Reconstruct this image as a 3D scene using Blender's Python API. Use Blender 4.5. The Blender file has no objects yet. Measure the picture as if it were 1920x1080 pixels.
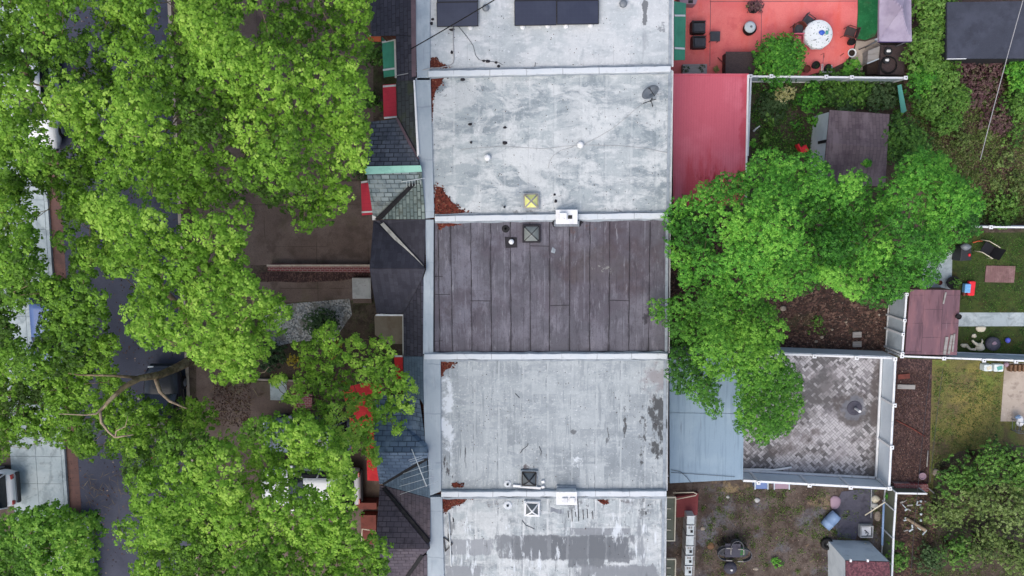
import bpy, math, random
import numpy as np
from mathutils import Vector, Matrix

random.seed(7)
scene = bpy.context.scene
COL = scene.collection

# ---------------------------------------------------------------- camera
CAM_H, FPX = 36.0, 1500.0
_d = Vector((0.0267, 0.1113, -1.0)).normalized()        # straight down, in camera axes
_zc = -_d
_yc = (Vector((0, 1, 0)) - _zc * _zc.y).normalized()
_xc = _yc.cross(_zc)
ROT = Matrix((_xc, _yc, _zc))
cam_data = bpy.data.cameras.new("camera")
cam_data.sensor_width = 36.0
cam_data.lens = 36.0 * FPX / 1920.0
cam_data.clip_start = 0.5
cam_data.clip_end = 1000.0
cam = bpy.data.objects.new("camera", cam_data)
COL.objects.link(cam)
cam.matrix_world = Matrix.Translation((0, 0, CAM_H)) @ ROT.to_4x4()
scene.camera = cam

# ---------------------------------------------------------------- daylight: bright overcast
SUN_EL, SUN_AZ = math.radians(62), math.radians(215)
world = bpy.data.worlds.new("World")
scene.world = world
world.use_nodes = True
wn = world.node_tree.nodes
wl = world.node_tree.links
sky = wn.new("ShaderNodeTexSky")
sky.sky_type = 'NISHITA'
sky.sun_disc = False
sky.sun_elevation = SUN_EL
sky.sun_rotation = SUN_AZ
sky.air_density = 1.0
sky.dust_density = 4.0
sky.ozone_density = 1.0
wl.new(sky.outputs[0], wn["Background"].inputs[0])
wn["Background"].inputs[1].default_value = 0.15
sun_d = bpy.data.lights.new("sun", 'SUN')
sun_d.energy = 1.1
sun_d.angle = math.radians(60)
sun_d.color = (1.0, 0.95, 0.87)
sun = bpy.data.objects.new("sun", sun_d)
COL.objects.link(sun)
sun.rotation_euler = (math.radians(90) - SUN_EL, 0, math.radians(180) - SUN_AZ)
scene.view_settings.view_transform = 'Standard'
scene.view_settings.look = 'None'
scene.view_settings.exposure = 0.42
scene.view_settings.gamma = 1.0

# ---------------------------------------------------------------- placing helpers
def W(px, py, z=0.0):
    """the point at height z that lies under photo position (px, py)"""
    v = Vector(((px - 960) / FPX, -(py - 540) / FPX, -1.0))
    D = ROT @ v
    t = (z - CAM_H) / D.z
    return Vector((D.x * t, D.y * t, z))

def L(pts, z=0.0):
    return [W(p[0], p[1], p[2] if len(p) > 2 else z) for p in pts]

def s2l(c):
    c = c / 255.0
    return c / 12.92 if c <= 0.04045 else ((c + 0.055) / 1.055) ** 2.4

def S(r, g, b, k=1.0):
    return (min(s2l(r) * k, .9), min(s2l(g) * k, .9), min(s2l(b) * k, .9), 1.0)

# ---------------------------------------------------------------- materials
MATS = {}
_seed = [0]
def M(name, base, layers=(), rough=.85, bump=None, metal=0.0, spec=.3, emit=None, alpha=None):
    m = bpy.data.materials.new(name)
    m.use_nodes = True
    nt = m.node_tree
    N, K = nt.nodes, nt.links
    b = N["Principled BSDF"]
    b.inputs["Roughness"].default_value = rough
    b.inputs["Metallic"].default_value = metal
    b.inputs["Specular IOR Level"].default_value = spec
    geo = N.new("ShaderNodeNewGeometry")
    def coords(stretch=(1, 1, 1), rot=0.0, off=None):
        _seed[0] += 1
        mp = N.new("ShaderNodeMapping")
        mp.vector_type = 'POINT'
        K.new(geo.outputs["Position"], mp.inputs["Vector"])
        mp.inputs["Scale"].default_value = stretch
        mp.inputs["Rotation"].default_value = (0, 0, rot)
        mp.inputs["Location"].default_value = off if off is not None else (_seed[0] * 3.71 % 40, _seed[0] * 7.13 % 40, _seed[0] * 1.7 % 9)
        return mp.outputs[0]
    def ramp(fac, lo, hi):
        r = N.new("ShaderNodeMapRange")
        r.interpolation_type = 'SMOOTHSTEP'
        K.new(fac, r.inputs[0])
        r.inputs[1].default_value = lo
        r.inputs[2].default_value = hi
        return r.outputs[0]
    def mul(a, k):
        x = N.new("ShaderNodeMath"); x.operation = 'MULTIPLY'
        K.new(a, x.inputs[0])
        if isinstance(k, (int, float)): x.inputs[1].default_value = k
        else: K.new(k, x.inputs[1])
        return x.outputs[0]
    def mixc(fac, a, c):
        x = N.new("ShaderNodeMix"); x.data_type = 'RGBA'
        K.new(fac, x.inputs[0])
        if isinstance(a, tuple): x.inputs[6].default_value = a
        else: K.new(a, x.inputs[6])
        if isinstance(c, tuple): x.inputs[7].default_value = c
        else: K.new(c, x.inputs[7])
        return x.outputs[2]
    cur = base
    for ly in layers:
        k = ly[0]
        o = ly[-1] if isinstance(ly[-1], dict) else {}
        if k == 'noise':                                  # colour, scale, lo, hi, amount
            _, c, sc, lo, hi, amt = ly[:6]
            n = N.new("ShaderNodeTexNoise")
            K.new(coords(o.get('st', (1, 1, 1)), o.get('rot', 0)), n.inputs["Vector"])
            n.inputs["Scale"].default_value = sc
            n.inputs["Detail"].default_value = o.get('det', 6)
            n.inputs["Roughness"].default_value = o.get('ro', .6)
            n.inputs["Distortion"].default_value = o.get('dist', 0)
            f = mul(ramp(n.outputs["Fac"], lo, hi), amt)
            if 'mask' in o:
                n2 = N.new("ShaderNodeTexNoise")
                K.new(coords(), n2.inputs["Vector"])
                n2.inputs["Scale"].default_value = o['mask'][0]
                f = mul(f, ramp(n2.outputs["Fac"], o['mask'][1], o['mask'][2]))
            cur = mixc(f, cur, c)
        elif k == 'vor':                                  # spots: colour, scale, radius lo, hi, amount
            _, c, sc, lo, hi, amt = ly[:6]
            n = N.new("ShaderNodeTexVoronoi")
            K.new(coords(o.get('st', (1, 1, 1))), n.inputs["Vector"])
            n.inputs["Scale"].default_value = sc
            f = mul(ramp(n.outputs["Distance"], hi, lo), amt)
            if 'mask' in o:
                n2 = N.new("ShaderNodeTexNoise")
                K.new(coords(), n2.inputs["Vector"])
                n2.inputs["Scale"].default_value = o['mask'][0]
                f = mul(f, ramp(n2.outputs["Fac"], o['mask'][1], o['mask'][2]))
            cur = mixc(f, cur, c)
        elif k == 'cell':                                 # random flakes: list of colours, scale, amount
            _, cs, sc, amt = ly[:4]
            n = N.new("ShaderNodeTexVoronoi")
            K.new(coords(o.get('st', (1, 1, 1)), o.get('rot', 0)), n.inputs["Vector"])
            n.inputs["Scale"].default_value = sc
            sep = N.new("ShaderNodeSeparateColor")
            K.new(n.outputs["Color"], sep.inputs[0])
            r = N.new("ShaderNodeValToRGB")
            r.color_ramp.interpolation = 'CONSTANT'
            e = r.color_ramp.elements
            while len(e) < len(cs): e.new(.5)
            for i, c in enumerate(cs):
                e[i].position = i / len(cs); e[i].color = c
            K.new(sep.outputs[0], r.inputs[0])
            a = N.new("ShaderNodeMath"); a.operation = 'MULTIPLY'
            a.inputs[0].default_value = amt; a.inputs[1].default_value = 1.0
            f = a.outputs[0]
            if 'mask' in o:
                n2 = N.new("ShaderNodeTexNoise")
                K.new(coords(), n2.inputs["Vector"])
                n2.inputs["Scale"].default_value = o['mask'][0]
                f = mul(ramp(n2.outputs["Fac"], o['mask'][1], o['mask'][2]), amt)
            cur = mixc(f, cur, r.outputs[0])
        elif k == 'brick':                                # c1, c2, mortar, width, height, joint, rot, amount
            _, c1, c2, cm, w, h, j, rot, amt = ly[:9]
            n = N.new("ShaderNodeTexBrick")
            K.new(coords((1, 1, 1), rot, (0.13, .07, 0)), n.inputs["Vector"])
            n.inputs["Scale"].default_value = 1.0
            n.inputs["Brick Width"].default_value = w
            n.inputs["Row Height"].default_value = h
            n.inputs["Mortar Size"].default_value = j
            n.inputs["Mortar Smooth"].default_value = .3
            n.inputs["Bias"].default_value = o.get('bias', 0)
            n.inputs["Color1"].default_value = c1
            n.inputs["Color2"].default_value = c2
            n.inputs["Mortar"].default_value = cm
            a = N.new("ShaderNodeMath"); a.operation = 'MULTIPLY'
            a.inputs[0].default_value = amt; a.inputs[1].default_value = 1.0
            f = a.outputs[0]
            if 'mask' in o:
                n2 = N.new("ShaderNodeTexNoise")
                K.new(coords(), n2.inputs["Vector"])
                n2.inputs["Scale"].default_value = o['mask'][0]
                f = mul(ramp(n2.outputs["Fac"], o['mask'][1], o['mask'][2]), amt)
            cur = mixc(f, cur, n.outputs["Color"])
        elif k == 'zone':                                 # a stain with its own place: colour, centre, radii, noise scale, lo, hi, amount
            _, c, ctr, rad, sc, lo, hi, amt = ly[:8]
            sp = N.new("ShaderNodeSeparateXYZ"); K.new(geo.outputs["Position"], sp.inputs[0])
            sq = []
            for ax in (0, 1):
                a = N.new("ShaderNodeMath"); a.operation = 'SUBTRACT'; K.new(sp.outputs[ax], a.inputs[0]); a.inputs[1].default_value = ctr[ax]
                d = N.new("ShaderNodeMath"); d.operation = 'DIVIDE'; K.new(a.outputs[0], d.inputs[0]); d.inputs[1].default_value = rad[ax]
                p = N.new("ShaderNodeMath"); p.operation = 'MULTIPLY'; K.new(d.outputs[0], p.inputs[0]); K.new(d.outputs[0], p.inputs[1]); sq.append(p.outputs[0])
            ad = N.new("ShaderNodeMath"); ad.operation = 'MAXIMUM' if o.get('box') else 'ADD'; K.new(sq[0], ad.inputs[0]); K.new(sq[1], ad.inputs[1])
            n = N.new("ShaderNodeTexNoise"); K.new(coords(o.get('st', (1, 1, 1))), n.inputs["Vector"])
            n.inputs["Scale"].default_value = sc; n.inputs["Detail"].default_value = 6; n.inputs["Roughness"].default_value = .66
            ma = N.new("ShaderNodeMath"); ma.operation = 'MULTIPLY_ADD'; K.new(ad.outputs[0], ma.inputs[0]); ma.inputs[1].default_value = -.5 if o.get('box') else -.16; K.new(n.outputs["Fac"], ma.inputs[2])
            cur = mixc(mul(ramp(ma.outputs[0], lo, hi), amt), cur, c)
        elif k == 'weave':                                # basket-laid blocks: light, dark, joint, block length, rot, threshold noise
            _, c1, c2, cm, bl, rot, nsc = ly[:7]
            vec = coords((1, 1, 1), rot, (.05, .03, 0))
            vals = []
            for bw, bh in ((bl, bl / 2), (bl / 2, bl)):
                n = N.new("ShaderNodeTexBrick"); n.offset = 0.0; n.squash = 1.0
                K.new(vec, n.inputs["Vector"])
                n.inputs["Scale"].default_value = 1.0; n.inputs["Brick Width"].default_value = bw; n.inputs["Row Height"].default_value = bh
                n.inputs["Mortar Size"].default_value = .006; n.inputs["Mortar Smooth"].default_value = .4
                n.inputs["Color1"].default_value = (0, 0, 0, 1); n.inputs["Color2"].default_value = (1, 1, 1, 1); n.inputs["Mortar"].default_value = (0, 0, 0, 1)
                vals.append(n)
            ck = N.new("ShaderNodeTexChecker"); K.new(vec, ck.inputs["Vector"]); ck.inputs["Scale"].default_value = 1 / bl
            val = mixc(ck.outputs["Fac"], vals[0].outputs["Color"], vals[1].outputs["Color"])
            mo = mixc(ck.outputs["Fac"], vals[0].outputs["Fac"], vals[1].outputs["Fac"])
            n2 = N.new("ShaderNodeTexNoise"); K.new(coords(), n2.inputs["Vector"]); n2.inputs["Scale"].default_value = nsc; n2.inputs["Detail"].default_value = 4
            ad = N.new("ShaderNodeMath"); ad.operation = 'MULTIPLY_ADD'; K.new(n2.outputs["Fac"], ad.inputs[0]); ad.inputs[1].default_value = 3.0; K.new(val, ad.inputs[2])
            cur = mixc(ramp(ad.outputs[0], 1.6, 2.4), c2, c1)
            cur = mixc(mo, cur, cm)
        elif k == 'lines':                                # colour, axis, period, width share, amount, offset
            _, c, ax, per, wd, amt, off = ly[:7]
            wob = N.new("ShaderNodeTexNoise")
            K.new(coords(), wob.inputs["Vector"]); wob.inputs["Scale"].default_value = 1.3
            sp = N.new("ShaderNodeSeparateXYZ")
            K.new(geo.outputs["Position"], sp.inputs[0])
            add = N.new("ShaderNodeMath"); add.operation = 'MULTIPLY_ADD'
            K.new(wob.outputs["Fac"], add.inputs[0]); add.inputs[1].default_value = o.get('wob', .06)
            K.new(sp.outputs[ax], add.inputs[2])
            sub = N.new("ShaderNodeMath"); sub.operation = 'ADD'
            K.new(add.outputs[0], sub.inputs[0]); sub.inputs[1].default_value = off
            dv = N.new("ShaderNodeMath"); dv.operation = 'DIVIDE'
            K.new(sub.outputs[0], dv.inputs[0]); dv.inputs[1].default_value = per
            fr = N.new("ShaderNodeMath"); fr.operation = 'FRACT'
            K.new(dv.outputs[0], fr.inputs[0])
            pp = N.new("ShaderNodeMath"); pp.operation = 'PINGPONG'
            K.new(fr.outputs[0], pp.inputs[0]); pp.inputs[1].default_value = .5
            n2 = N.new("ShaderNodeTexNoise")
            K.new(coords(), n2.inputs["Vector"]); n2.inputs["Scale"].default_value = o.get('msc', 1.5)
            f = mul(ramp(pp.outputs[0], wd, wd * .35), mul(ramp(n2.outputs["Fac"], o.get('mlo', .35), o.get('mhi', .6)), amt))
            cur = mixc(f, cur, c)
    if isinstance(cur, tuple): b.inputs["Base Color"].default_value = cur
    else: K.new(cur, b.inputs["Base Color"])
    if bump:
        n = N.new("ShaderNodeTexNoise")
        K.new(coords(), n.inputs["Vector"]); n.inputs["Scale"].default_value = bump[0]
        n.inputs["Detail"].default_value = 5
        bp = N.new("ShaderNodeBump")
        bp.inputs["Strength"].default_value = bump[1]
        bp.inputs["Distance"].default_value = bump[2] if len(bump) > 2 else .03
        K.new(n.outputs["Fac"], bp.inputs["Height"])
        K.new(bp.outputs[0], b.inputs["Normal"])
    if emit:
        b.inputs["Emission Color"].default_value = emit; b.inputs["Emission Strength"].default_value = 1
    MATS[name] = m
    return m

def leaf_mat(name, stops, transl=.35, rough=.55):
    m = bpy.data.materials.new(name)
    m.use_nodes = True
    nt = m.node_tree; N, K = nt.nodes, nt.links
    b = N["Principled BSDF"]
    at = N.new("ShaderNodeAttribute"); at.attribute_name = "tone"
    r = N.new("ShaderNodeValToRGB")
    e = r.color_ramp.elements
    while len(e) < len(stops): e.new(.5)
    for i, c in enumerate(stops):
        e[i].position = i / (len(stops) - 1); e[i].color = c
    K.new(at.outputs["Fac"], r.inputs[0])
    K.new(r.outputs[0], b.inputs["Base Color"])
    b.inputs["Roughness"].default_value = rough
    b.inputs["Specular IOR Level"].default_value = .25
    t = N.new("ShaderNodeBsdfTranslucent")
    K.new(r.outputs[0], t.inputs[0])
    mx = N.new("ShaderNodeMixShader"); mx.inputs[0].default_value = transl
    K.new(b.outputs[0], mx.inputs[1]); K.new(t.outputs[0], mx.inputs[2])
    K.new(mx.outputs[0], N["Material Output"].inputs[0])
    MATS[name] = m
    return m

# ---------------------------------------------------------------- mesh collecting
class MB:
    def __init__(s): s.v = []; s.f = []; s.smooth = False
    def poly(s, pts):
        i = len(s.v); s.v += [tuple(p) for p in pts]; s.f.append(tuple(range(i, i + len(pts)))); return s
    def prism(s, top, zb):
        """top: 3-D points of the upper face; straight sides down to height zb"""
        n = len(top)
        ar = sum(top[i][0] * top[(i + 1) % n][1] - top[(i + 1) % n][0] * top[i][1] for i in range(n))
        if ar < 0: top = list(reversed(top))
        i = len(s.v)
        s.v += [tuple(p) for p in top] + [(p[0], p[1], zb) for p in top]
        s.f.append(tuple(range(i, i + n)))
        s.f.append(tuple(reversed(range(i + n, i + 2 * n))))
        for k in range(n):
            j = (k + 1) % n
            s.f.append((i + k, i + n + k, i + n + j, i + j))
        return s
    def shell(s, top, th):
        """a sheet of thickness th (kept below the points of its upper face)"""
        n = len(top)
        ar = sum(top[i][0] * top[(i + 1) % n][1] - top[(i + 1) % n][0] * top[i][1] for i in range(n))
        if ar < 0: top = list(reversed(top))
        i = len(s.v)
        s.v += [tuple(p) for p in top] + [(p[0], p[1], p[2] - th) for p in top]
        s.f.append(tuple(range(i, i + n)))
        s.f.append(tuple(reversed(range(i + n, i + 2 * n))))
        for k in range(n):
            j = (k + 1) % n
            s.f.append((i + k, i + n + k, i + n + j, i + j))
        return s
    def box(s, c, size, rz=0.0, tilt=None):
        """c = centre of the underside"""
        sx, sy, sz = size[0] / 2, size[1] / 2, size[2]
        R = Matrix.Rotation(rz, 3, 'Z')
        if tilt: R = R @ Matrix.Rotation(tilt[1], 3, tilt[0])
        i = len(s.v)
        for z in (0, sz):
            for x, y in ((-sx, -sy), (sx, -sy), (sx, sy), (-sx, sy)):
                s.v.append(tuple(Vector(c) + R @ Vector((x, y, z))))
        s.f += [(i, i + 3, i + 2, i + 1), (i + 4, i + 5, i + 6, i + 7), (i, i + 1, i + 5, i + 4), (i + 1, i + 2, i + 6, i + 5), (i + 2, i + 3, i + 7, i + 6), (i + 3, i, i + 4, i + 7)]
        return s
    def bar(s, p0, p1, w, h):
        """a beam with its top edge along p0-p1"""
        p0, p1 = Vector(p0), Vector(p1)
        d = (p1 - p0); d2 = Vector((d.x, d.y, 0))
        n = Vector((-d2.y, d2.x, 0)).normalized() * (w / 2) if d2.length > 1e-6 else Vector((w / 2, 0, 0))
        i = len(s.v)
        for p in (p0, p1):
            for q in (n, -n):
                s.v.append(tuple(p + q)); s.v.append(tuple(p + q - Vector((0, 0, h))))
        s.f += [(i, i + 4, i + 6, i + 2), (i + 1, i + 3, i + 7, i + 5), (i, i + 1, i + 5, i + 4), (i + 2, i + 6, i + 7, i + 3), (i, i + 2, i + 3, i + 1), (i + 4, i + 5, i + 7, i + 6)]
        return s
    def tube(s, pts, r, n=6):
        s.smooth = True
        pts = [Vector(p) for p in pts]
        rs = r if isinstance(r, (list, tuple)) else [r] * len(pts)
        i0 = len(s.v)
        up = None
        for k, p in enumerate(pts):
            a = pts[max(k - 1, 0)]; b = pts[min(k + 1, len(pts) - 1)]
            t = (b - a).normalized() if (b - a).length > 1e-9 else Vector((0, 0, 1))
            if up is None:
                up = Vector((0, 0, 1)) if abs(t.z) < .9 else Vector((1, 0, 0))
            u = t.cross(up)
            if u.length < 1e-4: u = t.cross(Vector((0, 1, 0)))
            u.normalize(); w = u.cross(t)
            up = w
            for j in range(n):
                an = 2 * math.pi * j / n
                s.v.append(tuple(p + (u * math.cos(an) + w * math.sin(an)) * rs[k]))
        for k in range(len(pts) - 1):
            for j in range(n):
                a = i0 + k * n + j; b = i0 + k * n + (j + 1) % n
                s.f.append((a, b, b + n, a + n))
        s.f.append(tuple(reversed(range(i0, i0 + n))))
        e = i0 + (len(pts) - 1) * n
        s.f.append(tuple(range(e, e + n)))
        return s
    def lathe(s, c, prof, n=16):
        """prof: (radius, height) pairs from the bottom up"""
        i0 = len(s.v)
        for r, z in prof:
            for j in range(n):
                an = 2 * math.pi * j / n
                s.v.append((c[0] + r * math.cos(an), c[1] + r * math.sin(an), c[2] + z))
        for k in range(len(prof) - 1):
            for j in range(n):
                a = i0 + k * n + j; b = i0 + k * n + (j + 1) % n
                s.f.append((a, b, b + n, a + n))
        s.f.append(tuple(reversed(range(i0, i0 + n))))
        e = i0 + (len(prof) - 1) * n
        s.f.append(tuple(range(e, e + n)))
        return s
    def lump(s, c, r, seed=0, amp=.15, n=8):
        rnd = random.Random(seed)
        i0 = len(s.v)
        ph = [rnd.uniform(0, 6.28) for _ in range(6)]
        for a in range(n + 1):
            th = math.pi * a / n
            for j in range(2 * n):
                an = math.pi * j / n
                d = Vector((math.sin(th) * math.cos(an), math.sin(th) * math.sin(an), math.cos(th)))
                k = 1 + amp * (math.sin(3 * d.x + ph[0]) + math.sin(4 * d.y + ph[1]) + math.sin(3.5 * d.z + ph[2])) / 2
                s.v.append((c[0] + d.x * r[0] * k, c[1] + d.y * r[1] * k, c[2] + d.z * r[2] * k))
        for a in range(n):
            for j in range(2 * n):
                p = i0 + a * 2 * n + j; q = i0 + a * 2 * n + (j + 1) % (2 * n)
                s.f.append((p, p + 2 * n, q + 2 * n, q))
        s.smooth = True
        return s
    def build(s, name, mat, parent=None, bevel=0.0, smooth=None, label=None):
        me = bpy.data.meshes.new(name)
        off = Vector((0, 0, 0))
        q = parent
        while q is not None:
            off += Vector(q.location); q = q.parent
        if parent is None and s.v:
            xs = [v[0] for v in s.v]; ys = [v[1] for v in s.v]; zs = [v[2] for v in s.v]
            off = Vector(((min(xs) + max(xs)) / 2, (min(ys) + max(ys)) / 2, min(zs)))
        me.from_pydata([(v[0] - off.x, v[1] - off.y, v[2] - off.z) for v in s.v], [], s.f)
        me.materials.append(MATS[mat] if isinstance(mat, str) else mat)
        if (s.smooth if smooth is None else smooth):
            me.polygons.foreach_set("use_smooth", [True] * len(me.polygons))
        me.update()
        o = bpy.data.objects.new(name, me)
        COL.objects.link(o)
        if parent is not None: o.parent = parent
        else: o.location = off
        if bevel:
            bv = o.modifiers.new("bevel", 'BEVEL'); bv.width = bevel; bv.segments = 2; bv.limit_method = 'ANGLE'
        if label: o['label'] = label
        return o

def tag(o, label, cat, group=None, kind=None):
    o['label'] = label
    if cat: o['category'] = cat
    if group: o['group'] = group
    if kind: o['kind'] = kind
    return o

def thing(name, loc, label, cat, group=None):
    o = bpy.data.objects.new(name, None)
    o.empty_display_size = .2
    COL.objects.link(o)
    o.location = loc
    return tag(o, label, cat, group)

def struct(name, mb, mat, label=None):
    o = mb.build(name, mat)
    o['kind'] = 'structure'
    if label: o['label'] = label
    return o

def inpoly(px, py, poly):
    px = np.asarray(px, float); py = np.asarray(py, float)
    ins = np.zeros(px.shape, bool)
    n = len(poly)
    for i in range(n):
        x0, y0 = poly[i][0], poly[i][1]; x1, y1 = poly[(i + 1) % n][0], poly[(i + 1) % n][1]
        c = ((y0 > py) != (y1 > py)) & (px < (x1 - x0) * (py - y0) / ((y1 - y0) or 1e-9) + x0)
        ins ^= c
    return ins

def Wn(px, py, z):
    """W for arrays"""
    v = np.stack([(px - 960) / FPX, -(py - 540) / FPX, -np.ones_like(px)], -1)
    D = v @ np.array(ROT).T
    t = (z - CAM_H) / D[:, 2]
    return np.stack([D[:, 0] * t, D[:, 1] * t, z * np.ones_like(px)], -1)

# ---------------------------------------------------------------- leaves
def leaf_obj(name, C, Nn, U, size, tone, mat, parent=None, wide=.42, fold=.12):
    """one kite-shaped, slightly folded leaf per centre"""
    n = len(C)
    Nn = Nn / (np.linalg.norm(Nn, axis=1, keepdims=True) + 1e-9)
    U = U - Nn * np.sum(U * Nn, 1, keepdims=True)
    U = U / (np.linalg.norm(U, axis=1, keepdims=True) + 1e-9)
    V = np.cross(Nn, U)
    s = size[:, None]
    q = np.empty((n, 4, 3))
    q[:, 0] = C - U * s * .5
    q[:, 1] = C + V * s * wide - Nn * s * fold + U * s * .05
    q[:, 2] = C + U * s * .55 - Nn * s * .06
    q[:, 3] = C - V * s * wide - Nn * s * fold + U * s * .05
    off = Vector((0, 0, 0)); p = parent
    while p is not None: off += Vector(p.location); p = p.parent
    ctr = q.reshape(-1, 3).mean(0) if parent is None else np.array(off)
    if parent is None: ctr[2] = 0
    co = (q.reshape(-1, 3) - ctr).astype(np.float32)
    me = bpy.data.meshes.new(name)
    me.vertices.add(n * 4); me.vertices.foreach_set("co", co.ravel())
    me.loops.add(n * 4); me.loops.foreach_set("vertex_index", np.arange(n * 4, dtype=np.int32))
    me.polygons.add(n)
    me.polygons.foreach_set("loop_start", np.arange(0, n * 4, 4, dtype=np.int32))
    me.polygons.foreach_set("loop_total", np.full(n, 4, np.int32))
    a = me.attributes.new("tone", 'FLOAT', 'POINT')
    a.data.foreach_set("value", np.repeat(np.clip(tone, 0, 1), 4).astype(np.float32))
    me.materials.append(MATS[mat])
    me.update(calc_edges=True)
    o = bpy.data.objects.new(name, me)
    COL.objects.link(o)
    if parent is not None: o.parent = parent
    else: o.location = ctr
    return o

def sprigs(P, Nn, k, size, spread, rng, tone, jit=.26):
    """a rosette of k leaves at every point P (normal Nn)"""
    m = len(P)
    Nn = Nn / (np.linalg.norm(Nn, axis=1, keepdims=True) + 1e-9)
    ref = rng.normal(size=(m, 3))
    T = np.cross(Nn, ref); T /= np.linalg.norm(T, axis=1, keepdims=True) + 1e-9
    B = np.cross(Nn, T)
    Cs, Ns, Us, Ss, Ts = [], [], [], [], []
    for i in range(k):
        an = 2 * math.pi * i / k + rng.uniform(-.5, .5, m)
        rad = T * np.cos(an)[:, None] + B * np.sin(an)[:, None]
        rr = spread * rng.uniform(.35, 1.0, m)[:, None]
        Cs.append(P + rad * rr + Nn * rng.normal(0, .25 * spread, m)[:, None])
        Ns.append(Nn + rad * .4 + rng.normal(0, jit, (m, 3)))
        Us.append(rad + rng.normal(0, .25, (m, 3)))
        Ss.append(size * rng.uniform(.5, 1.35, m))
        Ts.append(tone + rng.normal(0, .07, m))
    return np.concatenate(Cs), np.concatenate(Ns), np.concatenate(Us), np.concatenate(Ss), np.concatenate(Ts)

def blob_leaves(B, R, rng, dens, k, size, tone, flat=.75, lowcut=-.35, spread=None):
    """leaf rosettes over the upper skin of blobs B (n,3) with radii R"""
    P, Nn, T = [], [], []
    for c, r, t in zip(B, R, tone):
        m = max(6, int(dens * r * r))
        d = rng.normal(size=(m * 2, 3)); d /= np.linalg.norm(d, axis=1, keepdims=True)
        d = d[d[:, 2] > lowcut][:m]
        rr = r * rng.uniform(.62, 1.08, len(d))
        p = c + d * rr[:, None] * np.array([1, 1, flat])
        P.append(p); Nn.append(d + np.array([0, 0, 1.0])); T.append(np.full(len(d), t) + rng.normal(0, .13, len(d)) + .10 * (rr / r - .85) + .07 * d[:, 2])  # outer and upward leaves toned lighter: light put into the leaf colour
    P = np.concatenate(P); Nn = np.concatenate(Nn); T = np.concatenate(T)
    return sprigs(P, Nn, k, size, spread or size * .75, rng, T)

def limbs(mb, base, fork, targets, rng, r0, rtip=.012, n=6):
    """trunk from base to fork, then limbs that branch out to the blob centres"""
    base, fork = Vector(base), Vector(fork)
    mid = (base + fork) / 2 + Vector((rng.normal() * .12, rng.normal() * .12, 0))
    mb.tube([base - Vector((0, 0, .05)), base + Vector((0, 0, .3)), mid, fork], [r0 * 1.5, r0 * 1.1, r0 * .95, r0 * .85], n=10)
    nodes = [(fork, r0 * .8, 0.0)]
    order = sorted(range(len(targets)), key=lambda i: (Vector(targets[i]) - fork).length)
    for i in order:
        t = Vector(targets[i])
        best, bc = None, 1e9
        for nd in nodes:
            c = (t - nd[0]).length + .35 * nd[2] + (2 if nd[0].z > t.z + .4 else 0)
            if c < bc: bc, best = c, nd
        a = best[0]; ln = (t - a).length
        if ln < .05: continue
        r1 = max(rtip, min(best[1] * .72, .02 + .03 * ln))
        pm = a.lerp(t, .5) + Vector((rng.normal() * .1 * ln, rng.normal() * .1 * ln, -.12 * ln + rng.normal() * .05))
        r2 = max(rtip, r1 * .6)
        mb.tube([a, pm, t], [r1, (r1 + r2) / 2, r2], n=n)
        nodes.append((pm, (r1 + r2) / 2, best[2] + ln * .5)); nodes.append((t, r2, best[2] + ln))

def sample_blobs(poly, gaps, ztop, centre, Rm, drop, rng, spacing, rlo, rhi, layers=3, znoise=.25, bough=1.5, relief=.75):
    """blob centres filling a crown outline: a dome broken into billowing boughs, with looser lower layers"""
    xs = [p[0] for p in poly]; ys = [p[1] for p in poly]
    out, rad, lay, ton = [], [], [], []
    cw = np.array(W(centre[0], centre[1], ztop))[:2]
    bp = Wn(rng.uniform(min(xs), max(xs), 900), rng.uniform(min(ys), max(ys), 900), np.full(900, ztop - 1))[:, :2]
    keep = []
    for p in bp:
        if all(np.hypot(*(p - q)) > bough * .85 for q in keep): keep.append(p)
    bc = np.array(keep); bz = rng.normal(0, relief * .8, len(bc)); bt = rng.normal(0, .15, len(bc)) + bz * .09  # higher boughs get a lighter leaf colour, as if better lit
    for ly in range(layers):
        n = int(3200 * max(1, (.5 / spacing) ** 2))
        px = rng.uniform(min(xs), max(xs), n); py = rng.uniform(min(ys), max(ys), n)
        w0 = Wn(px, py, np.full(n, ztop - 1.2 * ly))
        d = np.hypot(w0[:, 0] - cw[0], w0[:, 1] - cw[1]) / Rm
        db = np.hypot(w0[:, 0][:, None] - bc[:, 0], w0[:, 1][:, None] - bc[:, 1]); ib = db.argmin(1); dm = db.min(1) / bough
        z = ztop - drop * np.minimum(d, 1.3) ** 2 - ly * (1.15 + rng.uniform(0, .9, n)) + rng.normal(0, znoise, n) + bz[ib] - relief * 1.5 * np.minimum(dm, 1) ** 2
        z = np.maximum(z, 1.6)
        w = Wn(px, py, z)
        r = rng.uniform(rlo, rhi, n) * (1.0 - .25 * (d > .75) * rng.uniform(0, 1, n))
        rp = r / (CAM_H - z) * FPX
        ok = np.ones(n, bool)
        for an in np.arange(0, 6.28, .785):
            ok &= inpoly(px + np.cos(an) * rp * .68, py + np.sin(an) * rp * .68, poly)
            for g in gaps: ok &= ~inpoly(px + np.cos(an) * rp * .5, py + np.sin(an) * rp * .5, g)
        for g in gaps: ok &= ~inpoly(px, py, g)
        cur = np.zeros((0, 2))
        for i in np.nonzero(ok)[0]:
            p = w[i]
            if len(cur) == 0 or ((cur - p[:2]) ** 2).sum(1).min() > (spacing * (1 + .2 * ly)) ** 2:
                cur = np.vstack([cur, p[:2]]); out.append(p); rad.append(r[i]); lay.append(ly); ton.append(bt[ib[i]])
    return np.array(out), np.array(rad), np.array(lay), np.array(ton)

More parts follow.
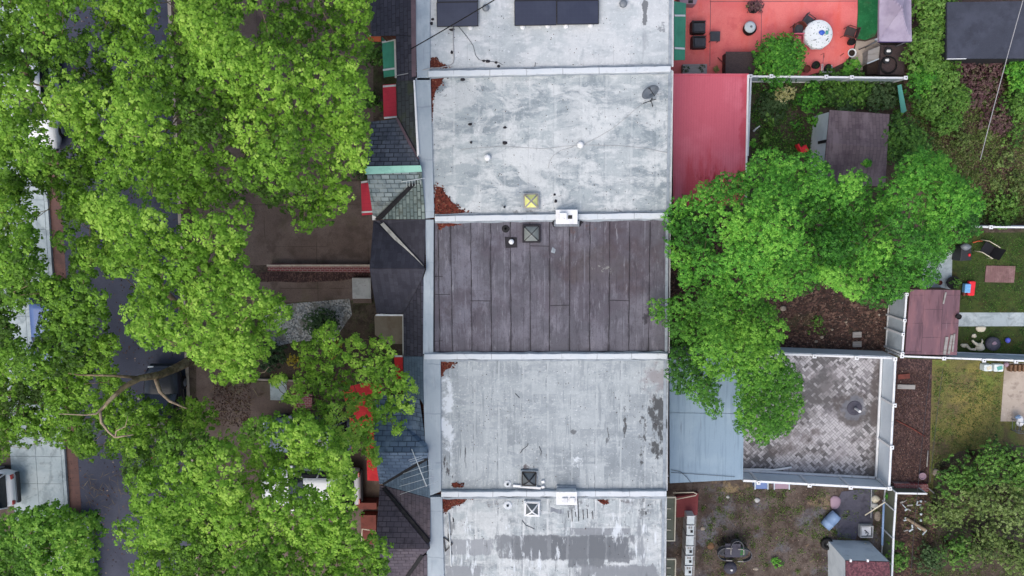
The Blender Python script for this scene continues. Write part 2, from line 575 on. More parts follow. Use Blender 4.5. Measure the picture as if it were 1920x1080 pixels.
def tree(name, label, cat, poly, gaps, centre, ztop, Rm, drop, trunk_px, fork, r0, mat, bark, seed,
         spacing=.45, rlo=.32, rhi=.58, dens=165, k=9, size=.088, layers=3, group=None, tone0=.5, znoise=.3, extra=None, bough=1.35, relief=1.0, spread=.088):
    rng = np.random.default_rng(seed)
    B, R, lay, ton = sample_blobs(poly, gaps, ztop, centre, Rm, drop, rng, spacing, rlo, rhi, layers, znoise, bough, relief)
    base = W(trunk_px[0], trunk_px[1], 0.0)
    t = thing(name, base, label, cat, group)
    mb = MB()
    sub = [tuple(b) for b in B[rng.permutation(len(B))[:min(len(B), 110)]]]
    limbs(mb, base, W(*fork), sub, rng, r0)
    mb.build('trunk', bark, t)
    if extra:
        for e in extra:
            m2 = MB(); m2.tube([W(*p) for p in e[0]], e[1], n=8); m2.build('branch', e[2] if len(e) > 2 else bark, t)
    tb = tone0 + ton + rng.normal(0, .07, len(B)) - .05 * lay  # lower layers toned darker: crown shade put into the leaf colour
    parts = []
    for ly in range(layers):
        m = lay == ly
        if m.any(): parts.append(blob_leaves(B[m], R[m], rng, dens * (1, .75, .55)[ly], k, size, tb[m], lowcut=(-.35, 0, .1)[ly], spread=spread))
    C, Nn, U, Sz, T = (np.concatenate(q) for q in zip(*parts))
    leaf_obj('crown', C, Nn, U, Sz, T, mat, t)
    return t

def bush(name, label, px, py, rad, h, mat, seed, cat='shrub', n=7, size=.07, dens=230, group=None, squash=(1, 1), tone0=.5, k=5, z0=0.0):
    rng = np.random.default_rng(seed)
    base = W(px, py, z0 + h * .6); base.z = z0
    t = thing(name, base, label, cat, group)
    B, R = [], []
    for i in range(n):
        a = rng.uniform(0, 6.28); d = rad * .62 * math.sqrt(rng.uniform(0, 1))
        r = rad * rng.uniform(.34, .55)
        B.append((base.x + math.cos(a) * d * squash[0], base.y + math.sin(a) * d * squash[1], z0 + max(r * .55, h - r * .8 - (d / rad) ** 2 * h * .45))); R.append(r)
    B = np.array(B); R = np.array(R)
    mb = MB()
    for b in B: mb.tube([base, base.lerp(Vector(b), .5) + Vector((rng.normal() * .03, rng.normal() * .03, .03)), Vector(b)], [.022, .016, .008], n=5)
    mb.build('stem', 'bark', t)
    C, Nn, U, Sz, T = blob_leaves(B, R, rng, dens, k, size, tone0 + rng.normal(0, .15, n), flat=.85, lowcut=-.5)
    leaf_obj('foliage', C, Nn, U, Sz, T, mat, t)
    return t

def scatter(name, polys, n, size, mat, seed, z=0.0, zr=.0, tilt=.25, tone=(.5, .25), wide=.42, label=None, lengthen=1.0, clump=None, holes=()):
    """loose leaves or blades over outlined ground: nobody could count them"""
    rng = np.random.default_rng(seed)
    X, Y = [], []
    tot = 0
    for poly in polys:
        xs = [p[0] for p in poly]; ys = [p[1] for p in poly]
        a = (max(xs) - min(xs)) * (max(ys) - min(ys)); tot += a
    for poly in polys:
        xs = [p[0] for p in poly]; ys = [p[1] for p in poly]
        a = (max(xs) - min(xs)) * (max(ys) - min(ys))
        m = int(n * a / tot)
        x = rng.uniform(min(xs), max(xs), m); y = rng.uniform(min(ys), max(ys), m)
        if clump:
            cn = max(3, int(m / clump[0]))
            cx = rng.uniform(min(xs), max(xs), cn); cy = rng.uniform(min(ys), max(ys), cn)
            j = rng.integers(0, cn, m)
            cr = rng.uniform(.3, 1.3, cn)[j] * clump[1]
            x = cx[j] + rng.normal(0, 1, m) * cr; y = cy[j] + rng.normal(0, 1, m) * cr
        ok = inpoly(x, y, poly)
        for h in holes: ok &= ~inpoly(x, y, h)
        X.append(x[ok]); Y.append(y[ok])
    x = np.concatenate(X); y = np.concatenate(Y); m = len(x)
    C = Wn(x, y, np.full(m, z)); C[:, 2] += rng.uniform(.006, .012 + zr, m)
    Nn = np.stack([rng.normal(0, tilt, m), rng.normal(0, tilt, m), np.ones(m)], -1)
    U = rng.normal(size=(m, 3))
    o = leaf_obj(name, C, Nn, U, size * rng.uniform(.5, 1.35, m), rng.normal(tone[0], tone[1], m), mat, None, wide=wide, fold=.05)
    o['kind'] = 'stuff'
    if label: o['label'] = label
    return o

# ================================================================ MATERIALS
def zn(px, py, rx, ry, z=6.5):
    p = W(px, py, z); k = (CAM_H - z) / FPX
    return (p.x, p.y), (rx * k, ry * k)

def roof_mat(name, base, lite, dark, seed, seam=.5, per=.92, off=0.0, patch=.9, pale=.8, panel=.35, streak=.3, speck=.6, extra=()):
    _seed[0] += seed
    base, lite, dark = ((c[0] * .80, c[1] * .785, c[2] * .76, 1) for c in (base, lite, dark))
    M(name, base, [
        ('noise', dark, .8, .47, .58, patch, {'det': 10, 'ro': .72, 'dist': .5, 'st': (.75, 1.25, 1)}),
        ('noise', lite, .62, .47, .57, pale, {'det': 10, 'ro': .74, 'dist': .5, 'st': (.8, 1.2, 1)}),
        ('brick', lite, dark, base, 1.35, per, .004, math.radians(90), panel, {'mask': (.7, .40, .56)}),
        ('noise', lite, 2.1, .5, .62, .75, {'det': 8, 'ro': .72, 'st': (.55, 1.5, 1)}),
        ('noise', dark, 2.7, .52, .64, .6, {'det': 8, 'ro': .75, 'st': (1.5, .7, 1), 'mask': (.6, .42, .58)}),
        ('noise', dark, 1.7, .53, .63, streak, {'det': 6, 'ro': .7, 'st': (3.6, .35, 1), 'dist': .3}),
        ('noise', lite, 1.5, .54, .64, streak, {'det': 6, 'ro': .7, 'st': (3.4, .4, 1), 'dist': .3}),
        ('lines', lite, 0, per, .06, seam * .9, off, {'wob': .05, 'mlo': .36, 'mhi': .56}),
        ('lines', S(88, 95, 102), 0, per, .022, seam * .8, off + .06, {'wob': .05, 'mlo': .47, 'mhi': .62, 'msc': 2.2}),
        ('noise', S(84, 88, 92), 5.5, .63, .70, speck, {'det': 5, 'ro': .7, 'mask': (.9, .48, .6)}),
        ('vor', S(56, 58, 62), 1.5, .012, .05, speck, {'mask': (1.3, .46, .56)}),
        ('vor', S(40, 40, 44), 3.2, .015, .05, speck, {'mask': (.5, .5, .6)}),
        ('noise', S(232, 236, 240), 12, .57, .7, .4, {'det': 4, 'ro': .7}),
        ('noise', dark, 24, .54, .7, .45, {'det': 4, 'ro': .7}),
    ] + list(extra), rough=.62, bump=(9, .25, .02), spec=.35)

MIL = S(62, 65, 68)
roof_mat('roof_silver_bright', S(192, 202, 209), S(216, 222, 228), S(164, 175, 184), 11, seam=.25, patch=.6, streak=.12, per=1.05, off=.2, panel=.2,
    extra=[('zone', S(96, 100, 104), *zn(1209, 22, 5, 22), 3, .34, .44, .9), ('zone', S(120, 125, 130), *zn(1240, 48, 9, 14), 4, .44, .52, .8), ('zone', S(140, 146, 152), *zn(1208, 75, 8, 40), 2, .4, .55, .6, {'st': (2, .5, 1)}), ('zone', S(146, 152, 158), *zn(1150, 95, 60, 25), 3.5, .58, .64, .7)])
roof_mat('roof_silver_patchy', S(176, 188, 195), S(215, 222, 227), S(134, 148, 158), 23, seam=.3, patch=.95, pale=.95, streak=.12, per=.92, off=.1, panel=.3, speck=.7,
    extra=[('zone', S(90, 94, 98), *zn(1200, 398, 130, 14), 3, .5, .58, .7), ('zone', S(96, 100, 104), *zn(996, 400, 60, 10), 4, .48, .58, .7), ('zone', S(140, 150, 158), *zn(985, 365, 26, 34), 2.5, .36, .5, .7)])
roof_mat('roof_silver_worn', S(158, 169, 178), S(186, 196, 203), S(136, 147, 156), 37, seam=.8, patch=.6, pale=.7, per=.92, off=.35, streak=.65, panel=.6, speck=.6,
    extra=[('zone', MIL, *zn(1234, 800, 20, 75), 2.6, .38, .5, .95, {'st': (1.3, .8, 1)}), ('zone', MIL, *zn(1204, 815, 11, 75), 3.4, .46, .54, .9, {'st': (1.2, .7, 1)}), ('zone', MIL, *zn(1172, 800, 6, 45), 5, .45, .53, .9, {'st': (1.4, .5, 1)}),
           ('zone', S(128, 122, 126), *zn(1225, 710, 26, 40), 1.8, .36, .52, .7), ('zone', S(70, 74, 80), *zn(868, 845, 14, 55), 3, .5, .56, .9, {'st': (3.2, .3, 1)}), ('zone', S(62, 62, 66), *zn(836, 880, 16, 46), 3.4, .5, .56, .95, {'st': (2.4, .5, 1)}),
           ('zone', S(206, 213, 219), *zn(838, 790, 16, 110), 1.6, .42, .54, .85), ('zone', S(74, 60, 62), *zn(992, 878, 30, 12), 3.5, .47, .55, .8), ('zone', S(90, 94, 98), *zn(1076, 812, 7, 8), 4, .4, .5, .9), ('zone', S(80, 84, 88), *zn(1138, 820, 5, 30), 5, .46, .54, .8, {'st': (1.5, .4, 1)}), ('zone', S(210, 217, 223), *zn(1085, 865, 16, 12), 3, .4, .52, .8)])
roof_mat('roof_silver_streaked', S(176, 188, 195), S(212, 219, 224), S(140, 150, 158), 51, seam=.9, per=.92, off=.35, streak=.55, patch=.85, pale=.9, panel=.3, speck=.6,
    extra=[('zone', S(98, 103, 107), *zn(1203, 955, 9, 26), 2.6, .36, .48, .9), ('zone', S(124, 130, 136), *zn(1202, 1020, 9, 60), 2, .4, .54, .8, {'st': (1.5, .4, 1)}), ('zone', S(96, 92, 96), *zn(965, 945, 60, 12), 3, .46, .56, .75), ('zone', S(92, 90, 94), *zn(1150, 940, 60, 9), 3.4, .5, .58, .7), ('zone', S(110, 114, 118), *zn(845, 1000, 14, 60), 3, .48, .56, .8, {'st': (2, .5, 1)}), ('zone', S(108, 112, 118), *zn(1085, 950, 26, 26), 3.5, .46, .56, .8)] +
    [('zone', S(g_ - 14, g_ - 9, g_ - 3), *zn((a_ + c_) / 2, (b_ + d_) / 2, (c_ - a_) / 2, (d_ - b_) / 2), 2.6, -.10, .07, .9, {'box': True, 'st': (1.5, .6, 1)}) for a_, b_, c_, d_, g_ in
     ((928, 1003, 1186, 1049, 124), (1034, 1004, 1062, 1052, 106), (1066, 1004, 1102, 1064, 112), (1104, 1000, 1134, 1066, 106), (1139, 1004, 1180, 1058, 112), (962, 1002, 1030, 1052, 116), (838, 1010, 925, 1042, 150), (834, 1060, 905, 1082, 142), (1080, 1058, 1240, 1120, 130), (1070, 990, 1180, 1004, 138))] +
    [('noise', S(84, 90, 96), 1.5, .56, .64, .75, {'det': 7, 'ro': .7, 'st': (3.6, .4, 1), 'mask': (.8, .44, .56)}), ('noise', S(206, 213, 219), 1.9, .55, .64, .8, {'det': 8, 'ro': .7, 'st': (2.6, .5, 1), 'mask': (.9, .42, .56)})])
_tx = (-W(844.8, 500, 6.5).x - .025) % .7336
M('roof_tar', S(90, 89, 97), [
    ('lines', S(58, 56, 63), 0, .7336, .10, .75, _tx, {'wob': .05, 'mlo': .34, 'mhi': .6, 'msc': .9}),
    ('noise', S(112, 110, 120), .8, .45, .65, .8, {'det': 7, 'ro': .65}),
    ('noise', S(84, 78, 87), .45, .45, .62, .6, {'dist': .6}),
    ('noise', S(124, 122, 132), 1.6, .52, .66, .55, {'st': (2.2, .6, 1), 'det': 8, 'ro': .7}), ('zone', S(118, 118, 130), *zn(870, 500, 60, 130), 1.2, .36, .56, .6), ('zone', S(74, 62, 66), *zn(1150, 480, 130, 90), .8, .38, .58, .6), ('zone', S(150, 152, 150), *zn(1130, 503, 26, 14), 9, .52, .58, .8), ('zone', S(100, 76, 70), *zn(1090, 428, 45, 22), 1.6, .46, .58, .7), ('zone', S(128, 66, 54), *zn(842, 420, 30, 9), 3, .44, .54, .85), ('zone', S(46, 44, 50), *zn(1212, 590, 10, 26), 3, .42, .52, .8),
    ('noise', S(60, 56, 64), 1.9, .52, .66, .55, {'st': (2.4, .6, 1), 'det': 8, 'ro': .7}),
    ('noise', S(80, 74, 70), .35, .56, .7, .35), ('lines', S(50, 47, 55), 0, .245, .05, .5, .1, {'wob': .03, 'mlo': .36, 'mhi': .6, 'msc': 1.1}), ('lines', S(126, 126, 136), 0, .735, .06, .4, .3, {'wob': .04, 'mlo': .46, 'mhi': .64}),
    ('noise', S(146, 146, 154), 3, .58, .7, .6, {'st': (2.6, .35, 1), 'det': 7, 'ro': .7}),
    ('vor', S(150, 150, 152), 2.1, .02, .05, .4, {'mask': (1.2, .5, .6)}),
    ('noise', S(62, 58, 64), 22, .5, .7, .35)], rough=.85, bump=(20, .3, .015))
M('tar', S(36, 34, 40), [('noise', S(56, 54, 60), 9, .5, .7, .6)], rough=.7)
M('roof_apron', S(152, 164, 174), [
    ('noise', S(174, 185, 192), .9, .45, .65, .7, {'st': (1.4, .5, 1)}),
    ('noise', S(138, 152, 164), 1.2, .5, .68, .7, {'det': 7}),
    ('noise', S(132, 140, 150), 4, .55, .7, .5, {'st': (2.5, .3, 1)}),
    ('lines', S(120, 130, 140), 1, 1.9, .02, .5, .3, {'wob': .3})], rough=.6, bump=(6, .2, .02))
M('ridge_white', S(198, 204, 209), [('lines', S(120, 126, 132), 0, 1.3, .012, .8, .2, {'wob': .1, 'mlo': .3, 'mhi': .5}), ('noise', S(150, 156, 162), 3.4, .56, .66, .6, {'det': 7, 'ro': .7}), ('noise', S(190, 199, 206), 2.2, .45, .65, .7), ('noise', S(170, 178, 184), 9, .58, .75, .5), ('vor', S(90, 92, 95), 1.4, .02, .06, .4)], rough=.6, bump=(10, .2, .01))
M('mid_grey', S(146, 155, 163), [('noise', S(118, 126, 134), 5, .45, .65, .7)], rough=.8)

def slate(name, c1, c2, cm, rot, w=.3, h=.165, j=.014, moss=None, amt=.92, lite=None):
    ly = [('brick', c1, c2, cm, w, h, j, rot, amt),
          ('noise', c1, .8, .42, .62, .45), ('noise', cm, 3.5, .5, .68, .45)]
    if lite: ly.append(('noise', lite, 1.3, .5, .66, .65, {'det': 7}))
    if moss: ly.append(('noise', moss, 1.1, .55, .68, .6))
    ly += [('noise', S(140, 140, 150), 30, .6, .75, .22)]
    M(name, c2, ly, rough=.7, bump=(14, .35, .015))
R90 = math.radians(90)
slate('shingle_dark_ew', S(54, 54, 67), S(76, 76, 88), S(32, 32, 40), R90)
slate('shingle_mossy', S(56, 60, 66), S(70, 76, 78), S(34, 38, 40), R90, moss=S(70, 78, 56))
slate('slate_bay', S(74, 80, 92), S(102, 108, 120), S(32, 34, 42), 0, w=.32, h=.16, j=.02)
slate('slate_pale_rows', S(98, 114, 122), S(156, 168, 170), S(48, 58, 60), 0, w=.3, h=.16, j=.02, moss=S(84, 80, 74), lite=S(156, 166, 164))
slate('slate_pale_columns', S(94, 110, 112), S(138, 152, 150), S(44, 56, 56), R90, w=.3, h=.15, j=.022, moss=S(84, 88, 78))
slate('shingle_black', S(50, 50, 61), S(66, 66, 77), S(42, 42, 51), R90, w=.3, h=.16, j=.004)
slate('shingle_blue_rows', S(80, 98, 120), S(110, 128, 148), S(46, 58, 76), 0, w=.32, h=.17, j=.02, lite=S(120, 138, 156))
slate('shingle_blue_columns', S(80, 98, 116), S(98, 116, 132), S(56, 70, 86), R90, w=.3, h=.12, j=.01)
slate('shingle_brown_rows', S(82, 76, 86), S(102, 94, 102), S(44, 38, 46), 0, w=.3, h=.16, j=.014)
slate('shingle_brown_columns', S(78, 72, 82), S(96, 88, 96), S(46, 40, 48), R90, w=.3, h=.16, j=.012)
M('valley_dark', S(28, 28, 32), [('noise', S(60, 58, 58), 5, .5, .7, .6)], rough=.7)
M('valley_pale', S(176, 176, 172), [('noise', S(130, 130, 126), 4, .48, .66, .7, {'st': (1, 1, 1)})], rough=.6)
M('copper_green', S(150, 204, 188), [('noise', S(116, 172, 158), 3, .45, .65, .6), ('noise', S(90, 110, 104), 8, .6, .75, .5)], rough=.6)
M('gutter_brown', S(104, 86, 92), [('noise', S(80, 66, 72), 2, .45, .65, .6)], rough=.6)
M('brick_wall', S(120, 70, 58), [('brick', S(120, 66, 54), S(92, 52, 44), S(120, 112, 104), .22, .075, .01, 0, .9), ('noise', S(70, 48, 44), 2, .5, .7, .4)], rough=.9)
M('white_trim', S(222, 224, 226), [('noise', S(190, 194, 196), 4, .5, .7, .5)], rough=.5)
M('white_vinyl', S(222, 225, 228), [('noise', S(170, 174, 172), 5, .56, .7, .55, {'det': 6}), ('noise', S(200, 206, 210), 2.5, .48, .68, .5)], rough=.45, spec=.4)
M('white_sheet', S(186, 198, 206), [('noise', S(160, 172, 182), 1.5, .45, .65, .6), ('noise', S(120, 128, 134), 6, .6, .75, .4)], rough=.6)
M('shed_wall', S(212, 221, 226), [('noise', S(186, 197, 204), 1.5, .45, .65, .6), ('noise', S(140, 148, 152), 6, .6, .75, .4)], rough=.6)
M('window_glass', S(40, 48, 56), rough=.08, spec=.6)
M('rust_leaf_base', S(104, 48, 38), [('noise', S(72, 34, 30), 8, .45, .65, .8), ('noise', S(150, 78, 56), 14, .55, .7, .6)], rough=.9)

M('solar_cell', S(40, 46, 66), [('lines', S(70, 78, 98), 0, .156, .02, .35, 0.0, {'wob': 0, 'mlo': 0, 'mhi': .1}), ('lines', S(70, 78, 98), 1, .156, .02, .35, 0.0, {'wob': 0, 'mlo': 0, 'mhi': .1}), ('noise', S(54, 60, 78), 1.2, .45, .65, .5), ('noise', S(80, 84, 100), 30, .6, .75, .3)], rough=.3, spec=.5)
M('black_metal', S(28, 28, 32), rough=.5)
M('dark_plastic', S(44, 46, 50), [('noise', S(66, 68, 72), 12, .5, .7, .5)], rough=.55)
M('grey_metal', S(120, 126, 132), [('noise', S(96, 100, 106), 5, .5, .7, .5)], rough=.5, metal=.2)
M('pale_metal', S(206, 212, 214), [('noise', S(170, 176, 180), 8, .5, .7, .5)], rough=.4, metal=.1)
M('yellow_dome', S(228, 230, 146), [('noise', S(212, 212, 120), 6, .45, .65, .6)], rough=.35, spec=.5)
M('grey_dome', S(132, 138, 136), [('noise', S(112, 118, 118), 3, .45, .65, .6)], rough=.35, spec=.5)
M('smoke_dome', S(98, 104, 108), [('noise', S(80, 86, 90), 3, .45, .65, .6)], rough=.3, spec=.5)
M('chimney_cement', S(224, 226, 228), [('noise', S(198, 198, 200), 3, .45, .65, .6), ('noise', S(150, 140, 138), 8, .58, .75, .5)], rough=.85)
M('cable', S(60, 62, 68), rough=.6)
M('cable_pale', S(160, 160, 162), rough=.6)

def fabric_red(name, base, dark, axis=1):
    M(name, base, [('noise', dark, 1.3, .45, .66, .5), ('lines', dark, axis, .16, .08, .35, 0, {'wob': .0, 'mlo': .1, 'mhi': .3}), ('noise', dark, 12, .5, .7, .3)], rough=.6)
fabric_red('awning_red', S(206, 58, 78), S(174, 42, 62))
fabric_red('awning_scarlet', S(214, 50, 56), S(176, 34, 42))
fabric_red('awning_green', S(70, 150, 124), S(52, 124, 102), axis=0)
M('awning_orange', S(190, 96, 60), [('noise', S(150, 70, 46), 3, .45, .65, .6)], rough=.7)
M('extension_red', S(203, 100, 116), [
    ('noise', S(212, 114, 130), .7, .44, .62, .7, {'det': 8}),
    ('lines', S(190, 90, 106), 0, .105, .22, .35, 0, {'wob': 0, 'mlo': .1, 'mhi': .3}),
    ('zone', S(192, 62, 72), *zn(1330, 360, 90, 70, 3.2), .9, .32, .54, .7, {'st': (2.6, .4, 1)}),
    ('zone', S(140, 28, 36), *zn(1330, 330, 50, 22, 3.2), 1.6, .44, .56, .8, {'st': (2.6, .6, 1)}),
    ('zone', S(176, 60, 74), *zn(1395, 240, 10, 110, 3.0), 1.2, .3, .5, .6),
    ('noise', S(190, 86, 102), 1.6, .54, .68, .4, {'st': (3, .3, 1)}),
    ('noise', S(216, 128, 140), 22, .56, .72, .4), ('noise', S(170, 66, 84), 30, .54, .7, .4)], rough=.55)
M('extension_blue', S(138, 160, 178), [
    ('noise', S(154, 174, 188), .7, .45, .65, .6), ('noise', S(116, 138, 156), 1.6, .5, .66, .6, {'st': (5, .3, 1)}),
    ('noise', S(96, 108, 120), 2.2, .6, .74, .6, {'st': (4, .3, 1)}), ('noise', S(110, 130, 148), 34, .55, .7, .35)], rough=.6)
M('extension_wall', S(190, 190, 188), [('noise', S(160, 160, 158), 2, .45, .65, .6)], rough=.8)

# ---- ground
M('soil', S(74, 64, 56), [
    ('noise', S(92, 82, 74), .8, .42, .62, .8, {'det': 8, 'ro': .7}), ('noise', S(58, 72, 34), .7, .5, .64, .7, {'det': 8, 'ro': .7}),
    ('noise', S(48, 40, 36), 2.2, .48, .66, .7), ('noise', S(116, 108, 100), 9, .6, .74, .5), ('noise', S(40, 34, 30), 16, .5, .68, .6)], rough=.95, bump=(14, .6, .03))
M('road_asphalt', S(64, 68, 84), [
    ('noise', S(76, 80, 95), .5, .42, .62, .7), ('noise', S(52, 55, 70), 1.1, .5, .68, .6), ('noise', S(88, 90, 100), 40, .55, .72, .45),
    ('noise', S(44, 46, 58), 25, .5, .68, .5), ('noise', S(90, 84, 74), 3, .62, .74, .4)], rough=.75, bump=(40, .4, .01))
M('gutter_brown_brick', S(110, 84, 78), [('noise', S(80, 64, 62), 3, .45, .65, .7), ('brick', S(110, 80, 74), S(90, 70, 68), S(70, 64, 64), .4, .2, .01, 0, .4)], rough=.9)
M('concrete_pale', S(160, 173, 178), [
    ('noise', S(180, 191, 194), .8, .47, .6, .7, {'dist': .6, 'det': 8}), ('noise', S(134, 146, 150), 1.1, .48, .6, .8, {'dist': .8, 'det': 9, 'ro': .7}),
    ('noise', S(124, 132, 134), 2.4, .55, .7, .6, {'dist': 1}), ('vor', S(110, 116, 118), 3, .02, .06, .5), ('noise', S(130, 138, 140), 30, .55, .7, .35)], rough=.85, bump=(16, .2, .01))
M('concrete_tan', S(176, 164, 152), [('noise', S(150, 138, 126), 1.2, .45, .65, .7), ('noise', S(120, 108, 100), 3, .5, .68, .6), ('noise', S(196, 188, 178), 8, .55, .7, .5)], rough=.9)
M('concrete_brown', S(100, 86, 80), [
    ('noise', S(118, 104, 98), .7, .42, .62, .7), ('noise', S(76, 64, 60), 1.2, .48, .66, .7), ('noise', S(86, 82, 62), .6, .52, .66, .5),
    ('lines', S(52, 44, 42), 0, 2.35, .007, .8, .4, {'wob': .04, 'mlo': .45, 'mhi': .55, 'msc': .5}), ('lines', S(52, 44, 42), 1, 1.9, .009, .8, .2, {'wob': .04, 'mlo': .45, 'mhi': .55, 'msc': .5}),
    ('noise', S(60, 52, 50), 24, .5, .68, .5), ('noise', S(130, 120, 114), 30, .58, .72, .4)], rough=.85, bump=(22, .25, .01))
M('patio_red', S(222, 112, 112), [
    ('noise', S(230, 130, 126), .6, .42, .62, .8, {'det': 7}), ('noise', S(224, 96, 84), .7, .5, .66, .6, {'st': (1.6, .5, 1)}),
    ('noise', S(204, 88, 94), 1.3, .52, .68, .6), ('noise', S(232, 140, 136), 5, .56, .72, .45), ('noise', S(190, 80, 84), 28, .52, .7, .4)], rough=.8)
M('turf_green', S(44, 124, 74), [('noise', S(34, 100, 58), .9, .45, .62, .8), ('noise', S(70, 146, 92), 6, .5, .7, .5), ('noise', S(80, 90, 66), 1.2, .56, .68, .7), ('noise', S(24, 78, 44), 24, .5, .68, .5)], rough=.95)
M('paver', S(120, 114, 120), [
    ('weave', S(172, 171, 175), S(92, 91, 93), S(70, 69, 71), .22, math.radians(45), .55),
    ('noise', S(150, 146, 150), 1.3, .52, .64, .45),
    ('noise', S(88, 86, 87), .5, .54, .62, .5, {'det': 4, 'ro': .6}), ('noise', S(112, 108, 116), .8, .52, .66, .3),
    ('zone', S(84, 80, 80), *zn(1600, 765, 34, 32, 0), 1.6, .26, .46, .85), ('zone', S(104, 108, 118), *zn(1603, 765, 20, 20, 0), 1.6, .26, .42, .8),
    ('zone', S(90, 84, 84), *zn(1500, 830, 60, 40, 0), 1.2, .36, .52, .75), ('zone', S(88, 82, 82), *zn(1640, 760, 9, 130, 0), 1.2, .34, .5, .8),
    ('noise', S(70, 64, 66), 2.0, .55, .7, .5), ('noise', S(160, 156, 160), 20, .6, .75, .3)], rough=.8, bump=(10, .2, .01))
M('litter', S(72, 56, 52), [
    ('cell', [S(90, 68, 62), S(60, 46, 44), S(44, 36, 34), S(108, 86, 76), S(74, 56, 52), S(54, 46, 42)], 9, .9, {'st': (1, 1.6, 1), 'rot': .5}),
    ('noise', S(40, 32, 30), 1.4, .46, .64, .6), ('noise', S(60, 62, 40), .8, .55, .68, .5), ('noise', S(130, 110, 98), 16, .62, .74, .5)], rough=.95, bump=(18, .7, .03))
M('mulch', S(74, 58, 57), [
    ('cell', [S(84, 64, 62), S(60, 46, 47), S(48, 38, 39), S(100, 78, 74), S(68, 52, 53)], 15, .85, {'st': (1.5, 1, 1)}),
    ('noise', S(48, 36, 38), 1.2, .46, .64, .5), ('noise', S(120, 100, 94), 18, .62, .74, .5)], rough=.95, bump=(20, .6, .03))
M('lawn_mixed', S(104, 102, 58), [
    ('noise', S(96, 84, 64), .6, .46, .62, .8, {'det': 9, 'ro': .7}), ('noise', S(98, 118, 52), .8, .5, .62, .8, {'det': 9, 'ro': .7}),
    ('zone', S(140, 130, 72), *zn(1825, 760, 45, 65, 0), .9, .28, .56, .8), ('zone', S(92, 78, 66), *zn(1765, 860, 25, 60, 0), 1.2, .34, .56, .8), ('zone', S(96, 82, 66), *zn(1850, 700, 40, 16, 0), 1.5, .36, .54, .7),
    ('noise', S(64, 62, 42), 4, .52, .68, .6, {'det': 8}), ('noise', S(150, 146, 92), 14, .56, .72, .5), ('noise', S(54, 56, 36), 24, .5, .68, .6)], rough=.95, bump=(20, .6, .03))
M('lawn_dark', S(52, 66, 32), [
    ('noise', S(64, 78, 36), .8, .44, .62, .8), ('noise', S(72, 64, 38), .9, .5, .66, .7), ('noise', S(34, 46, 26), 4, .5, .66, .7), ('noise', S(84, 90, 50), 18, .56, .72, .5)], rough=.95, bump=(20, .6, .03))
M('wild_soil', S(100, 82, 74), [
    ('noise', S(122, 98, 92), .6, .44, .6, .8, {'det': 9, 'ro': .72}), ('noise', S(86, 96, 54), .8, .5, .62, .8, {'det': 9, 'ro': .72}), ('noise', S(70, 52, 60), 1.0, .5, .64, .7, {'det': 8}),
    ('zone', S(92, 62, 74), *zn(1850, 160, 60, 50, 0), 1.4, .28, .54, .8), ('zone', S(128, 98, 90), *zn(1850, 330, 40, 40, 0), 1.4, .3, .54, .7),
    ('noise', S(132, 116, 94), 6, .56, .72, .6), ('noise', S(46, 40, 34), 18, .5, .68, .6)], rough=.95, bump=(14, .7, .04))
M('yard_dirt', S(84, 74, 67), [
    ('brick', S(96, 90, 90), S(78, 70, 66), S(58, 52, 48), 1.5, 1.3, .03, 0, .55, {'mask': (.5, .46, .58)}),
    ('noise', S(100, 90, 84), .7, .42, .6, .7, {'det': 9, 'ro': .7}), ('noise', S(96, 98, 106), .8, .53, .66, .7, {'det': 8}), ('noise', S(76, 84, 48), .9, .56, .66, .7, {'det': 9, 'ro': .7}),
    ('noise', S(58, 48, 43), 1.6, .46, .62, .75, {'det': 8}), ('noise', S(140, 122, 98), 3, .61, .73, .5), ('zone', S(138, 122, 92), *zn(1372, 915, 30, 14, 0), 2.5, .34, .52, .8), ('zone', S(112, 114, 124), *zn(1325, 1000, 26, 40, 0), 1.8, .36, .54, .7), ('zone', S(136, 118, 96), *zn(1545, 940, 26, 16, 0), 2.4, .36, .52, .7),
    ('noise', S(46, 38, 34), 14, .5, .68, .6), ('noise', S(128, 118, 108), 22, .6, .74, .4)], rough=.95, bump=(16, .5, .03))
M('chair_grey', S(84, 86, 92), [('noise', S(104, 106, 112), 6, .5, .68, .6)], rough=.7)
M('weed_mat', S(72, 72, 84), [('noise', S(84, 84, 96), 1.2, .44, .62, .7), ('noise', S(50, 50, 60), 3, .48, .66, .7), ('noise', S(96, 96, 106), 20, .58, .74, .4)], rough=.8, bump=(6, .5, .04))
M('pebbles_white', S(150, 154, 156), [('cell', [S(176, 178, 178), S(148, 152, 155), S(118, 122, 125), S(160, 158, 154), S(96, 98, 100)], 16, .95), ('noise', S(104, 102, 94), 1.5, .48, .62, .75, {'det': 8})], rough=.9, bump=(18, .8, .04))
M('bark', S(92, 80, 64), [('noise', S(66, 58, 46), 5, .42, .62, .8, {'st': (1, 1, .4)}), ('noise', S(120, 112, 92), 7, .55, .7, .6)], rough=.95, bump=(16, .6, .03))
M('bark_plane', S(140, 124, 98), [('noise', S(98, 86, 68), 4, .45, .6, .85), ('noise', S(172, 160, 134), 3, .55, .66, .7), ('noise', S(70, 76, 46), 2, .55, .68, .4)], rough=.95, bump=(14, .6, .03))
M('dead_wood', S(158, 142, 122), [('noise', S(120, 106, 92), 5, .45, .65, .8)], rough=.9)
M('step_stone', S(176, 178, 178), [('noise', S(150, 152, 152), 2, .45, .65, .7), ('vor', S(90, 90, 90), 4, .02, .06, .6), ('noise', S(124, 124, 122), 9, .56, .7, .5)], rough=.9)
M('balcony_tan', S(132, 122, 108), [('noise', S(148, 140, 126), .9, .45, .65, .7), ('noise', S(112, 92, 78), 1.1, .5, .66, .6)], rough=.85)
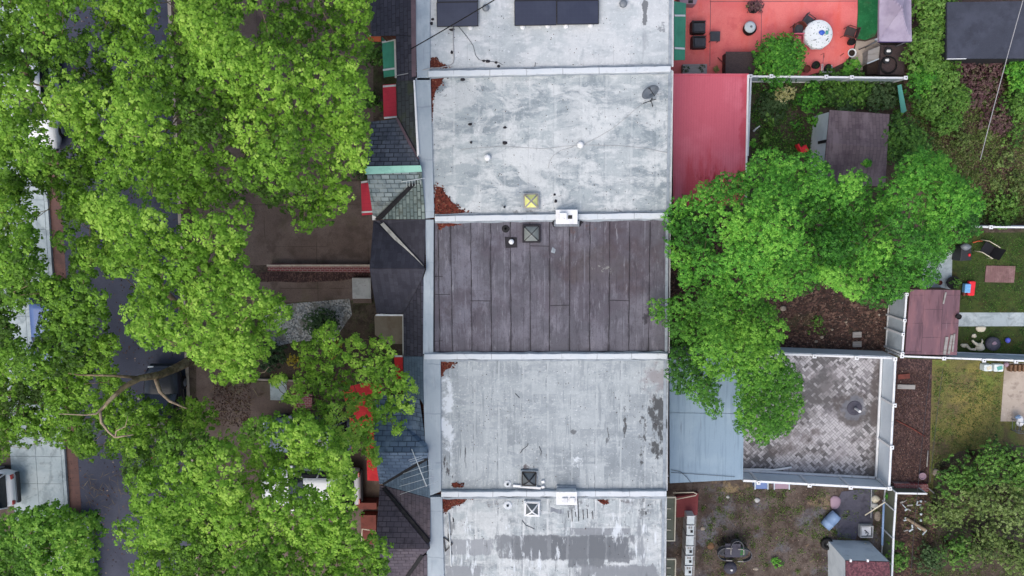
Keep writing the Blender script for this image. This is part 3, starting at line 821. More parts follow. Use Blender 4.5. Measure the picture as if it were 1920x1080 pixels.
M('brick_red', S(130, 70, 70), [('brick', S(128, 64, 66), S(104, 54, 58), S(150, 140, 138), .2, .08, .012, 0, .8), ('noise', S(80, 50, 50), 2, .5, .7, .5)], rough=.9)

# ---- things
M('wicker', S(56, 56, 62), [('brick', S(66, 66, 72), S(46, 46, 52), S(30, 30, 34), .05, .025, .004, 0, .8), ('noise', S(80, 78, 80), 10, .55, .7, .5)], rough=.7)
M('wicker_brown', S(74, 62, 62), [('brick', S(84, 70, 70), S(60, 50, 52), S(40, 34, 36), .06, .03, .004, 0, .7)], rough=.7)
M('cushion_dark', S(62, 66, 74), [('noise', S(78, 82, 90), 8, .45, .65, .6)], rough=.9)
M('cushion_pink', S(214, 110, 128), [('noise', S(196, 92, 110), 6, .45, .65, .5)], rough=.8)
M('cloth_floral', S(226, 232, 234), [('vor', S(72, 92, 92), 9, .16, .26, .85, {'st': (1, 1.2, 1)}), ('vor', S(120, 160, 140), 5, .12, .2, .6), ('noise', S(208, 214, 220), 3, .45, .65, .5)], rough=.8)
M('blue_plastic', S(60, 100, 200), rough=.4)
M('blue_toy', S(96, 104, 214), rough=.4)
M('teal_plastic', S(90, 160, 150), rough=.5)
M('red_plastic', S(222, 48, 60), [('noise', S(190, 36, 48), 5, .5, .7, .4)], rough=.4)
M('sky_plastic', S(110, 170, 220), [('noise', S(150, 196, 230), 6, .5, .6, .5)], rough=.4)
M('barrel_blue', S(126, 152, 186), [('noise', S(104, 128, 160), 2, .45, .65, .6), ('noise', S(150, 170, 196), 7, .55, .7, .4)], rough=.5)
M('canopy_mauve', S(158, 148, 168), [('noise', S(176, 166, 184), 1.4, .45, .65, .6), ('noise', S(138, 128, 148), 2.2, .5, .66, .5)], rough=.8)
M('canopy_trim', S(74, 60, 110), rough=.8)
M('garage_roof', S(60, 64, 76), [('noise', S(72, 76, 90), .9, .44, .62, .7), ('noise', S(50, 53, 64), 2, .48, .66, .6), ('noise', S(86, 88, 98), 28, .56, .72, .5)], rough=.85, bump=(30, .3, .01))
M('shed_shingle', S(108, 95, 98), [('brick', S(112, 98, 102), S(97, 85, 88), S(72, 62, 68), .3, .14, .008, R90, .8), ('noise', S(128, 114, 118), .9, .48, .64, .7, {'st': (2.2, .6, 1)}), ('noise', S(76, 62, 70), 1.6, .5, .68, .6)], rough=.9)
M('shed_shingle_red', S(98, 62, 70), [('cell', [S(110, 68, 76), S(84, 54, 62), S(70, 46, 54), S(122, 80, 86)], 14, .7), ('noise', S(70, 50, 56), 1.6, .5, .68, .5)], rough=.9)
M('plywood_roof', S(112, 86, 96), [
    ('brick', S(120, 90, 98), S(100, 78, 88), S(64, 50, 56), 1.22, .8, .012, R90, .8), ('noise', S(134, 98, 104), .8, .46, .62, .8, {'st': (2.5, .6, 1)}),
    ('noise', S(84, 64, 72), 1.1, .5, .66, .7, {'st': (3, .5, 1)}), ('noise', S(150, 128, 134), 3, .6, .74, .6, {'st': (4, .3, 1)})], rough=.85)
M('brown_mat', S(120, 92, 92), [('noise', S(146, 118, 116), 2.4, .45, .65, .7), ('lines', S(90, 68, 70), 0, .1, .15, .5, 0, {'wob': .01}), ('noise', S(90, 70, 70), 12, .5, .7, .5)], rough=.9)
M('red_carpet', S(116, 58, 60), [('noise', S(134, 70, 72), 2, .45, .65, .6), ('noise', S(90, 46, 48), 9, .5, .7, .5)], rough=.95)
M('pvc_slat', S(212, 222, 230), [('lines', S(180, 194, 206), 2, .08, .16, .5, 0, {'wob': 0, 'mlo': 0, 'mhi': .1}), ('noise', S(196, 208, 218), 1.1, .44, .64, .6), ('noise', S(170, 184, 196), 16, .54, .7, .35)], rough=.6)
M('wood_grey', S(150, 148, 146), [('noise', S(120, 116, 112), 3, .45, .65, .7, {'st': (.4, 3, 1)})], rough=.85)
M('wood_brown', S(120, 92, 70), [('noise', S(90, 68, 52), 3, .45, .65, .7, {'st': (.5, 3, 1)})], rough=.85)
M('terracotta', S(112, 62, 54), [('noise', S(84, 48, 44), 4, .45, .65, .6)], rough=.85)
M('pot_soil', S(46, 36, 32), [('noise', S(70, 60, 50), 12, .5, .68, .7)], rough=.95)
M('rubber', S(24, 24, 26), [('noise', S(44, 44, 46), 8, .5, .7, .5)], rough=.7)
M('cream_paint', S(206, 200, 180), [('noise', S(180, 172, 150), 4, .5, .68, .5)], rough=.7)
M('olive_panel', S(104, 108, 94), [('noise', S(86, 90, 78), 2, .45, .65, .6)], rough=.8)
M('plastic_white_worn', S(208, 218, 220), [('noise', S(184, 196, 200), 2.5, .45, .65, .6), ('vor', S(120, 124, 124), 5, .03, .07, .5)], rough=.5)
M('plastic_lilac', S(150, 128, 142), rough=.6)
M('stone', S(150, 140, 128), [('noise', S(116, 106, 96), 4, .45, .65, .7)], rough=.9)
def paint(name, c, k=.25): M(name, c, rough=k, spec=.6)
paint('paint_white', S(226, 230, 234)); paint('paint_blue', S(92, 116, 166)); paint('paint_dark', S(40, 44, 54)); paint('paint_grey', S(104, 116, 130))
paint('car_glass', S(24, 30, 38), .06); paint('lamp_clear', S(210, 214, 218), .1); paint('lamp_red', S(150, 20, 24), .15)

# ---- foliage (linear albedo)
leaf_mat('leaf_plane', [(.042, .09, .014, 1), (.105, .23, .026, 1), (.215, .43, .042, 1), (.40, .62, .10, 1)], .36)
leaf_mat('leaf_plane_deep', [(.034, .084, .014, 1), (.08, .20, .026, 1), (.16, .36, .04, 1), (.31, .53, .08, 1)], .36)
leaf_mat('leaf_maple', [(.025, .085, .018, 1), (.06, .22, .032, 1), (.135, .42, .05, 1), (.28, .60, .085, 1)], .36)
leaf_mat('leaf_maple_dark', [(.026, .078, .018, 1), (.06, .185, .028, 1), (.125, .345, .042, 1), (.26, .53, .07, 1)], .36)
leaf_mat('leaf_thicket', [(.035, .055, .02, 1), (.08, .125, .036, 1), (.15, .23, .055, 1), (.25, .34, .12, 1)], .25)
leaf_mat('leaf_shrub', [(.024, .06, .016, 1), (.055, .14, .026, 1), (.12, .27, .04, 1), (.22, .40, .09, 1)], .25)
leaf_mat('leaf_dark', [(.014, .034, .016, 1), (.03, .066, .026, 1), (.055, .11, .036, 1), (.10, .17, .07, 1)], .2)
leaf_mat('leaf_yellow', [(.2, .16, .02, 1), (.36, .28, .03, 1), (.5, .4, .05, 1), (.34, .36, .08, 1)], .25)
leaf_mat('leaf_cream', [(.12, .16, .05, 1), (.32, .34, .12, 1), (.5, .48, .2, 1), (.62, .6, .34, 1)], .25)
leaf_mat('leaf_purple', [(.04, .02, .026, 1), (.11, .05, .062, 1), (.18, .11, .11, 1), (.14, .16, .07, 1)], .2)
leaf_mat('leaf_weed', [(.035, .055, .018, 1), (.085, .14, .03, 1), (.15, .225, .055, 1), (.26, .27, .13, 1)], .25)
leaf_mat('leaf_straw', [(.05, .03, .02, 1), (.12, .08, .05, 1), (.2, .16, .09, 1), (.3, .26, .16, 1)], .1, .9)
leaf_mat('leaf_fallen', [(.025, .014, .012, 1), (.06, .032, .026, 1), (.12, .07, .055, 1), (.3, .24, .2, 1)], .05, .9)
leaf_mat('leaf_rust', [(.04, .012, .009, 1), (.10, .026, .018, 1), (.16, .05, .032, 1), (.28, .14, .09, 1)], .05, .9)

# ================================================================ GROUND
GB = -0.14                                                # street level; the yards stand 0.14 m higher
kx_w, kx_e = W(90, 390, 0).x, W(345, 640, 0).x            # west and east kerb lines
g = MB(); g.poly([(-250, -250, GB - .02), (250, -250, GB - .02), (250, 250, GB - .02), (-250, 250, GB - .02)])
struct('ground', g, 'soil')
g = MB(); g.prism([Vector((kx_w - .9, -60, GB)), Vector((kx_e, -60, GB)), Vector((kx_e, 60, GB)), Vector((kx_w - .9, 60, GB))], GB - .01)
struct('road', g, 'road_asphalt')
g = MB(); g.prism([Vector((kx_w, -60, GB + .004)), Vector((kx_w + .55, -60, GB + .004)), Vector((kx_w + .55, 60, GB + .004)), Vector((kx_w, 60, GB + .004))], GB - .005)
struct('street_gutter', g, 'gutter_brown_brick')
g = MB()
x0, x1 = kx_w - 2.6, kx_w - .17
yy = -24.0
while yy < 24:                                            # paving flags with open joints
    for a, b in ((x0, (x0 + x1) / 2 - .008), ((x0 + x1) / 2 + .008, x1)):
        g.prism([Vector((a, yy, 0)), Vector((b, yy, 0)), Vector((b, yy + 1.32, 0)), Vector((a, yy + 1.32, 0))], GB)
    yy += 1.335
struct('sidewalk', g, 'concrete_pale')
g = MB(); g.prism([Vector((kx_w - .15, -60, .004)), Vector((kx_w, -60, .004)), Vector((kx_w, 60, .004)), Vector((kx_w - .15, 60, .004))], GB)
struct('kerb', g, 'concrete_pale')
g = MB(); g.prism([Vector((-60, -60, -.004)), Vector((x0 - .01, -60, -.004)), Vector((x0 - .01, 60, -.004)), Vector((-60, 60, -.004))], GB)
struct('far_yard', g, 'concrete_brown')
g = MB(); g.prism([Vector((kx_e, -60, .004)), Vector((kx_e + .15, -60, .004)), Vector((kx_e + .15, 60, .004)), Vector((kx_e, 60, .004))], GB)
struct('far_kerb', g, 'concrete_tan')
g = MB(); g.prism([Vector((kx_e + .15, -60, 0)), Vector((60, -60, 0)), Vector((60, 60, 0)), Vector((kx_e + .15, 60, 0))], GB)
struct('yard_ground', g, 'soil')

def patch(name, pts, z, mat, label=None):
    g = MB(); g.shell(L(pts, z), .003 if z < .006 else .006)
    return struct(name, g, mat, label)

# west of the houses: front yards, paths
patch('front_sidewalk', [(362, -260), (470, -260), (470, 560), (470, 800), (470, 1350), (372, 1350)], .004, 'concrete_brown')
patch('front_driveway', [(470, 340), (720, 340), (720, 497), (470, 497)], .008, 'concrete_brown')
patch('front_path', [(470, 530), (700, 515), (700, 562), (560, 566), (470, 570)], .008, 'concrete_brown')
patch('pebble_bed', [(500, 575), (560, 568), (655, 560), (660, 590), (625, 640), (560, 640), (515, 650), (490, 610)], .012, 'pebbles_white')
patch('front_bed', [(490, 640), (560, 640), (640, 600), (700, 562), (700, 640), (720, 712), (480, 712)], .008, 'soil')
patch('front_court', [(470, 716), (720, 716), (720, 1300), (470, 1300)], .006, 'concrete_brown')
patch('north_court', [(470, -260), (700, -260), (700, 336), (470, 336)], .006, 'concrete_brown')

# east of the houses: the back yards
patch('patio', [(1225, -160), (1607, -160), (1608, 20), (1605, 75), (1598, 100), (1585, 116), (1560, 128), (1500, 146), (1225, 146)], .010, 'patio_red')
g = MB()
for a, b in (((1334, -160), (1331, 124)), ((1429, -160), (1427, 102)), ((1331, 3), (1606, 2)), ((1545, 100), (1542, 128))):
    g.bar(W(*a, .0145), W(*b, .0145), .022, .004)
struct('patio_joint', g, 'gutter_brown')
patch('turf', [(1609, -160), (1660, -160), (1652, 40), (1640, 68), (1622, 75), (1606, 72), (1609, 20)], .012, 'turf_green')
patch('flagstone', [(1606, 76), (1622, 78), (1640, 72), (1652, 85), (1640, 128), (1610, 132), (1592, 118), (1602, 98)], .008, 'concrete_tan')
patch('garden_soil', [(1225, 152), (1700, 150), (1702, 300), (1690, 420), (1225, 420)], .004, 'soil')
patch('wild_ground', [(1700, -160), (2100, -160), (2100, 424), (1690, 424)], .006, 'wild_soil')
patch('litter_ground', [(1225, 420), (1676, 424), (1672, 658), (1225, 658)], .008, 'litter')
patch('patio_pavers', [(1225, 655), (1654, 663), (1645, 894), (1225, 894)], .010, 'paver')
patch('mulch_strip', [(1656, 668), (1748, 676), (1742, 906), (1646, 906)], .008, 'mulch')
patch('back_lawn', [(1748, 674), (2100, 680), (2100, 1300), (1680, 1300), (1680, 912), (1742, 906)], .006, 'lawn_mixed')
patch('thicket_soil', [(1752, 870), (1800, 846), (1880, 836), (2100, 830), (2100, 1290), (1700, 1290), (1745, 1000)], .010, 'soil')
patch('corner_soil', [(1682, 922), (1742, 924), (1758, 985), (1745, 1060), (1750, 1290), (1674, 1290)], .014, 'litter')
patch('concrete_pad', [(1884, 680), (2060, 684), (2060, 792), (1876, 790)], .012, 'concrete_tan')
patch('side_lawn', [(1740, 436), (2100, 436), (2100, 672), (1680, 672), (1680, 540)], .006, 'lawn_dark')
patch('garden_path', [(1796, 586), (2100, 586), (2100, 611), (1796, 612)], .012, 'concrete_pale')
patch('stepping_slab', [(1730, 474), (1786, 470), (1784, 542), (1730, 542)], .012, 'concrete_pale')
patch('dirt_yard', [(1225, 896), (1672, 900), (1672, 1300), (1225, 1300)], .006, 'yard_dirt')
g = MB(); g.shell(L([(1578, 922), (1640, 914), (1636, 984), (1612, 990), (1604, 1012), (1570, 1006), (1560, 960)], .03), .02)
tag(g.build('weed_mat', 'weed_mat'), 'dark grey sheet of landscape fabric spread on the dirt yard', 'ground sheet')

# ================================================================ ROW HOUSES
ZR = 6.5
HL = {}
def house(key, label, field, fieldmat, apron, wall_px, slopes, bay_px, label_group='attached row houses'):
    c = L(field, 0)
    base = Vector((sum(p.x for p in c) / len(c), sum(p.y for p in c) / len(c), 0))
    t = thing('row_house', base, label, 'house', label_group)
    HL[key] = t
    g = MB(); g.prism(L(wall_px, ZR - .22), GB + .002)
    for b in bay_px: g.prism(L(b[0], b[1]), GB + .002)
    g.build('wall', 'brick_wall', t)
    g = MB(); g.shell(L(field, ZR), .2); g.build('flat_roof', fieldmat, t)
    g = MB(); g.shell(L(apron, ZR + .1), .28); g.build('roof_apron', 'roof_apron', t)
    for nm, mat, pts in slopes:
        g = MB()
        q = L(pts)
        if nm == 'front_roof': g.shell(q, .10)
        else: g.shell(q, .05)
        g.build(nm, mat, t)
    return t

A = house('A', 'northernmost row house with solar panels and wires on its bright silver roof',
    [(803, -300), (1266, -300), (1261, 122), (803, 131)], 'roof_silver_bright',
    [(766, -300), (806, -300), (806, 150), (782, 150), (778, 0)],
    [(768, -300), (1262, -300), (1256, 127), (770, 137)],
    [('front_roof', 'shingle_dark_ew', [(692, -300, 5.2), (772, -300, 6.62), (776, 66, 6.62), (695, 67, 5.2)]),
     ('front_roof', 'shingle_dark_ew', [(742, 67.5, 6.05), (776, 66.5, 6.62), (777, 150, 6.62), (744, 152, 6.05)]),
     ('gutter', 'gutter_brown', [(768, -300, 6.68), (778, -300, 6.68), (780, 143, 6.68), (772, 144, 6.68)])],
    [([(708, -300), (790, -300), (790, 60), (708, 60)], 5.1)])
B = house('B', 'row house with pale patchy silver roof, satellite dish and yellow skylight',
    [(803, 140), (1261, 131), (1257, 402), (811, 408)], 'roof_silver_patchy',
    [(779, 146), (807, 146), (814, 408), (796, 410), (791, 320), (782, 285)],
    [(772, 137), (1255, 127), (1250, 404), (800, 410)],
    [('front_roof', 'shingle_mossy', [(743, 152.5, 5.95), (777, 150.5, 6.6), (784, 296, 6.6), (745, 224, 5.95)]),
     ('front_roof', 'slate_bay', [(696, 228, 5.6), (745, 223, 5.95), (784, 297, 6.62), (788, 312, 6.95), (688, 313, 6.95)]),
     ('ridge_cap', 'copper_green', [(685, 312, 7.02), (789, 310, 7.02), (791, 322, 6.98), (685, 327, 6.98)]),
     ('front_roof', 'slate_pale_rows', [(688, 326, 6.9), (790, 321, 6.9), (776, 344, 6.55), (709, 408, 5.55), (699, 404, 5.5)]),
     ('front_roof', 'slate_pale_columns', [(776, 344.5, 6.55), (790, 322, 6.85), (798, 411, 6.62), (712, 411, 5.55)]),
     ('valley', 'valley_dark', [(770, 345, 6.68), (782, 343, 6.68), (716, 411, 5.68), (702, 411, 5.68)]),
     ('valley', 'gutter_brown', [(741, 221, 6.06), (746, 221, 6.06), (787, 299, 6.74), (781, 299, 6.74)]),
     ('gutter', 'white_trim', [(775, 150, 6.7), (778, 150, 6.7), (786, 290, 6.7), (782, 294, 6.7)])],
    [([(752, 140), (800, 140), (800, 400), (752, 400)], 5.7), ([(708, 240), (790, 240), (790, 395), (712, 395)], 5.0)])
C = house('C', 'row house with dark purplish tar roof laid in strips and black bay roof',
    [(811, 413), (1256, 409), (1254, 662), (811, 664)], 'roof_tar',
    [(797, 412), (813, 412), (812, 664), (793, 664), (794, 520), (799, 505)],
    [(800, 410), (1250, 406), (1248, 665), (798, 667)],
    [('front_roof', 'shingle_black', [(712, 412.5, 5.55), (798, 411.5, 6.62), (795, 502, 6.8), (718, 420, 5.55)]),
     ('front_roof', 'shingle_black', [(700, 414, 5.5), (711, 413, 5.55), (717.5, 420.5, 5.55), (793, 502, 6.8), (797, 503, 7.0), (693, 503, 7.0)]),
     ('front_roof', 'shingle_black', [(693, 503.5, 7.0), (797, 503.5, 7.0), (790, 526, 6.65), (756, 588, 5.75), (734, 589, 5.6), (706, 587, 5.6)]),
     ('front_roof', 'shingle_dark_ew', [(756, 589, 5.75), (790.5, 526, 6.65), (794, 520, 6.62), (793, 668, 6.62), (757, 668, 5.9)]),
     ('valley', 'valley_pale', [(713, 421, 5.68), (719, 417, 5.68), (794, 498, 6.9), (790, 504, 6.9)]),
     ('trim', 'white_trim', [(706, 589, 5.64), (756, 590, 5.7), (756, 592, 5.68), (706, 591.5, 5.62)])],
    [([(765, 412), (800, 412), (800, 660), (765, 660)], 5.7), ([(712, 420), (790, 420), (790, 580), (716, 580)], 5.0)])
D = house('D', 'row house with weathered grey roof, blue-grey shingled bay and tv aerial',
    [(822, 674), (1254, 673), (1250, 919), (824, 921)], 'roof_silver_worn',
    [(794, 666), (826, 672), (827, 921), (805, 930), (803, 866), (797, 832), (794, 740)],
    [(798, 667), (1248, 666), (1245, 923), (808, 926)],
    [('front_roof', 'shingle_blue_columns', [(757, 668.5, 5.9), (793, 668.5, 6.62), (795, 760, 6.62), (786, 746, 6.45), (757, 740, 5.9)]),
     ('front_roof', 'shingle_blue_rows', [(700, 742, 5.6), (757, 740.5, 5.9), (786, 746.5, 6.45), (798, 830, 6.62), (803, 848, 7.0), (702, 848, 7.0)]),
     ('front_roof', 'shingle_blue_rows', [(702, 848.5, 7.0), (803, 848.5, 7.0), (800, 860, 6.7), (718, 908, 5.55), (711, 907, 5.5)]),
     ('front_roof', 'shingle_blue_columns', [(718, 909, 5.55), (800, 861, 6.65), (807, 934, 6.62), (722, 911, 5.55)]),
     ('valley', 'valley_dark', [(796, 858, 6.74), (803, 862, 6.74), (719, 910, 5.62), (717, 907, 5.62)])],
    [([(768, 670), (800, 670), (800, 920), (768, 920)], 5.7), ([(716, 750), (790, 750), (790, 900), (722, 900)], 5.0)])
E = house('E', 'southernmost row house with streaked silver roof and brown shingled bay',
    [(826, 932), (1250, 931), (1244, 1320), (834, 1320)], 'roof_silver_streaked',
    [(806, 932), (829, 932), (838, 1320), (802, 1320), (800, 1036), (807, 1010)],
    [(810, 928), (1244, 926), (1238, 1320), (812, 1320)],
    [('front_roof', 'shingle_brown_columns', [(720, 911.5, 5.55), (807, 935, 6.62), (806, 1016, 6.8), (719, 916, 5.55)]),
     ('front_roof', 'shingle_brown_rows', [(712, 911, 5.5), (719, 911.5, 5.55), (718.5, 916.5, 5.55), (804, 1017, 6.8), (806, 1028, 7.0), (704, 1028, 7.0)]),
     ('front_roof', 'shingle_brown_rows', [(704, 1028.5, 7.0), (806, 1028.5, 7.0), (792, 1042, 6.7), (735, 1120, 5.6), (708, 1120, 5.6)]),
     ('front_roof', 'shingle_brown_columns', [(736, 1120, 5.6), (792.5, 1042.5, 6.65), (801, 1040, 6.62), (804, 1320, 6.62), (764, 1320, 5.9)]),
     ('valley', 'valley_dark', [(716, 915, 5.66), (722, 914, 5.66), (807, 1015, 6.9), (801, 1018, 6.9)]),
     ('valley', 'valley_dark', [(788, 1040, 6.76), (795, 1043, 6.76), (740, 1121, 5.7), (733, 1120, 5.7)])],
    [([(770, 930), (806, 930), (806, 1320), (770, 1320)], 5.7), ([(720, 925), (796, 925), (796, 1110), (722, 1110)], 5.0)])

# party wall ridges, one to the house on its north side
def ridge(t, a, b, w=.21, h=.2):
    r = random.Random(int(a[1])); n = 30
    def run(y_off, z, wd, ht, jp, jw, nm, mat, bev=0):
        g = MB()
        pts = [W(a[0] + (b[0] - a[0]) * i / n, a[1] + (b[1] - a[1]) * i / n + y_off + r.gauss(0, jp), z + r.gauss(0, .004)) for i in range(n + 1)]
        ws = [wd + r.gauss(0, jw) for _ in range(n + 1)]
        for k, p in enumerate(pts):
            for q in (ws[k] / 2, -ws[k] / 2):
                g.v.append((p.x, p.y + q, p.z)); g.v.append((p.x, p.y + q, p.z - ht))
        for k in range(n):
            i, j = 4 * k, 4 * k + 4
            g.f += [(i, i + 2, j + 2, j), (i + 1, j + 1, j + 3, i + 3), (i, j, j + 1, i + 1), (i + 2, i + 3, j + 3, j + 2)]
        g.f += [(0, 1, 3, 2), (4 * n, 4 * n + 2, 4 * n + 3, 4 * n + 1)]
        g.build(nm, mat, t, bevel=bev)
    run(0, ZR + .2, w, h + .05, .28, .008, 'party_ridge', 'ridge_white', .025)
    off = (w / 2 + .03) * FPX / 29.5
    for s in (-1, 1): run(s * off, ZR + .055, .075, .1, .5, .02, 'ridge_side_strip', 'mid_grey')  # narrow grey strip along each side of the ridge
ridge(A, (803, 138), (1258, 129)); ridge(B, (815, 410), (1252, 404)); ridge(C, (795, 669), (1252, 668)); ridge(D, (827, 927), (1250, 926))
# rear gutters
for t, a, b in ((A, (1264, -300), (1261, 125)), (B, (1261, 133), (1257, 400)), (C, (1256, 408), (1254, 662)), (D, (1252, 674), (1250, 920)), (E, (1249, 932), (1244, 1320))):
    g = MB(); g.bar(W(*a, ZR - .06), W(*b, ZR - .06), .06, .1); g.build('rear_gutter', 'white_trim', t)
    g = MB(); g.bar(W(a[0] - 5, a[1], ZR + .035), W(b[0] - 5, b[1], ZR + .035), .1, .05); g.build('roof_edging', 'mid_grey', t)
# rear and front windows (seen from the side only)
def facade_windows(t, px, ys, side):
    for z in (1.2, 3.9):
        for y in ys:
            p = W(px, y, ZR - .3)
            g = MB(); g.box((p.x + .03 * side, p.y, z), (.08, 1.05, 1.45)); f = g.build('window', 'white_trim', t)
            g = MB(); g.box((p.x + .065 * side, p.y, z + .07), (.03, .9, 1.3)); g.build('pane', 'window_glass', f)
facade_windows(C, 1249, (460, 540, 620), 1); facade_windows(D, 1247, (720, 800, 880), 1); facade_windows(B, 1253, (180, 270, 360), 1)

# tar strips of the dark roof
g = MB()
zt = ZR + .008
xs_top = [821 + 0] + [660 + k * .3519 for k in (525, 632, 737, 843, 948, 1052, 1160, 1268, 1373, 1480, 1588)]
rnd = random.Random(4)
for x in xs_top:
    pts = []
    for i in range(19):
        y = 416 + i * (660 - 416) / 18
        pts.append(W(x + (x - 1053) * -.00007 * (y - 416) + rnd.gauss(0, .35), y, zt))
    for i in range(18): g.bar(pts[i], pts[i + 1], rnd.uniform(.016, .036), .012)
for x0_, x1_, y in ((882, 919, 564), (1032, 1067, 573), (1143, 1179, 563), (994, 1030, 461), (812, 844, 552), (812, 830, 640), (811, 830, 518)):
    g.bar(W(x0_, y, zt + .002), W(x1_, y + rnd.uniform(-1, 1), zt + .002), .02, .012)
g.bar(W(813, 414.5, zt + .004), W(1255, 410.5, zt + .004), .09, .016); g.bar(W(813, 661.5, zt + .004), W(1252, 660, zt + .004), .08, .016); g.bar(W(814, 415, zt + .006), W(814, 661, zt + .006), .05, .016)
g.build('tar_seam', 'tar', C)
for pts, m in (([(1036, 463), (1042, 468), (1040, 475), (1033, 473)], 'mid_grey'), ([(946, 444), (969, 445), (970, 464), (948, 465)], 'tar')):
    g = MB(); g.shell(L(pts, ZR + .012), .01); g.build('roof_patch', m, C)
rnd = random.Random(9)
for x0_, y0_, x1_, y1_, n_ in ((840, 965, 850, 1060, 9), (1210, 940, 1222, 975, 4)):
    for i in range(n_):
        x = rnd.uniform(x0_, x1_); y = rnd.uniform(y0_, y1_)
        g = MB(); g.bar(W(x, y, ZR + .006), W(x + rnd.gauss(0, 1.2), y + rnd.uniform(3, 9), ZR + .006), rnd.uniform(.015, .05), .008); g.build('tar_crack', 'tar', E)
for x in (1065, 1072, 1079, 1084, 1093, 1101, 1111):
    g = MB(); g.bar(W(x, 957 + rnd.uniform(-3, 3), ZR + .006), W(x + 1, 972 + rnd.uniform(-4, 6), ZR + .006), .03, .008); g.build('tar_crack', 'tar', E)
g = MB(); g.bar(W(1083, 930, ZR + .009), W(1085, 975, ZR + .009), .03, .008); g.build('tar_crack', 'tar', E)
# bare grey membrane panels on the southern roof
def ragged(x0_, y0_, x1_, y1_, seed, j=2.0):
    r = random.Random(seed); o = []
    n = max(4, int((x1_ - x0_) / 6))
    for i in range(n + 1): o.append((x0_ + (x1_ - x0_) * i / n, y0_ + r.gauss(0, j)))
    for i in range(n + 1): o.append((x1_ - (x1_ - x0_) * i / n, y1_ + r.gauss(0, j * 1.6)))
    return o
M('bare_membrane', S(120, 126, 134), [('noise', S(140, 147, 154), 1.2, .45, .62, .8, {'st': (2, .6, 1)}), ('noise', S(98, 104, 112), 2, .48, .66, .7, {'st': (3, .5, 1)}), ('noise', S(176, 184, 190), 4, .58, .7, .7, {'st': (2.4, .6, 1)}), ('noise', S(100, 106, 112), 24, .54, .7, .4)], rough=.8)
g = MB(); g.shell(L(ragged(1032, 952, 1057, 963, 9), ZR + .005), .01); g.build('roof_patch', 'bare_membrane', E)

# ================================================================ ON THE ROOFS
def skylight(t, px, py, size, dome, frame, label, h=.26, bars='frame', rot=0.02, base=None):
    c = W(px, py, ZR)
    R = Matrix.Rotation(rot, 3, 'Z')
    def pt(x, y, z): return c + R @ Vector((x, y, z))
    s = size / 2
    g = MB(); g.box((c.x, c.y, ZR - .02), (size + .12, size + .12, .15), rot)
    k = g.build('skylight', base or frame, t, label=label, bevel=.015)
    g = MB(); n = 9
    grid = []
    for i in range(n):
        for j in range(n):
            x = -s + size * i / (n - 1); y = -s + size * j / (n - 1)
            e = max(abs(x), abs(y)) / s
            grid.append(tuple(pt(x, y, .12 + h * (1 - e ** 1.6))))
    g.v = grid
    for i in range(n - 1):
        for j in range(n - 1):
            a = i * n + j; g.f.append((a, a + n, a + n + 1, a + 1))
    g.build('skylight_dome', dome, k, smooth=True)
    g = MB()
    for sx in (-1, 1):
        for sy in (-1, 1):
            pr = None
            for i in range(6):
                q = i / 5; e = q
                p = pt(sx * s * q, sy * s * q, .145 + h * (1 - e ** 1.6))
                if pr is not None: g.bar(pr, p, bars[1], .03)
                pr = p
    if bars[2]:
        for a, b in (((-s, -s), (s, -s)), ((s, -s), (s, s)), ((s, s), (-s, s)), ((-s, s), (-s, -s))):
            g.bar(pt(*a, .155), pt(*b, .155), bars[2], .05)
    g.build('skylight_frame', bars[0], k)
    return k
skylight(B, 996, 377, .50, 'yellow_dome', 'mid_grey', 'yellow domed skylight', bars=('wood_grey', .055, .05))
skylight(C, 996.5, 438, .54, 'grey_dome', 'tar', 'grey pyramid skylight in black surround', bars=('valley_dark', .022, .0), rot=.0)
skylight(D, 992, 895.5, .52, 'smoke_dome', 'mid_grey', 'dark skylight with black bars', bars=('black_metal', .045, .05), rot=-.02)
skylight(E, 997.5, 952, .50, 'smoke_dome', 'ridge_white', 'dark skylight with white bars', bars=('white_trim', .045, .06), rot=-.02)

def chimney(t, px0, py0, px1, py1, z, top, label, side=None):
    a, b = W(px0, py0, z), W(px1, py1, z)
    g = MB(); c = ((a.x + b.x) / 2, (a.y + b.y) / 2, ZR - .1); sx, sy = abs(b.x - a.x), abs(a.y - b.y)
    g.box(c, (sx - .04, sy - .04, z - ZR + .04))
    k = g.build('chimney', top, t, label=label)
    g = MB(); g.box((c[0], c[1], z - .07), (sx, sy, .07)); g.build('chimney_cap', top, k, bevel=.012)
    return c, sx, sy, k
c, sx, sy, k = chimney(C, 1042, 393, 1083, 420, 7.05, 'chimney_cement', 'low white chimney with one square pot')
p = W(1056, 406, 7.3); g = MB(); g.box((p.x, p.y, 7.05), (.26, .26, .22)); g.build('chimney_pot', 'chimney_cement', k, bevel=.01)
p = W(1069, 407, 7.06); g = MB(); g.box((p.x, p.y, 7.053), (.15, .13, .012)); g.build('flue_opening', 'valley_dark', k)
a, b = W(1039, 414, 6.95), W(1087, 425, 6.95)
g = MB(); g.box(((a.x + b.x) / 2, (a.y + b.y) / 2, ZR - .05), (abs(b.x - a.x), abs(a.y - b.y), .36)); g.build('chimney_flashing', 'bare_membrane', k, bevel=.03)
for x, y in ((1037, 417), (1040, 421), (1090, 416), (1086, 420)):
    g = MB(); g.lump(W(x, y, ZR + .02), (.07, .09, .04), int(x), .3, 5); g.build('tar_lump', 'tar', k)
c, sx, sy, k = chimney(D, 1043, 922, 1082, 947, 7.0, 'chimney_cement', 'low white chimney with a cement cap')
p = W(1059, 939, 7.08); g = MB(); g.box((p.x, p.y, 7.0), (.22, .2, .07)); g.build('chimney_pot', 'chimney_cement', k, bevel=.02)
p = W(1073, 939, 7.07); g = MB(); g.box((p.x, p.y, 7.0), (.2, .22, .06)); g.build('chimney_pot', 'chimney_cement', k, bevel=.02)
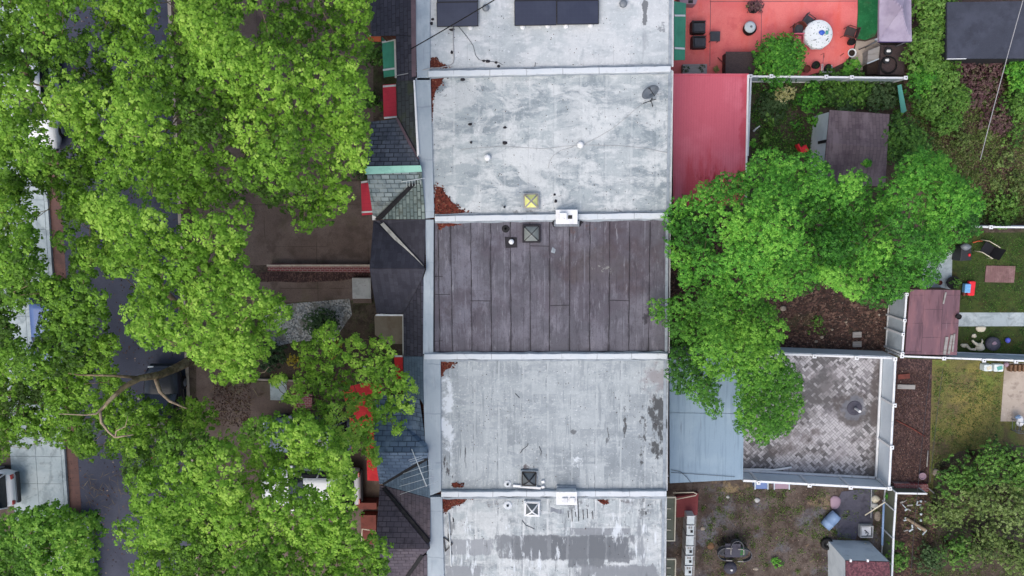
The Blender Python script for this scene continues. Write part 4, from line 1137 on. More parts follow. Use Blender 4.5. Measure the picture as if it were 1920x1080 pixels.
a, b = W(1043, 911, 6.62), W(1080, 922, 6.62)
g = MB(); g.box(((a.x + b.x) / 2, (a.y + b.y) / 2, ZR - .05), (abs(b.x - a.x), abs(a.y - b.y), .13)); g.build('chimney_flashing', 'mid_grey', k, bevel=.02)

def vent(t, px, py, r, mat, h, label, hole=False, collar=None):
    c = W(px, py, ZR)
    if collar:
        g = MB(); g.lathe((c.x, c.y, ZR + .013), [(collar[0], 0), (collar[0] * .8, .025)], 18); g.build('vent_collar', collar[1], t)
    g = MB()
    if hole: g.lathe((c.x, c.y, ZR - .05), [(r, 0), (r, h), (r * .82, h), (r * .8, h - .04)], 14)
    else: g.lathe((c.x, c.y, ZR - .05), [(r * .7, 0), (r * .7, h * .6), (r, h * .65), (r * .95, h * .9), (r * .55, h * 1.04), (.01, h * 1.08)], 16)
    g.smooth = True
    k = g.build('roof_vent', mat, t, label=label)
    if hole:
        g = MB(); g.lathe((c.x, c.y, ZR - .02), [(r * .78, 0), (r * .78, h - .07)], 12); g.build('vent_opening', 'valley_dark', k)
vent(A, 911, 16, .13, 'grey_metal', .22, 'round grey vent between the panels'); vent(A, 1168, 8, .14, 'grey_metal', .2, 'round grey vent east of the panels')
vent(B, 914, 296, .125, 'white_trim', .22, 'round white vent on the west half'); vent(B, 1088, 272, .125, 'white_trim', .22, 'round white vent where the cable ends')
vent(B, 946, 388, .05, 'mid_grey', .12, 'small vent pipe', True)
vent(C, 948, 429, .045, 'tar', .14, 'small black vent pipe', True, (.14, 'valley_dark')); vent(C, 959, 453, .10, 'white_trim', .24, 'white mushroom vent on a tar patch')
vent(D, 952, 907, .05, 'mid_grey', .13, 'small vent pipe', True, (.15, 'ridge_white')); vent(E, 952, 947, .05, 'mid_grey', .13, 'small vent pipe', True, (.17, 'ridge_white'))

# solar panels on feet, two arrays
def panel(x0, y0, x1, y1, label):
    a, b = W(x0, y0, ZR + .17), W(x1, y1, ZR + .17)
    cx, cy, sx, sy = (a.x + b.x) / 2, (a.y + b.y) / 2, abs(b.x - a.x), abs(a.y - b.y)
    t = thing('solar_panel', (cx, cy, ZR), label, 'solar panel', 'solar panels on the north roof')
    g = MB(); g.box((cx, cy, ZR + .15), (sx - .01, sy - .01, .035), .006); g.build('cell_sheet', 'solar_cell', t)
    g = MB()
    for dx, dy, w, d in ((0, sy / 2, sx, .022), (0, -sy / 2, sx, .022), (sx / 2, 0, .022, sy), (-sx / 2, 0, .022, sy)):
        g.box((cx + dx, cy + dy, ZR + .148), (w, d, .04), .006)
    g.build('panel_frame', 'black_metal', t)
    for dx in (-.3, .3):
        for dy in (-.42, .5):
            g = MB(); g.box((cx + dx * sx, cy + dy * sy, ZR), (.05, .05, .15)); g.build('panel_foot', 'grey_metal', t)
for x0, x1 in ((819, 896), (965, 1043), (1044.5, 1122)):
    w = {819: 'solar panel alone in its row, nearer the front of the house', 965: 'left solar panel of the lower pair over the bright roof', 1044.5: 'right solar panel of the lower pair over the bright roof'}[x0]
    panel(x0, 5 if x0 < 900 else 2, x1, 49 if x0 < 900 else (47 if x0 < 1000 else 45), w)
    w = {819: 'solar panel cut by the photo edge above the lone one', 965: 'left solar panel of the upper pair, cut by the photo edge', 1044.5: 'right solar panel of the upper pair, cut by the photo edge'}[x0]
    panel(x0, -41 if x0 < 900 else -43, x1, 3 if x0 < 900 else 0, w)
for i, (x, y) in enumerate(((882, 52), (980, 51), (1027, 49), (1061, 49), (1107, 48))):
    c = W(x, y, ZR); g = MB(); g.lathe((c.x, c.y, ZR), [(.09, 0), (.085, .07), (.05, .09), (.04, .13)], 12)
    tag(g.build('roof_weight', 'white_trim'), 'white ballast foot along the lower edge of a solar panel', 'ballast foot', 'white feet below the solar panels')

# satellite dish
c = W(1219, 190, ZR)
t = thing('satellite_dish', c, 'grey satellite dish on a tripod mount near the rear edge of the patchy roof', 'satellite dish')
g = MB(); n = 20; ax = Vector((-.45, .55, .72)).normalized(); u = ax.cross(Vector((0, 0, 1))).normalized(); w = ax.cross(u)
dc = W(1221, 176, 7.05)
prev = None
for r_, dz in ((.01, 0), (.11, .012), (.21, .045), (.30, .095)):
    ring = []
    for j in range(n):
        an = 6.2832 * j / n
        ring.append(dc + (u * math.cos(an) * 1.1 + w * math.sin(an) * .95) * r_ + ax * dz)
    i0 = len(g.v); g.v += [tuple(p) for p in ring]
    if prev is not None:
        for j in range(n): g.f.append((prev + j, prev + (j + 1) % n, i0 + (j + 1) % n, i0 + j))
    prev = i0
o = g.build('dish', 'grey_metal', t, smooth=True)
m_ = o.modifiers.new('thick', 'SOLIDIFY'); m_.thickness = .012
g = MB(); g.tube([dc - ax * .02, Vector((c.x, c.y, 6.95)), Vector((c.x, c.y, ZR))], .025); g.build('mast', 'dark_plastic', t)
g = MB(); g.tube([dc - w * .28 + ax * .08, dc + ax * .38 - w * .12], .014); g.box(dc + ax * .38 - w * .12 + Vector((0, 0, -.03)), (.07, .05, .06)); g.build('feed_arm', 'dark_plastic', t)
g = MB()
for x, y in ((1206, 194), (1224, 200), (1230, 186)): g.tube([Vector((c.x, c.y, 6.75)), W(x, y, ZR + .01)], .014)
g.build('tripod', 'dark_plastic', t)

def cable(name, pts, r, mat, label, cat='cable', group=None, kind=None):
    g = MB(); g.tube(pts, r, 5); o = g.build(name, mat); tag(o, label, cat, group); return o
def sag(a, b, n=14, s=.3):
    a, b = Vector(a), Vector(b)
    return [a.lerp(b, i / n) - Vector((0, 0, 4 * s * (i / n) * (1 - i / n))) for i in range(n + 1)]
cable('dish_cable', L([(1207, 193), (1190, 206), (1172, 222), (1150, 240), (1120, 258), (1094, 271)], ZR + .012), .006, 'cable_pale', 'thin cable from the satellite dish to a white roof vent')
cable('roof_cable', L([(864, 280), (900, 277), (945, 274), (985, 277), (1020, 279), (1060, 274), (1100, 272), (1160, 273), (1210, 278), (1254, 287)], ZR + .012), .006, 'cable_pale', 'thin cable running across the whole patchy roof')
cable('roof_cable', L([(1076, 275), (1052, 282), (1037, 292), (1030, 304), (1028, 316)], ZR + .014), .006, 'cable_pale', 'short curved cable looping below the white roof vent')
cable('roof_conduit', L([(850, 50), (850, 80), (851, 110), (850, 118), (843, 123), (825, 127), (806, 128)], ZR + .05), .018, 'cable_pale', 'pale conduit from the lone solar panel to the front of the roof')
cable('roof_cable', L([(860, 50), (875, 68), (887, 85), (892, 104), (898, 112), (910, 114), (935, 117), (943, 122)], ZR + .02), .008, 'cable', 'thin curved cable below the lone solar panel')
cable('service_wire', sag(W(770, 92, 6.9), W(930, -2, 8.2), s=.05), .02, 'rubber', 'black service wire crossing over the lone solar panel')
cable('front_wire', sag(W(742, 142, 6.3), W(812, 127, 6.75), s=.04), .014, 'cable_pale', 'pale wire over the gutter by the rusty leaf pile')
cable('tall_wire', sag(W(1924, -20, 7.5), W(1838, 300, 7.2), 20, .05), .014, 'cable_pale', 'pale overhead wire crossing the wild yard')
for i, (a, b, z, l) in enumerate((((1745, 690), (1722, 905), 4.8, 'left overhead wire above the brown mulch strip'), ((1768, 690), (1744, 905), 5, 'right overhead wire above the brown mulch strip'), ((1722, 905), (1708, 1080), 4.9, 'overhead wire above the dark corner plot'))):
    cable('yard_wire', sag(W(*a, z), W(*b, z), s=.05), .008, 'cable', l)
# little tar lumps and blocks that hold the cables down
for i, (x, y) in enumerate(((811, 36), (809, 44), (847, 56), (847, 98), (907, 114), (915, 115), (930, 117), (935, 124), (795, 125), (799, 136), (842, 143), (868, 149), (1040, 365), (1042, 377), (881, 233), (883, 267), (947, 239), (947, 268), (797, 518), (807, 440))):
    g = MB(); g.lump(W(x, y, ZR + .02), (.05 + .02 * (i % 3), .04 + .015 * (i % 2), .035), i, .3, 5)
    tag(g.build('tar_lump', 'tar'), 'black lump of tar holding down a cable on the silver roofs', 'tar lump', 'tar lumps on the roofs')
# loose things by the skylight
g = MB(); g.bar(W(962, 911, ZR + .1), W(1014, 916, ZR + .1), .085, .09); tag(g.build('board', 'white_trim'), 'long white board lying below the dark skylight with black bars', 'board')
for (x, y, w_) in ((1018, 902, 'upper'), (1018, 912, 'lower')):
    c = W(x, y, ZR); g = MB(); g.box(c, (.12, .1, .1), .2); tag(g.build('block', 'white_trim', bevel=.01), w_ + ' small white block right of the black barred skylight', 'block', 'white blocks by the skylight')
# dark branches / cords dropped on the roof
for a, l in (([(975, 850), (980, 843), (989, 836), (990, 831)], 'thin dark cord curled on the weathered grey roof, left one'), ([(1011, 837), (1015, 847), (1014, 854)], 'short dark cord on the weathered grey roof, right one'), ([(966, 738), (971, 743), (974, 746)], 'tiny dark cord on the weathered grey roof, topmost one'), ([(1004, 117), (1003, 124), (1002, 128)], 'short dark cord on the bright roof by the party ridge'), ([(979, 976), (986, 985), (1002, 992)], 'thin dark cord below the white barred skylight')):
    cable('dropped_cord', L(a, ZR + .02), .011, 'cable', l, 'cord', 'cords dropped on the roofs')

# rusty leaf drifts in the roof corners
def drift(pts, n, seed, label):
    r = random.Random(seed); o = []
    for i in range(len(pts)):
        a, b = pts[i], pts[(i + 1) % len(pts)]
        ln = math.hypot(b[0] - a[0], b[1] - a[1]); m = max(1, int(ln / 3))
        for q in range(m): o.append((a[0] + (b[0] - a[0]) * q / m + r.gauss(0, .7), a[1] + (b[1] - a[1]) * q / m + r.gauss(0, .7)))
    g = MB(); g.shell(L(o, ZR + .016), .02)
    k = g.build('leaf_drift', 'rust_leaf_base'); k['kind'] = 'stuff'; k['label'] = label
    cx_, cy_ = sum(p[0] for p in pts) / len(pts), sum(p[1] for p in pts) / len(pts)
    wide = [(max(808, cx_ + (p[0] - cx_) * 1.35 + 2), cy_ + (p[1] - cy_) * (1.3 if (p[1] > cy_) == (seed not in (1, 3, 6)) else 1.0)) for p in pts]
    scatter('fallen_leaves', [pts, wide], int(n * 1.5), .065, 'leaf_rust', seed, z=ZR + .02, tilt=.35, tone=(.4, .28), label=label)
drift([(806, 126), (808, 112), (813, 108), (820, 112), (822, 116), (832, 121), (840, 126), (826, 128)], 200, 1, 'small rust coloured drift of leaves in the corner of the bright roof')
drift([(803, 145), (834, 145), (828, 152), (826, 160), (818, 168), (813, 183), (812, 200), (810, 222), (809, 200)], 260, 2, 'rust coloured drift of leaves below the first party ridge')
drift([(814, 404), (815, 366), (820, 349), (830, 352), (836, 366), (848, 380), (862, 392), (882, 403)], 520, 3, 'large rust coloured drift of leaves in the corner above the dark roof')
drift([(818, 678), (852, 679), (845, 690), (834, 694), (828, 706), (822, 692)], 200, 4, 'rust coloured drift of leaves in the corner below the dark roof')
drift([(825, 932), (880, 934), (866, 944), (848, 950), (836, 960), (830, 955)], 260, 5, 'rust coloured drift of leaves in the corner of the streaked roof')
drift([(846, 907), (856, 904), (867, 908), (862, 914), (850, 914)], 60, 6, 'small rust coloured patch of leaves by the lowest party ridge')
drift([(820, 418), (860, 418), (852, 424), (836, 424), (824, 432)], 60, 7, 'thin rust coloured patch of leaves at the top of the dark roof')
drift([(1120, 936), (1138, 938), (1142, 944), (1130, 945)], 30, 8, 'tiny rust coloured patch of leaves right of the cement chimney')

# television aerials
def aerial(label, b0, b1, els, mast, rb=.016, ra=.007, z=7.9, cat='tv aerial'):
    p0, p1 = W(*b0, z), W(*b1, z)
    base = W(*mast, 6.4)
    t = thing('tv_aerial', base, label, cat)
    g = MB(); g.tube([p0, p1], rb); g.build('boom', 'pale_metal', t)
    q = p0.lerp(p1, .7)
    g = MB(); g.tube([q, Vector((base.x, base.y, base.z))], .016); g.build('mast', 'grey_metal', t)
    for a, b in els:
        g = MB(); g.tube([W(*a, z + .01), W(*b, z + .01)], ra); g.build('element', 'pale_metal', t)
aerial('white comb shaped television aerial over the blue-grey shingled bay', (772, 842), (800, 912),
       [((766, 863), (791, 855)), ((768, 866), (794, 858)), ((770, 871), (795, 862)), ((756, 888), (808, 871)), ((753, 899), (812, 880)), ((749, 912), (815, 893)), ((750, 927), (822, 903))], (798, 915))
aerial('small white aerial by the mint green ridge cap', (753, 341), (797, 334), [((762 + i * 5.2, 339.5 - i), (763 + i * 5.2, 351 - i)) for i in range(6)], (790, 338), rb=.014, z=7.5)
g = MB(); g.tube([W(841, 962, ZR + .05), W(843, 1000, ZR + .06), W(846, 1062, ZR + .05)], .022); tag(g.build('roof_pole', 'pale_metal'), 'long white pole lying on the streaked silver roof', 'pole')
t = thing('roof_bracket', W(838, 1020, ZR), 'dark triangular bracket frame lying beside the white roof pole', 'bracket')
g = MB()
for a, b in (((832, 1008), (848, 1020)), ((848, 1020), (835, 1034)), ((835, 1034), (832, 1008))): g.bar(W(*a, ZR + .06), W(*b, ZR + .06), .04, .04)
g.build('bracket_frame', 'dark_plastic', t)

# ---------------------------------------------------------------- awnings, porches, lean-to roofs
def awning(label, pts, mat, th=.06, trims=(), drop=.16, group=None):
    q = L(pts)
    c = sum(q, Vector()) / len(q)
    t = thing('awning', c, label, 'awning', group)
    g = MB(); g.shell(q, th); g.build('awning_cover', mat, t)
    for a, b in trims:
        g = MB(); g.bar(W(*a), W(*b), .07, .05); g.build('awning_trim', 'white_trim', t)
    g = MB()
    i = 0
    lo = sorted(range(len(q)), key=lambda k: q[k].z)[:2]
    g.bar(q[lo[0]] - Vector((0, 0, .03)), q[lo[1]] - Vector((0, 0, .03)), .03, drop); g.build('valance', mat, t)
    return t
awning('green front awning with white stripes on the north house', [(716, 70, 3.0), (739, 67, 3.7), (742, 142, 3.7), (720, 145, 3.0)], 'awning_green',
       trims=(((716, 79, 3.06), (740, 74, 3.78)), ((718, 131, 3.06), (741, 128, 3.78)), ((740, 66, 3.76), (742, 146, 3.76))))
awning('red front awning with white ends south of the green one', [(718, 159, 3.0), (742, 157, 3.7), (744, 221, 3.7), (720, 223, 3.0)], 'awning_red',
       trims=(((718, 162, 3.06), (742, 160, 3.78)), ((720, 221, 3.06), (744, 219, 3.78))))
awning('narrow red awning beside the pale slate bay', [(677, 344, 2.9), (690, 343, 3.5), (700, 402, 3.5), (679, 404, 2.9)], 'awning_red',
       trims=(((678, 398, 2.96), (699, 397, 3.58)), ((677, 342, 2.96), (689, 340, 3.58))))
awning('bright red awning below the tan porch roof', [(739, 671, 2.9), (755, 669, 3.5), (756, 712, 3.5), (744, 712, 2.9)], 'awning_scarlet', trims=(((740, 668, 3.0), (755, 668, 3.58)),))
awning('large scarlet porch awning mostly under the small tree', [(640, 716, 2.7), (716, 718, 3.3), (714, 812, 3.3), (660, 812, 2.7)], 'awning_scarlet')
awning('scarlet awning beside the blue-grey shingled bay', [(687, 812, 2.8), (706, 812, 3.4), (712, 902, 3.4), (689, 901, 2.8)], 'awning_scarlet')
awning('orange awning end glimpsed under the tree north of the green awning', [(690, 64, 2.9), (714, 67, 3.3), (714, 78, 3.3), (690, 77, 2.9)], 'awning_orange', trims=(((688, 66, 3.0), (714, 66, 3.38)),))
t = thing('porch_roof', W(728, 620, 0), 'flat tan porch roof with white edge below the black bay roof', 'porch roof')
g = MB(); g.prism(L([(702, 592), (755, 592.5), (754, 645), (730, 645), (703, 628)], 3.2), 3.02); g.build('deck', 'balcony_tan', t)
g = MB(); g.bar(W(755.5, 591, 3.25), W(756, 716, 3.25), .05, .2); g.bar(W(704, 591.5, 3.25), W(755, 591.5, 3.25), .05, .2); g.build('edge_trim', 'white_trim', t)
for x, y in ((708, 596), (708, 626), (750, 640)):
    g = MB(); c = W(x, y, 3.0); g.box((c.x, c.y, 0), (.1, .1, 3.02)); g.build('post', 'white_trim', t)
# rear extensions
def extension(name, label, roof, mat, z0_, z1_, th=.12):
    q = L(roof)
    c = sum(q, Vector()) / len(q)
    t = thing(name, (c.x, c.y, 0), label, 'extension')
    g = MB(); g.shell(q, th); g.build('roof', mat, t)
    g = MB(); ins = [c + (p - c) * .965 for p in q]
    for p, o in zip(ins, q): p.z = o.z - th - .002
    g.prism(ins, .012); g.build('wall', 'extension_wall', t)
    return t
er = extension('rear_extension', 'rear extension with a long pinkish red metal roof', [(1262, 140, 3.5), (1403, 140, 2.9), (1400, 300, 2.9), (1396, 384, 2.9), (1262, 388, 3.5)], 'extension_red', 0, 0)
g = MB(); g.bar(W(1403, 140, 2.96), W(1398, 384, 2.96), .07, .1); g.build('gutter', 'white_trim', er)
g = MB(); g.bar(W(1261, 139.5, 3.55), W(1404, 139.5, 2.95), .06, .1); g.build('edge_trim', 'extension_red', er)
eb = extension('rear_extension', 'rear extension with a pale blue-grey sheet roof', [(1255, 672, 3.4), (1396, 672, 2.9), (1393, 899, 2.9), (1256, 906, 3.4)], 'extension_blue', 0, 0)
g = MB(); g.bar(W(1256, 775, 3.425), W(1395, 777, 2.925), .03, .02); g.build('roof_seam', 'extension_blue', eb)
cable('extension_cable', L([(1258, 881, 3.43), (1275, 884, 3.4), (1288, 895, 3.35), (1296, 906, 3.3)]), .01, 'cable', 'dark cable curling over the blue-grey extension roof')
cable('extension_cable', sag(W(1258, 886, 3.43), W(1378, 894, 3.0), s=.0), .009, 'cable', 'straight thin cable along the end of the blue-grey extension roof')
awning('green rear awning with white stripes beside the red patio', [(1264, 2, 3.5), (1286, 6, 2.9), (1284, 112, 2.9), (1264, 113, 3.5)], 'awning_green', trims=(((1265, 29, 3.56), (1285, 29, 2.97)), ((1265, 90, 3.56), (1284, 91, 2.97))))

# ================================================================ FENCES AND WALLS
def fence(label, path, h, panel, post_px, postw=.09, rails=True, cap=True, z0=0.0, th=.03, bottom=.08, name='fence', inward=0.0):
    """path and posts: photo positions of the top rail"""
    P = [W(x, y, z0 + h) for x, y in path]
    c = sum(P, Vector()) / len(P)
    t = thing(name, (c.x, c.y, z0), label, 'fence')
    for a, b in zip(P, P[1:]):
        nv = Vector((b.y - a.y, a.x - b.x, 0)).normalized() * inward
        g = MB(); g.bar(a - Vector((0, 0, .05)) - nv, b - Vector((0, 0, .05)) - nv, th, h - .05 - bottom); g.build('panel', panel, t)
        if rails:
            g = MB(); g.bar(a, b, .075, .06); g.build('top_rail', 'white_vinyl', t)
            g = MB(); q = Vector((0, 0, h - .16)); g.bar(a - q + nv * .6, b - q + nv * .6, .09, .08); g.build('bottom_rail', 'white_vinyl', t)
    for x, y in post_px:
        p = W(x, y, z0 + h + .06)
        g = MB(); g.box((p.x, p.y, z0), (postw, postw, h + .05)); k = g.build('post', 'white_vinyl', t)
        if cap:
            g = MB(); g.box((p.x, p.y, z0 + h + .05), (postw * 1.75, postw * 1.75, .04)); kc = g.build('post_cap', 'white_vinyl', k, bevel=.008)
            g = MB(); g.box((p.x + .01, p.y, z0 + h + .091), (.045, .045, .006)); g.build('cap_hole', 'valley_dark', k)
    return t
fence('white framed privacy fence round three sides of the paved yard', [(1458, 664), (1679, 672), (1667, 916), (1394, 901)], 1.42, 'pvc_slat',
      [(1527, 668), (1606, 671), (1678, 673), (1677, 760), (1672, 839), (1422, 905), (1518, 910), (1595, 914), (1668, 916)], postw=.10, inward=.06)
# braces inside the panel bays
t = thing('white_pipe', W(1440, 880, 0), 'bent white downpipe lying along the paved yard fence', 'pipe')
g = MB(); g.tube(L([(1394, 880), (1420, 880), (1450, 881), (1466, 879), (1484, 876)], .12), .05, 8); g.build('pipe', 'white_vinyl', t)
fence('white vinyl fence between the red patio and the overgrown garden', [(1406, 143), (1700, 146)], 1.5, 'white_sheet', [(1407, 143), (1446, 143), (1549, 144), (1597, 145), (1698, 146)], cap=True, postw=.09)
fence('slim white fence along the red roofed extension', [(1408, 146), (1402, 292)], 1.45, 'white_sheet', [(1408, 147), (1406, 186), (1404, 262)], cap=False, postw=.06)
fence('white double railed fence at the edge of the wild yard', [(1780, 425), (2000, 427)], 1.5, 'white_sheet', [(1858, 426), (1960, 427)], cap=True)
fence('tall grey slatted fence beside the plywood shed roof', [(1700, 552), (1692, 663)], 1.7, 'white_sheet', [(1700, 552), (1696, 601), (1693, 627), (1692, 663)], cap=True, postw=.08)
fence('white fence running below the plywood shed and the lawn', [(1690, 668), (2000, 680)], 1.5, 'white_sheet', [(1691, 668), (1770, 672), (1845, 676), (1905, 678)], cap=True)
fence('narrow white fence beside the dark corner plot', [(1681, 924), (1676, 1000), (1672, 1100)], 1.2, 'olive_panel', [(1681, 924), (1678, 958), (1675, 1010), (1673, 1060)], cap=False, postw=.05, th=.015)
fence('short white fence on top of the red brick edging', [(1682, 925), (1738, 926)], .9, 'olive_panel', [(1738, 926)], cap=False, postw=.05, th=.015)
t = thing('brick_edging', W(1710, 914, 0), 'low dark red brick edging below the mulch strip', 'edging')
g = MB(); g.prism(L([(1676, 906), (1740, 908), (1742, 922), (1680, 922)], .25), .0); g.build('brick_course', 'brick_red', t)
t = thing('brick_edging', W(1668, 1000, 0), 'narrow red brick edging along the narrow white fence', 'edging')
g = MB(); g.prism(L([(1665, 972), (1674, 972), (1671, 1026), (1662, 1026)], .2), .0); g.build('brick_course', 'brick_red', t)
# front garden walls
t = thing('garden_wall', W(595, 500, 0), 'low brown garden wall with pale coping across the front yards', 'wall')
g = MB(); g.prism(L([(502, 496), (694, 497), (694, 511), (502, 508)], .55), 0); g.build('wall', 'brick_red', t)
g = MB(); g.bar(W(500, 498, .6), W(694, 498, .6), .09, .05); g.build('coping', 'concrete_tan', t)
patch('leaf_bed', [(490, 510), (693, 511), (690, 519), (640, 526), (560, 530), (490, 526)], .014, 'mulch')
t = thing('front_step', W(680, 538, 0), 'pale speckled entrance step beside the black bay', 'step')
g = MB(); g.box(W(681, 539, 0), (.85, .95, .35)); g.build('tread', 'step_stone', t, bevel=.02)
g = MB(); c = W(681, 563, 0); g.box((c.x, c.y, 0), (.85, .22, .18)); g.build('tread', 'concrete_brown', t, bevel=.02)
patch('path_slab', [(506, 714), (537, 714), (538, 751), (507, 750)], .014, 'concrete_pale')
t = thing('brick_pier', W(562, 755, 0), 'dark red brick pier by the front path', 'wall')
g = MB(); g.prism(L([(548, 738), (585, 740), (585, 768), (550, 768)], .8), 0); g.build('wall', 'brick_red', t)
t = thing('iron_railing', W(470, 712, 0), 'low white kerb rail along the shaded front bed', 'railing')
g = MB(); g.bar(W(478, 712, .2), W(572, 715, .2), .06, .2); g.build('rail', 'concrete_tan', t)
t = thing('stair_railing', W(700, 690, 0), 'white stair rail glimpsed above the scarlet awnings', 'railing')
g = MB(); g.tube([W(668, 686, 1.0), W(742, 694, 1.5)], .03); g.build('rail', 'white_trim', t)
for x, y, z in ((672, 686.5, 1.0), (705, 690, 1.25), (738, 693.5, 1.45)):
    p = W(x, y, z); g = MB(); g.tube([(p.x, p.y, 0), (p.x, p.y, z)], .018); g.build('baluster', 'white_trim', t)
t = thing('brown_wall', W(680, 948, 0), 'brown garden wall beside the white car', 'wall')
g = MB(); g.prism(L([(655, 943), (706, 943), (706, 955), (655, 955)], .7), 0); g.build('wall', 'terracotta', t)
t = thing('front_porch', W(690, 985, 0), 'brown tiled porch with cream rail by the brown bay', 'porch')
g = MB(); g.prism(L([(676, 966), (705, 966), (705, 1020), (678, 1020)], .5), 0); g.build('floor', 'terracotta', t)
g = MB(); g.tube(L([(678, 1015), (679, 992), (704, 995)], .95), .03); g.build('rail', 'cream_paint', t)
t = thing('gutter_box', W(700, 408, 0), 'small white downpipe box where the pale and black bays meet', 'downpipe')
g = MB(); p = W(701, 408, 5.4); g.box((p.x, p.y, 0.02), (.14, .2, 5.35)); g.build('pipe', 'white_trim', t)

# ================================================================ SHEDS
def shed(label, roof, zt, zr, roofmat, wallmat, inset=.04, wall_z0=.0, ridge_line=None):
    q = L(roof, zt); c = sum(q, Vector()) / len(q)
    t = thing('garden_shed', (c.x, c.y, 0), label, 'shed')
    g = MB(); ins = [c + (p - c) * (1 - inset) for p in q]
    for p in ins: p.z = zt - .08
    g.prism(ins, wall_z0 + .004); g.build('wall', wallmat, t)
    g = MB()
    if ridge_line:
        a, b = W(*ridge_line[0], zr), W(*ridge_line[1], zr)
        g.shell([q[0], q[1], b, a], .07); g.shell([a, b, q[2], q[3]], .07)
    else: g.shell(q, .08)
    g.build('roof', roofmat, t)
    return t, ins
t, ins = shed('grey walled garden shed with brown shingle roof among the shrubs', [(1556, 206), (1668, 214), (1660, 350), (1543, 342)], 2.1, 2.45, 'shed_shingle', 'shed_wall', ridge_line=((1550, 268), (1664, 278)))
g = MB(); p = ins[0].lerp(ins[3], .42); g.box((p.x - .02, p.y, 1.0), (.04, .12, 1.0)); g.build('door', 'valley_dark', t)
g = MB(); p = ins[0].lerp(ins[3], .7); g.lump((p.x - .03, p.y, 1.0), (.04, .04, .05), 3, .1, 5); g.build('handle', 'valley_dark', t)
t, ins = shed('pale walled shed with dark red roof at the foot of the dirt yard', [(1586, 1052), (1668, 1054), (1672, 1200), (1588, 1200)], 2.2, 2.2, 'shed_shingle_red', 'shed_wall', inset=.0)
for x in (1595, 1627):
    g = MB(); p = W(x, 1051, 2.23); g.box((p.x, p.y, 2.16), (.08, .12, .1)); g.build('bracket', 'white_trim', t)
t, ins = shed('low shed with a roof of purplish brown plywood sheets', [(1707, 543), (1801, 544), (1794, 666), (1697, 664)], 1.55, 1.55, 'plywood_roof', 'wood_brown')
for a, b, w_ in (((1774, 548), (1769, 570), .06), ((1785, 628), (1779, 664), .1), ((1776, 632), (1771, 665), .12), ((1790, 626), (1786, 660), .07)):
    g = MB(); g.bar(W(*a, 1.6), W(*b, 1.6), w_, .04)
    tag(g.build('plank', 'wood_grey'), {1774: 'short pale plank near the top of the plywood shed roof', 1785: 'middle grey plank at the corner of the plywood shed roof', 1776: 'left grey plank at the corner of the plywood shed roof', 1790: 'right grey plank at the corner of the plywood shed roof'}[a[0]], 'plank', 'planks on the plywood shed roof')
g = MB(); c = W(1795, 593, 1.57); g.lathe((c.x, c.y, 1.555), [(.09, 0), (.12, .16), (.10, .16), (.09, .12)], 14); tag(g.build('bucket', 'rubber'), 'small black bucket on the edge of the plywood shed roof', 'bucket')
t = thing('garage', W(1850, 57, 0), 'garage with a flat dark asphalt roof beyond the hedge', 'garage')
q = L([(1776, 4), (2060, 0), (2060, 109), (1776, 110)], 2.3)
g = MB(); g.shell(q, .12); g.build('roof', 'garage_roof', t)
g = MB(); c = sum(q, Vector()) / 4; ins = [c + (p - c) * .97 for p in q]
for p in ins: p.z = 2.17
g.prism(ins, .006); g.build('wall', 'dark_plastic', t)
g = MB(); g.bar(W(1776, 110.5, 2.33), W(1812, 110, 2.33), .03, .06); g.build('gutter', 'white_trim', t)

def pot(px, py, r, h, mat, label, soil='pot_soil', plant=None, cat='plant pot', group=None, z0=.012):
    b = W(px, py, h); b.z = z0
    t = thing('plant_pot', b, label, cat, group)
    g = MB(); g.smooth = False; g.lathe(b, [(r * .72, 0), (r, h), (r * 1.06, h), (r * 1.06, h + .03), (r * .9, h + .03), (r * .88, h - .03)], 16); g.build('pot', mat, t)
    g = MB(); g.lathe((b.x, b.y, z0 + h - .06), [(r * .8, 0), (r * .84, .025)], 14); g.build('earth', soil, t)
    if plant:
        rng = np.random.default_rng(int(px))
        Bc = np.array([(b.x, b.y, z0 + h + plant[1] * .5)]); C_, N_, U_, S_, T_ = blob_leaves(Bc, np.array([plant[1]]), rng, 260, 4, plant[2], np.array([.45]), lowcut=-.2)
        leaf_obj('foliage', C_, N_, U_, S_, T_, plant[0], t)
    return t
# ================================================================ RED PATIO
def armchair(px, py, rz, label, s=.7):
    b = W(px, py, .3); b.z = .012
    t = thing('patio_armchair', b, label, 'armchair', 'wicker armchairs on the red patio')
    R = Matrix.Rotation(rz, 3, 'Z')
    def bx(name, c, size, mat, bv=.03): 
        g = MB(); v = R @ Vector((c[0], c[1], 0)); g.box((b.x + v.x, b.y + v.y, b.z + c[2]), size, rz); g.build(name, mat, t, bevel=bv)
    bx('seat_base', (0.02, 0, 0.03), (.54, .42, .3), 'wicker'); bx('cushion', (.04, 0, .335), (.5, .38, .09), 'cushion_dark', .03)
    bx('backrest', (-.29, 0, .03), (.06, .5, .62), 'wicker'); bx('arm', (.02, .235, .03), (.54, .045, .48), 'wicker'); bx('arm', (.02, -.235, .03), (.54, .045, .48), 'wicker')
armchair(1309, 52, 0, 'upper dark wicker armchair beside the green rear awning'); armchair(1310, 80, 0, 'lower dark wicker armchair beside the green rear awning')
def legs4(t, c, w, d, h, mat, r=.018, inset=.04):
    for sx in (-1, 1):
        for sy in (-1, 1):
            g = MB(); x, y = c[0] + sx * (w / 2 - inset), c[1] + sy * (d / 2 - inset); g.tube([(x, y, c[2]), (x, y, c[2] + h)], r); g.build('leg', mat, t)
b = W(1341, 68, .45); b.z = .012
t = thing('side_table', b, 'small square dark side table in front of the wicker armchairs', 'side table')
g = MB(); g.box((b.x, b.y, .42), (.42, .42, .035)); g.build('tabletop', 'cushion_dark', t, bevel=.01); legs4(t, b, .42, .42, .41, 'wicker')
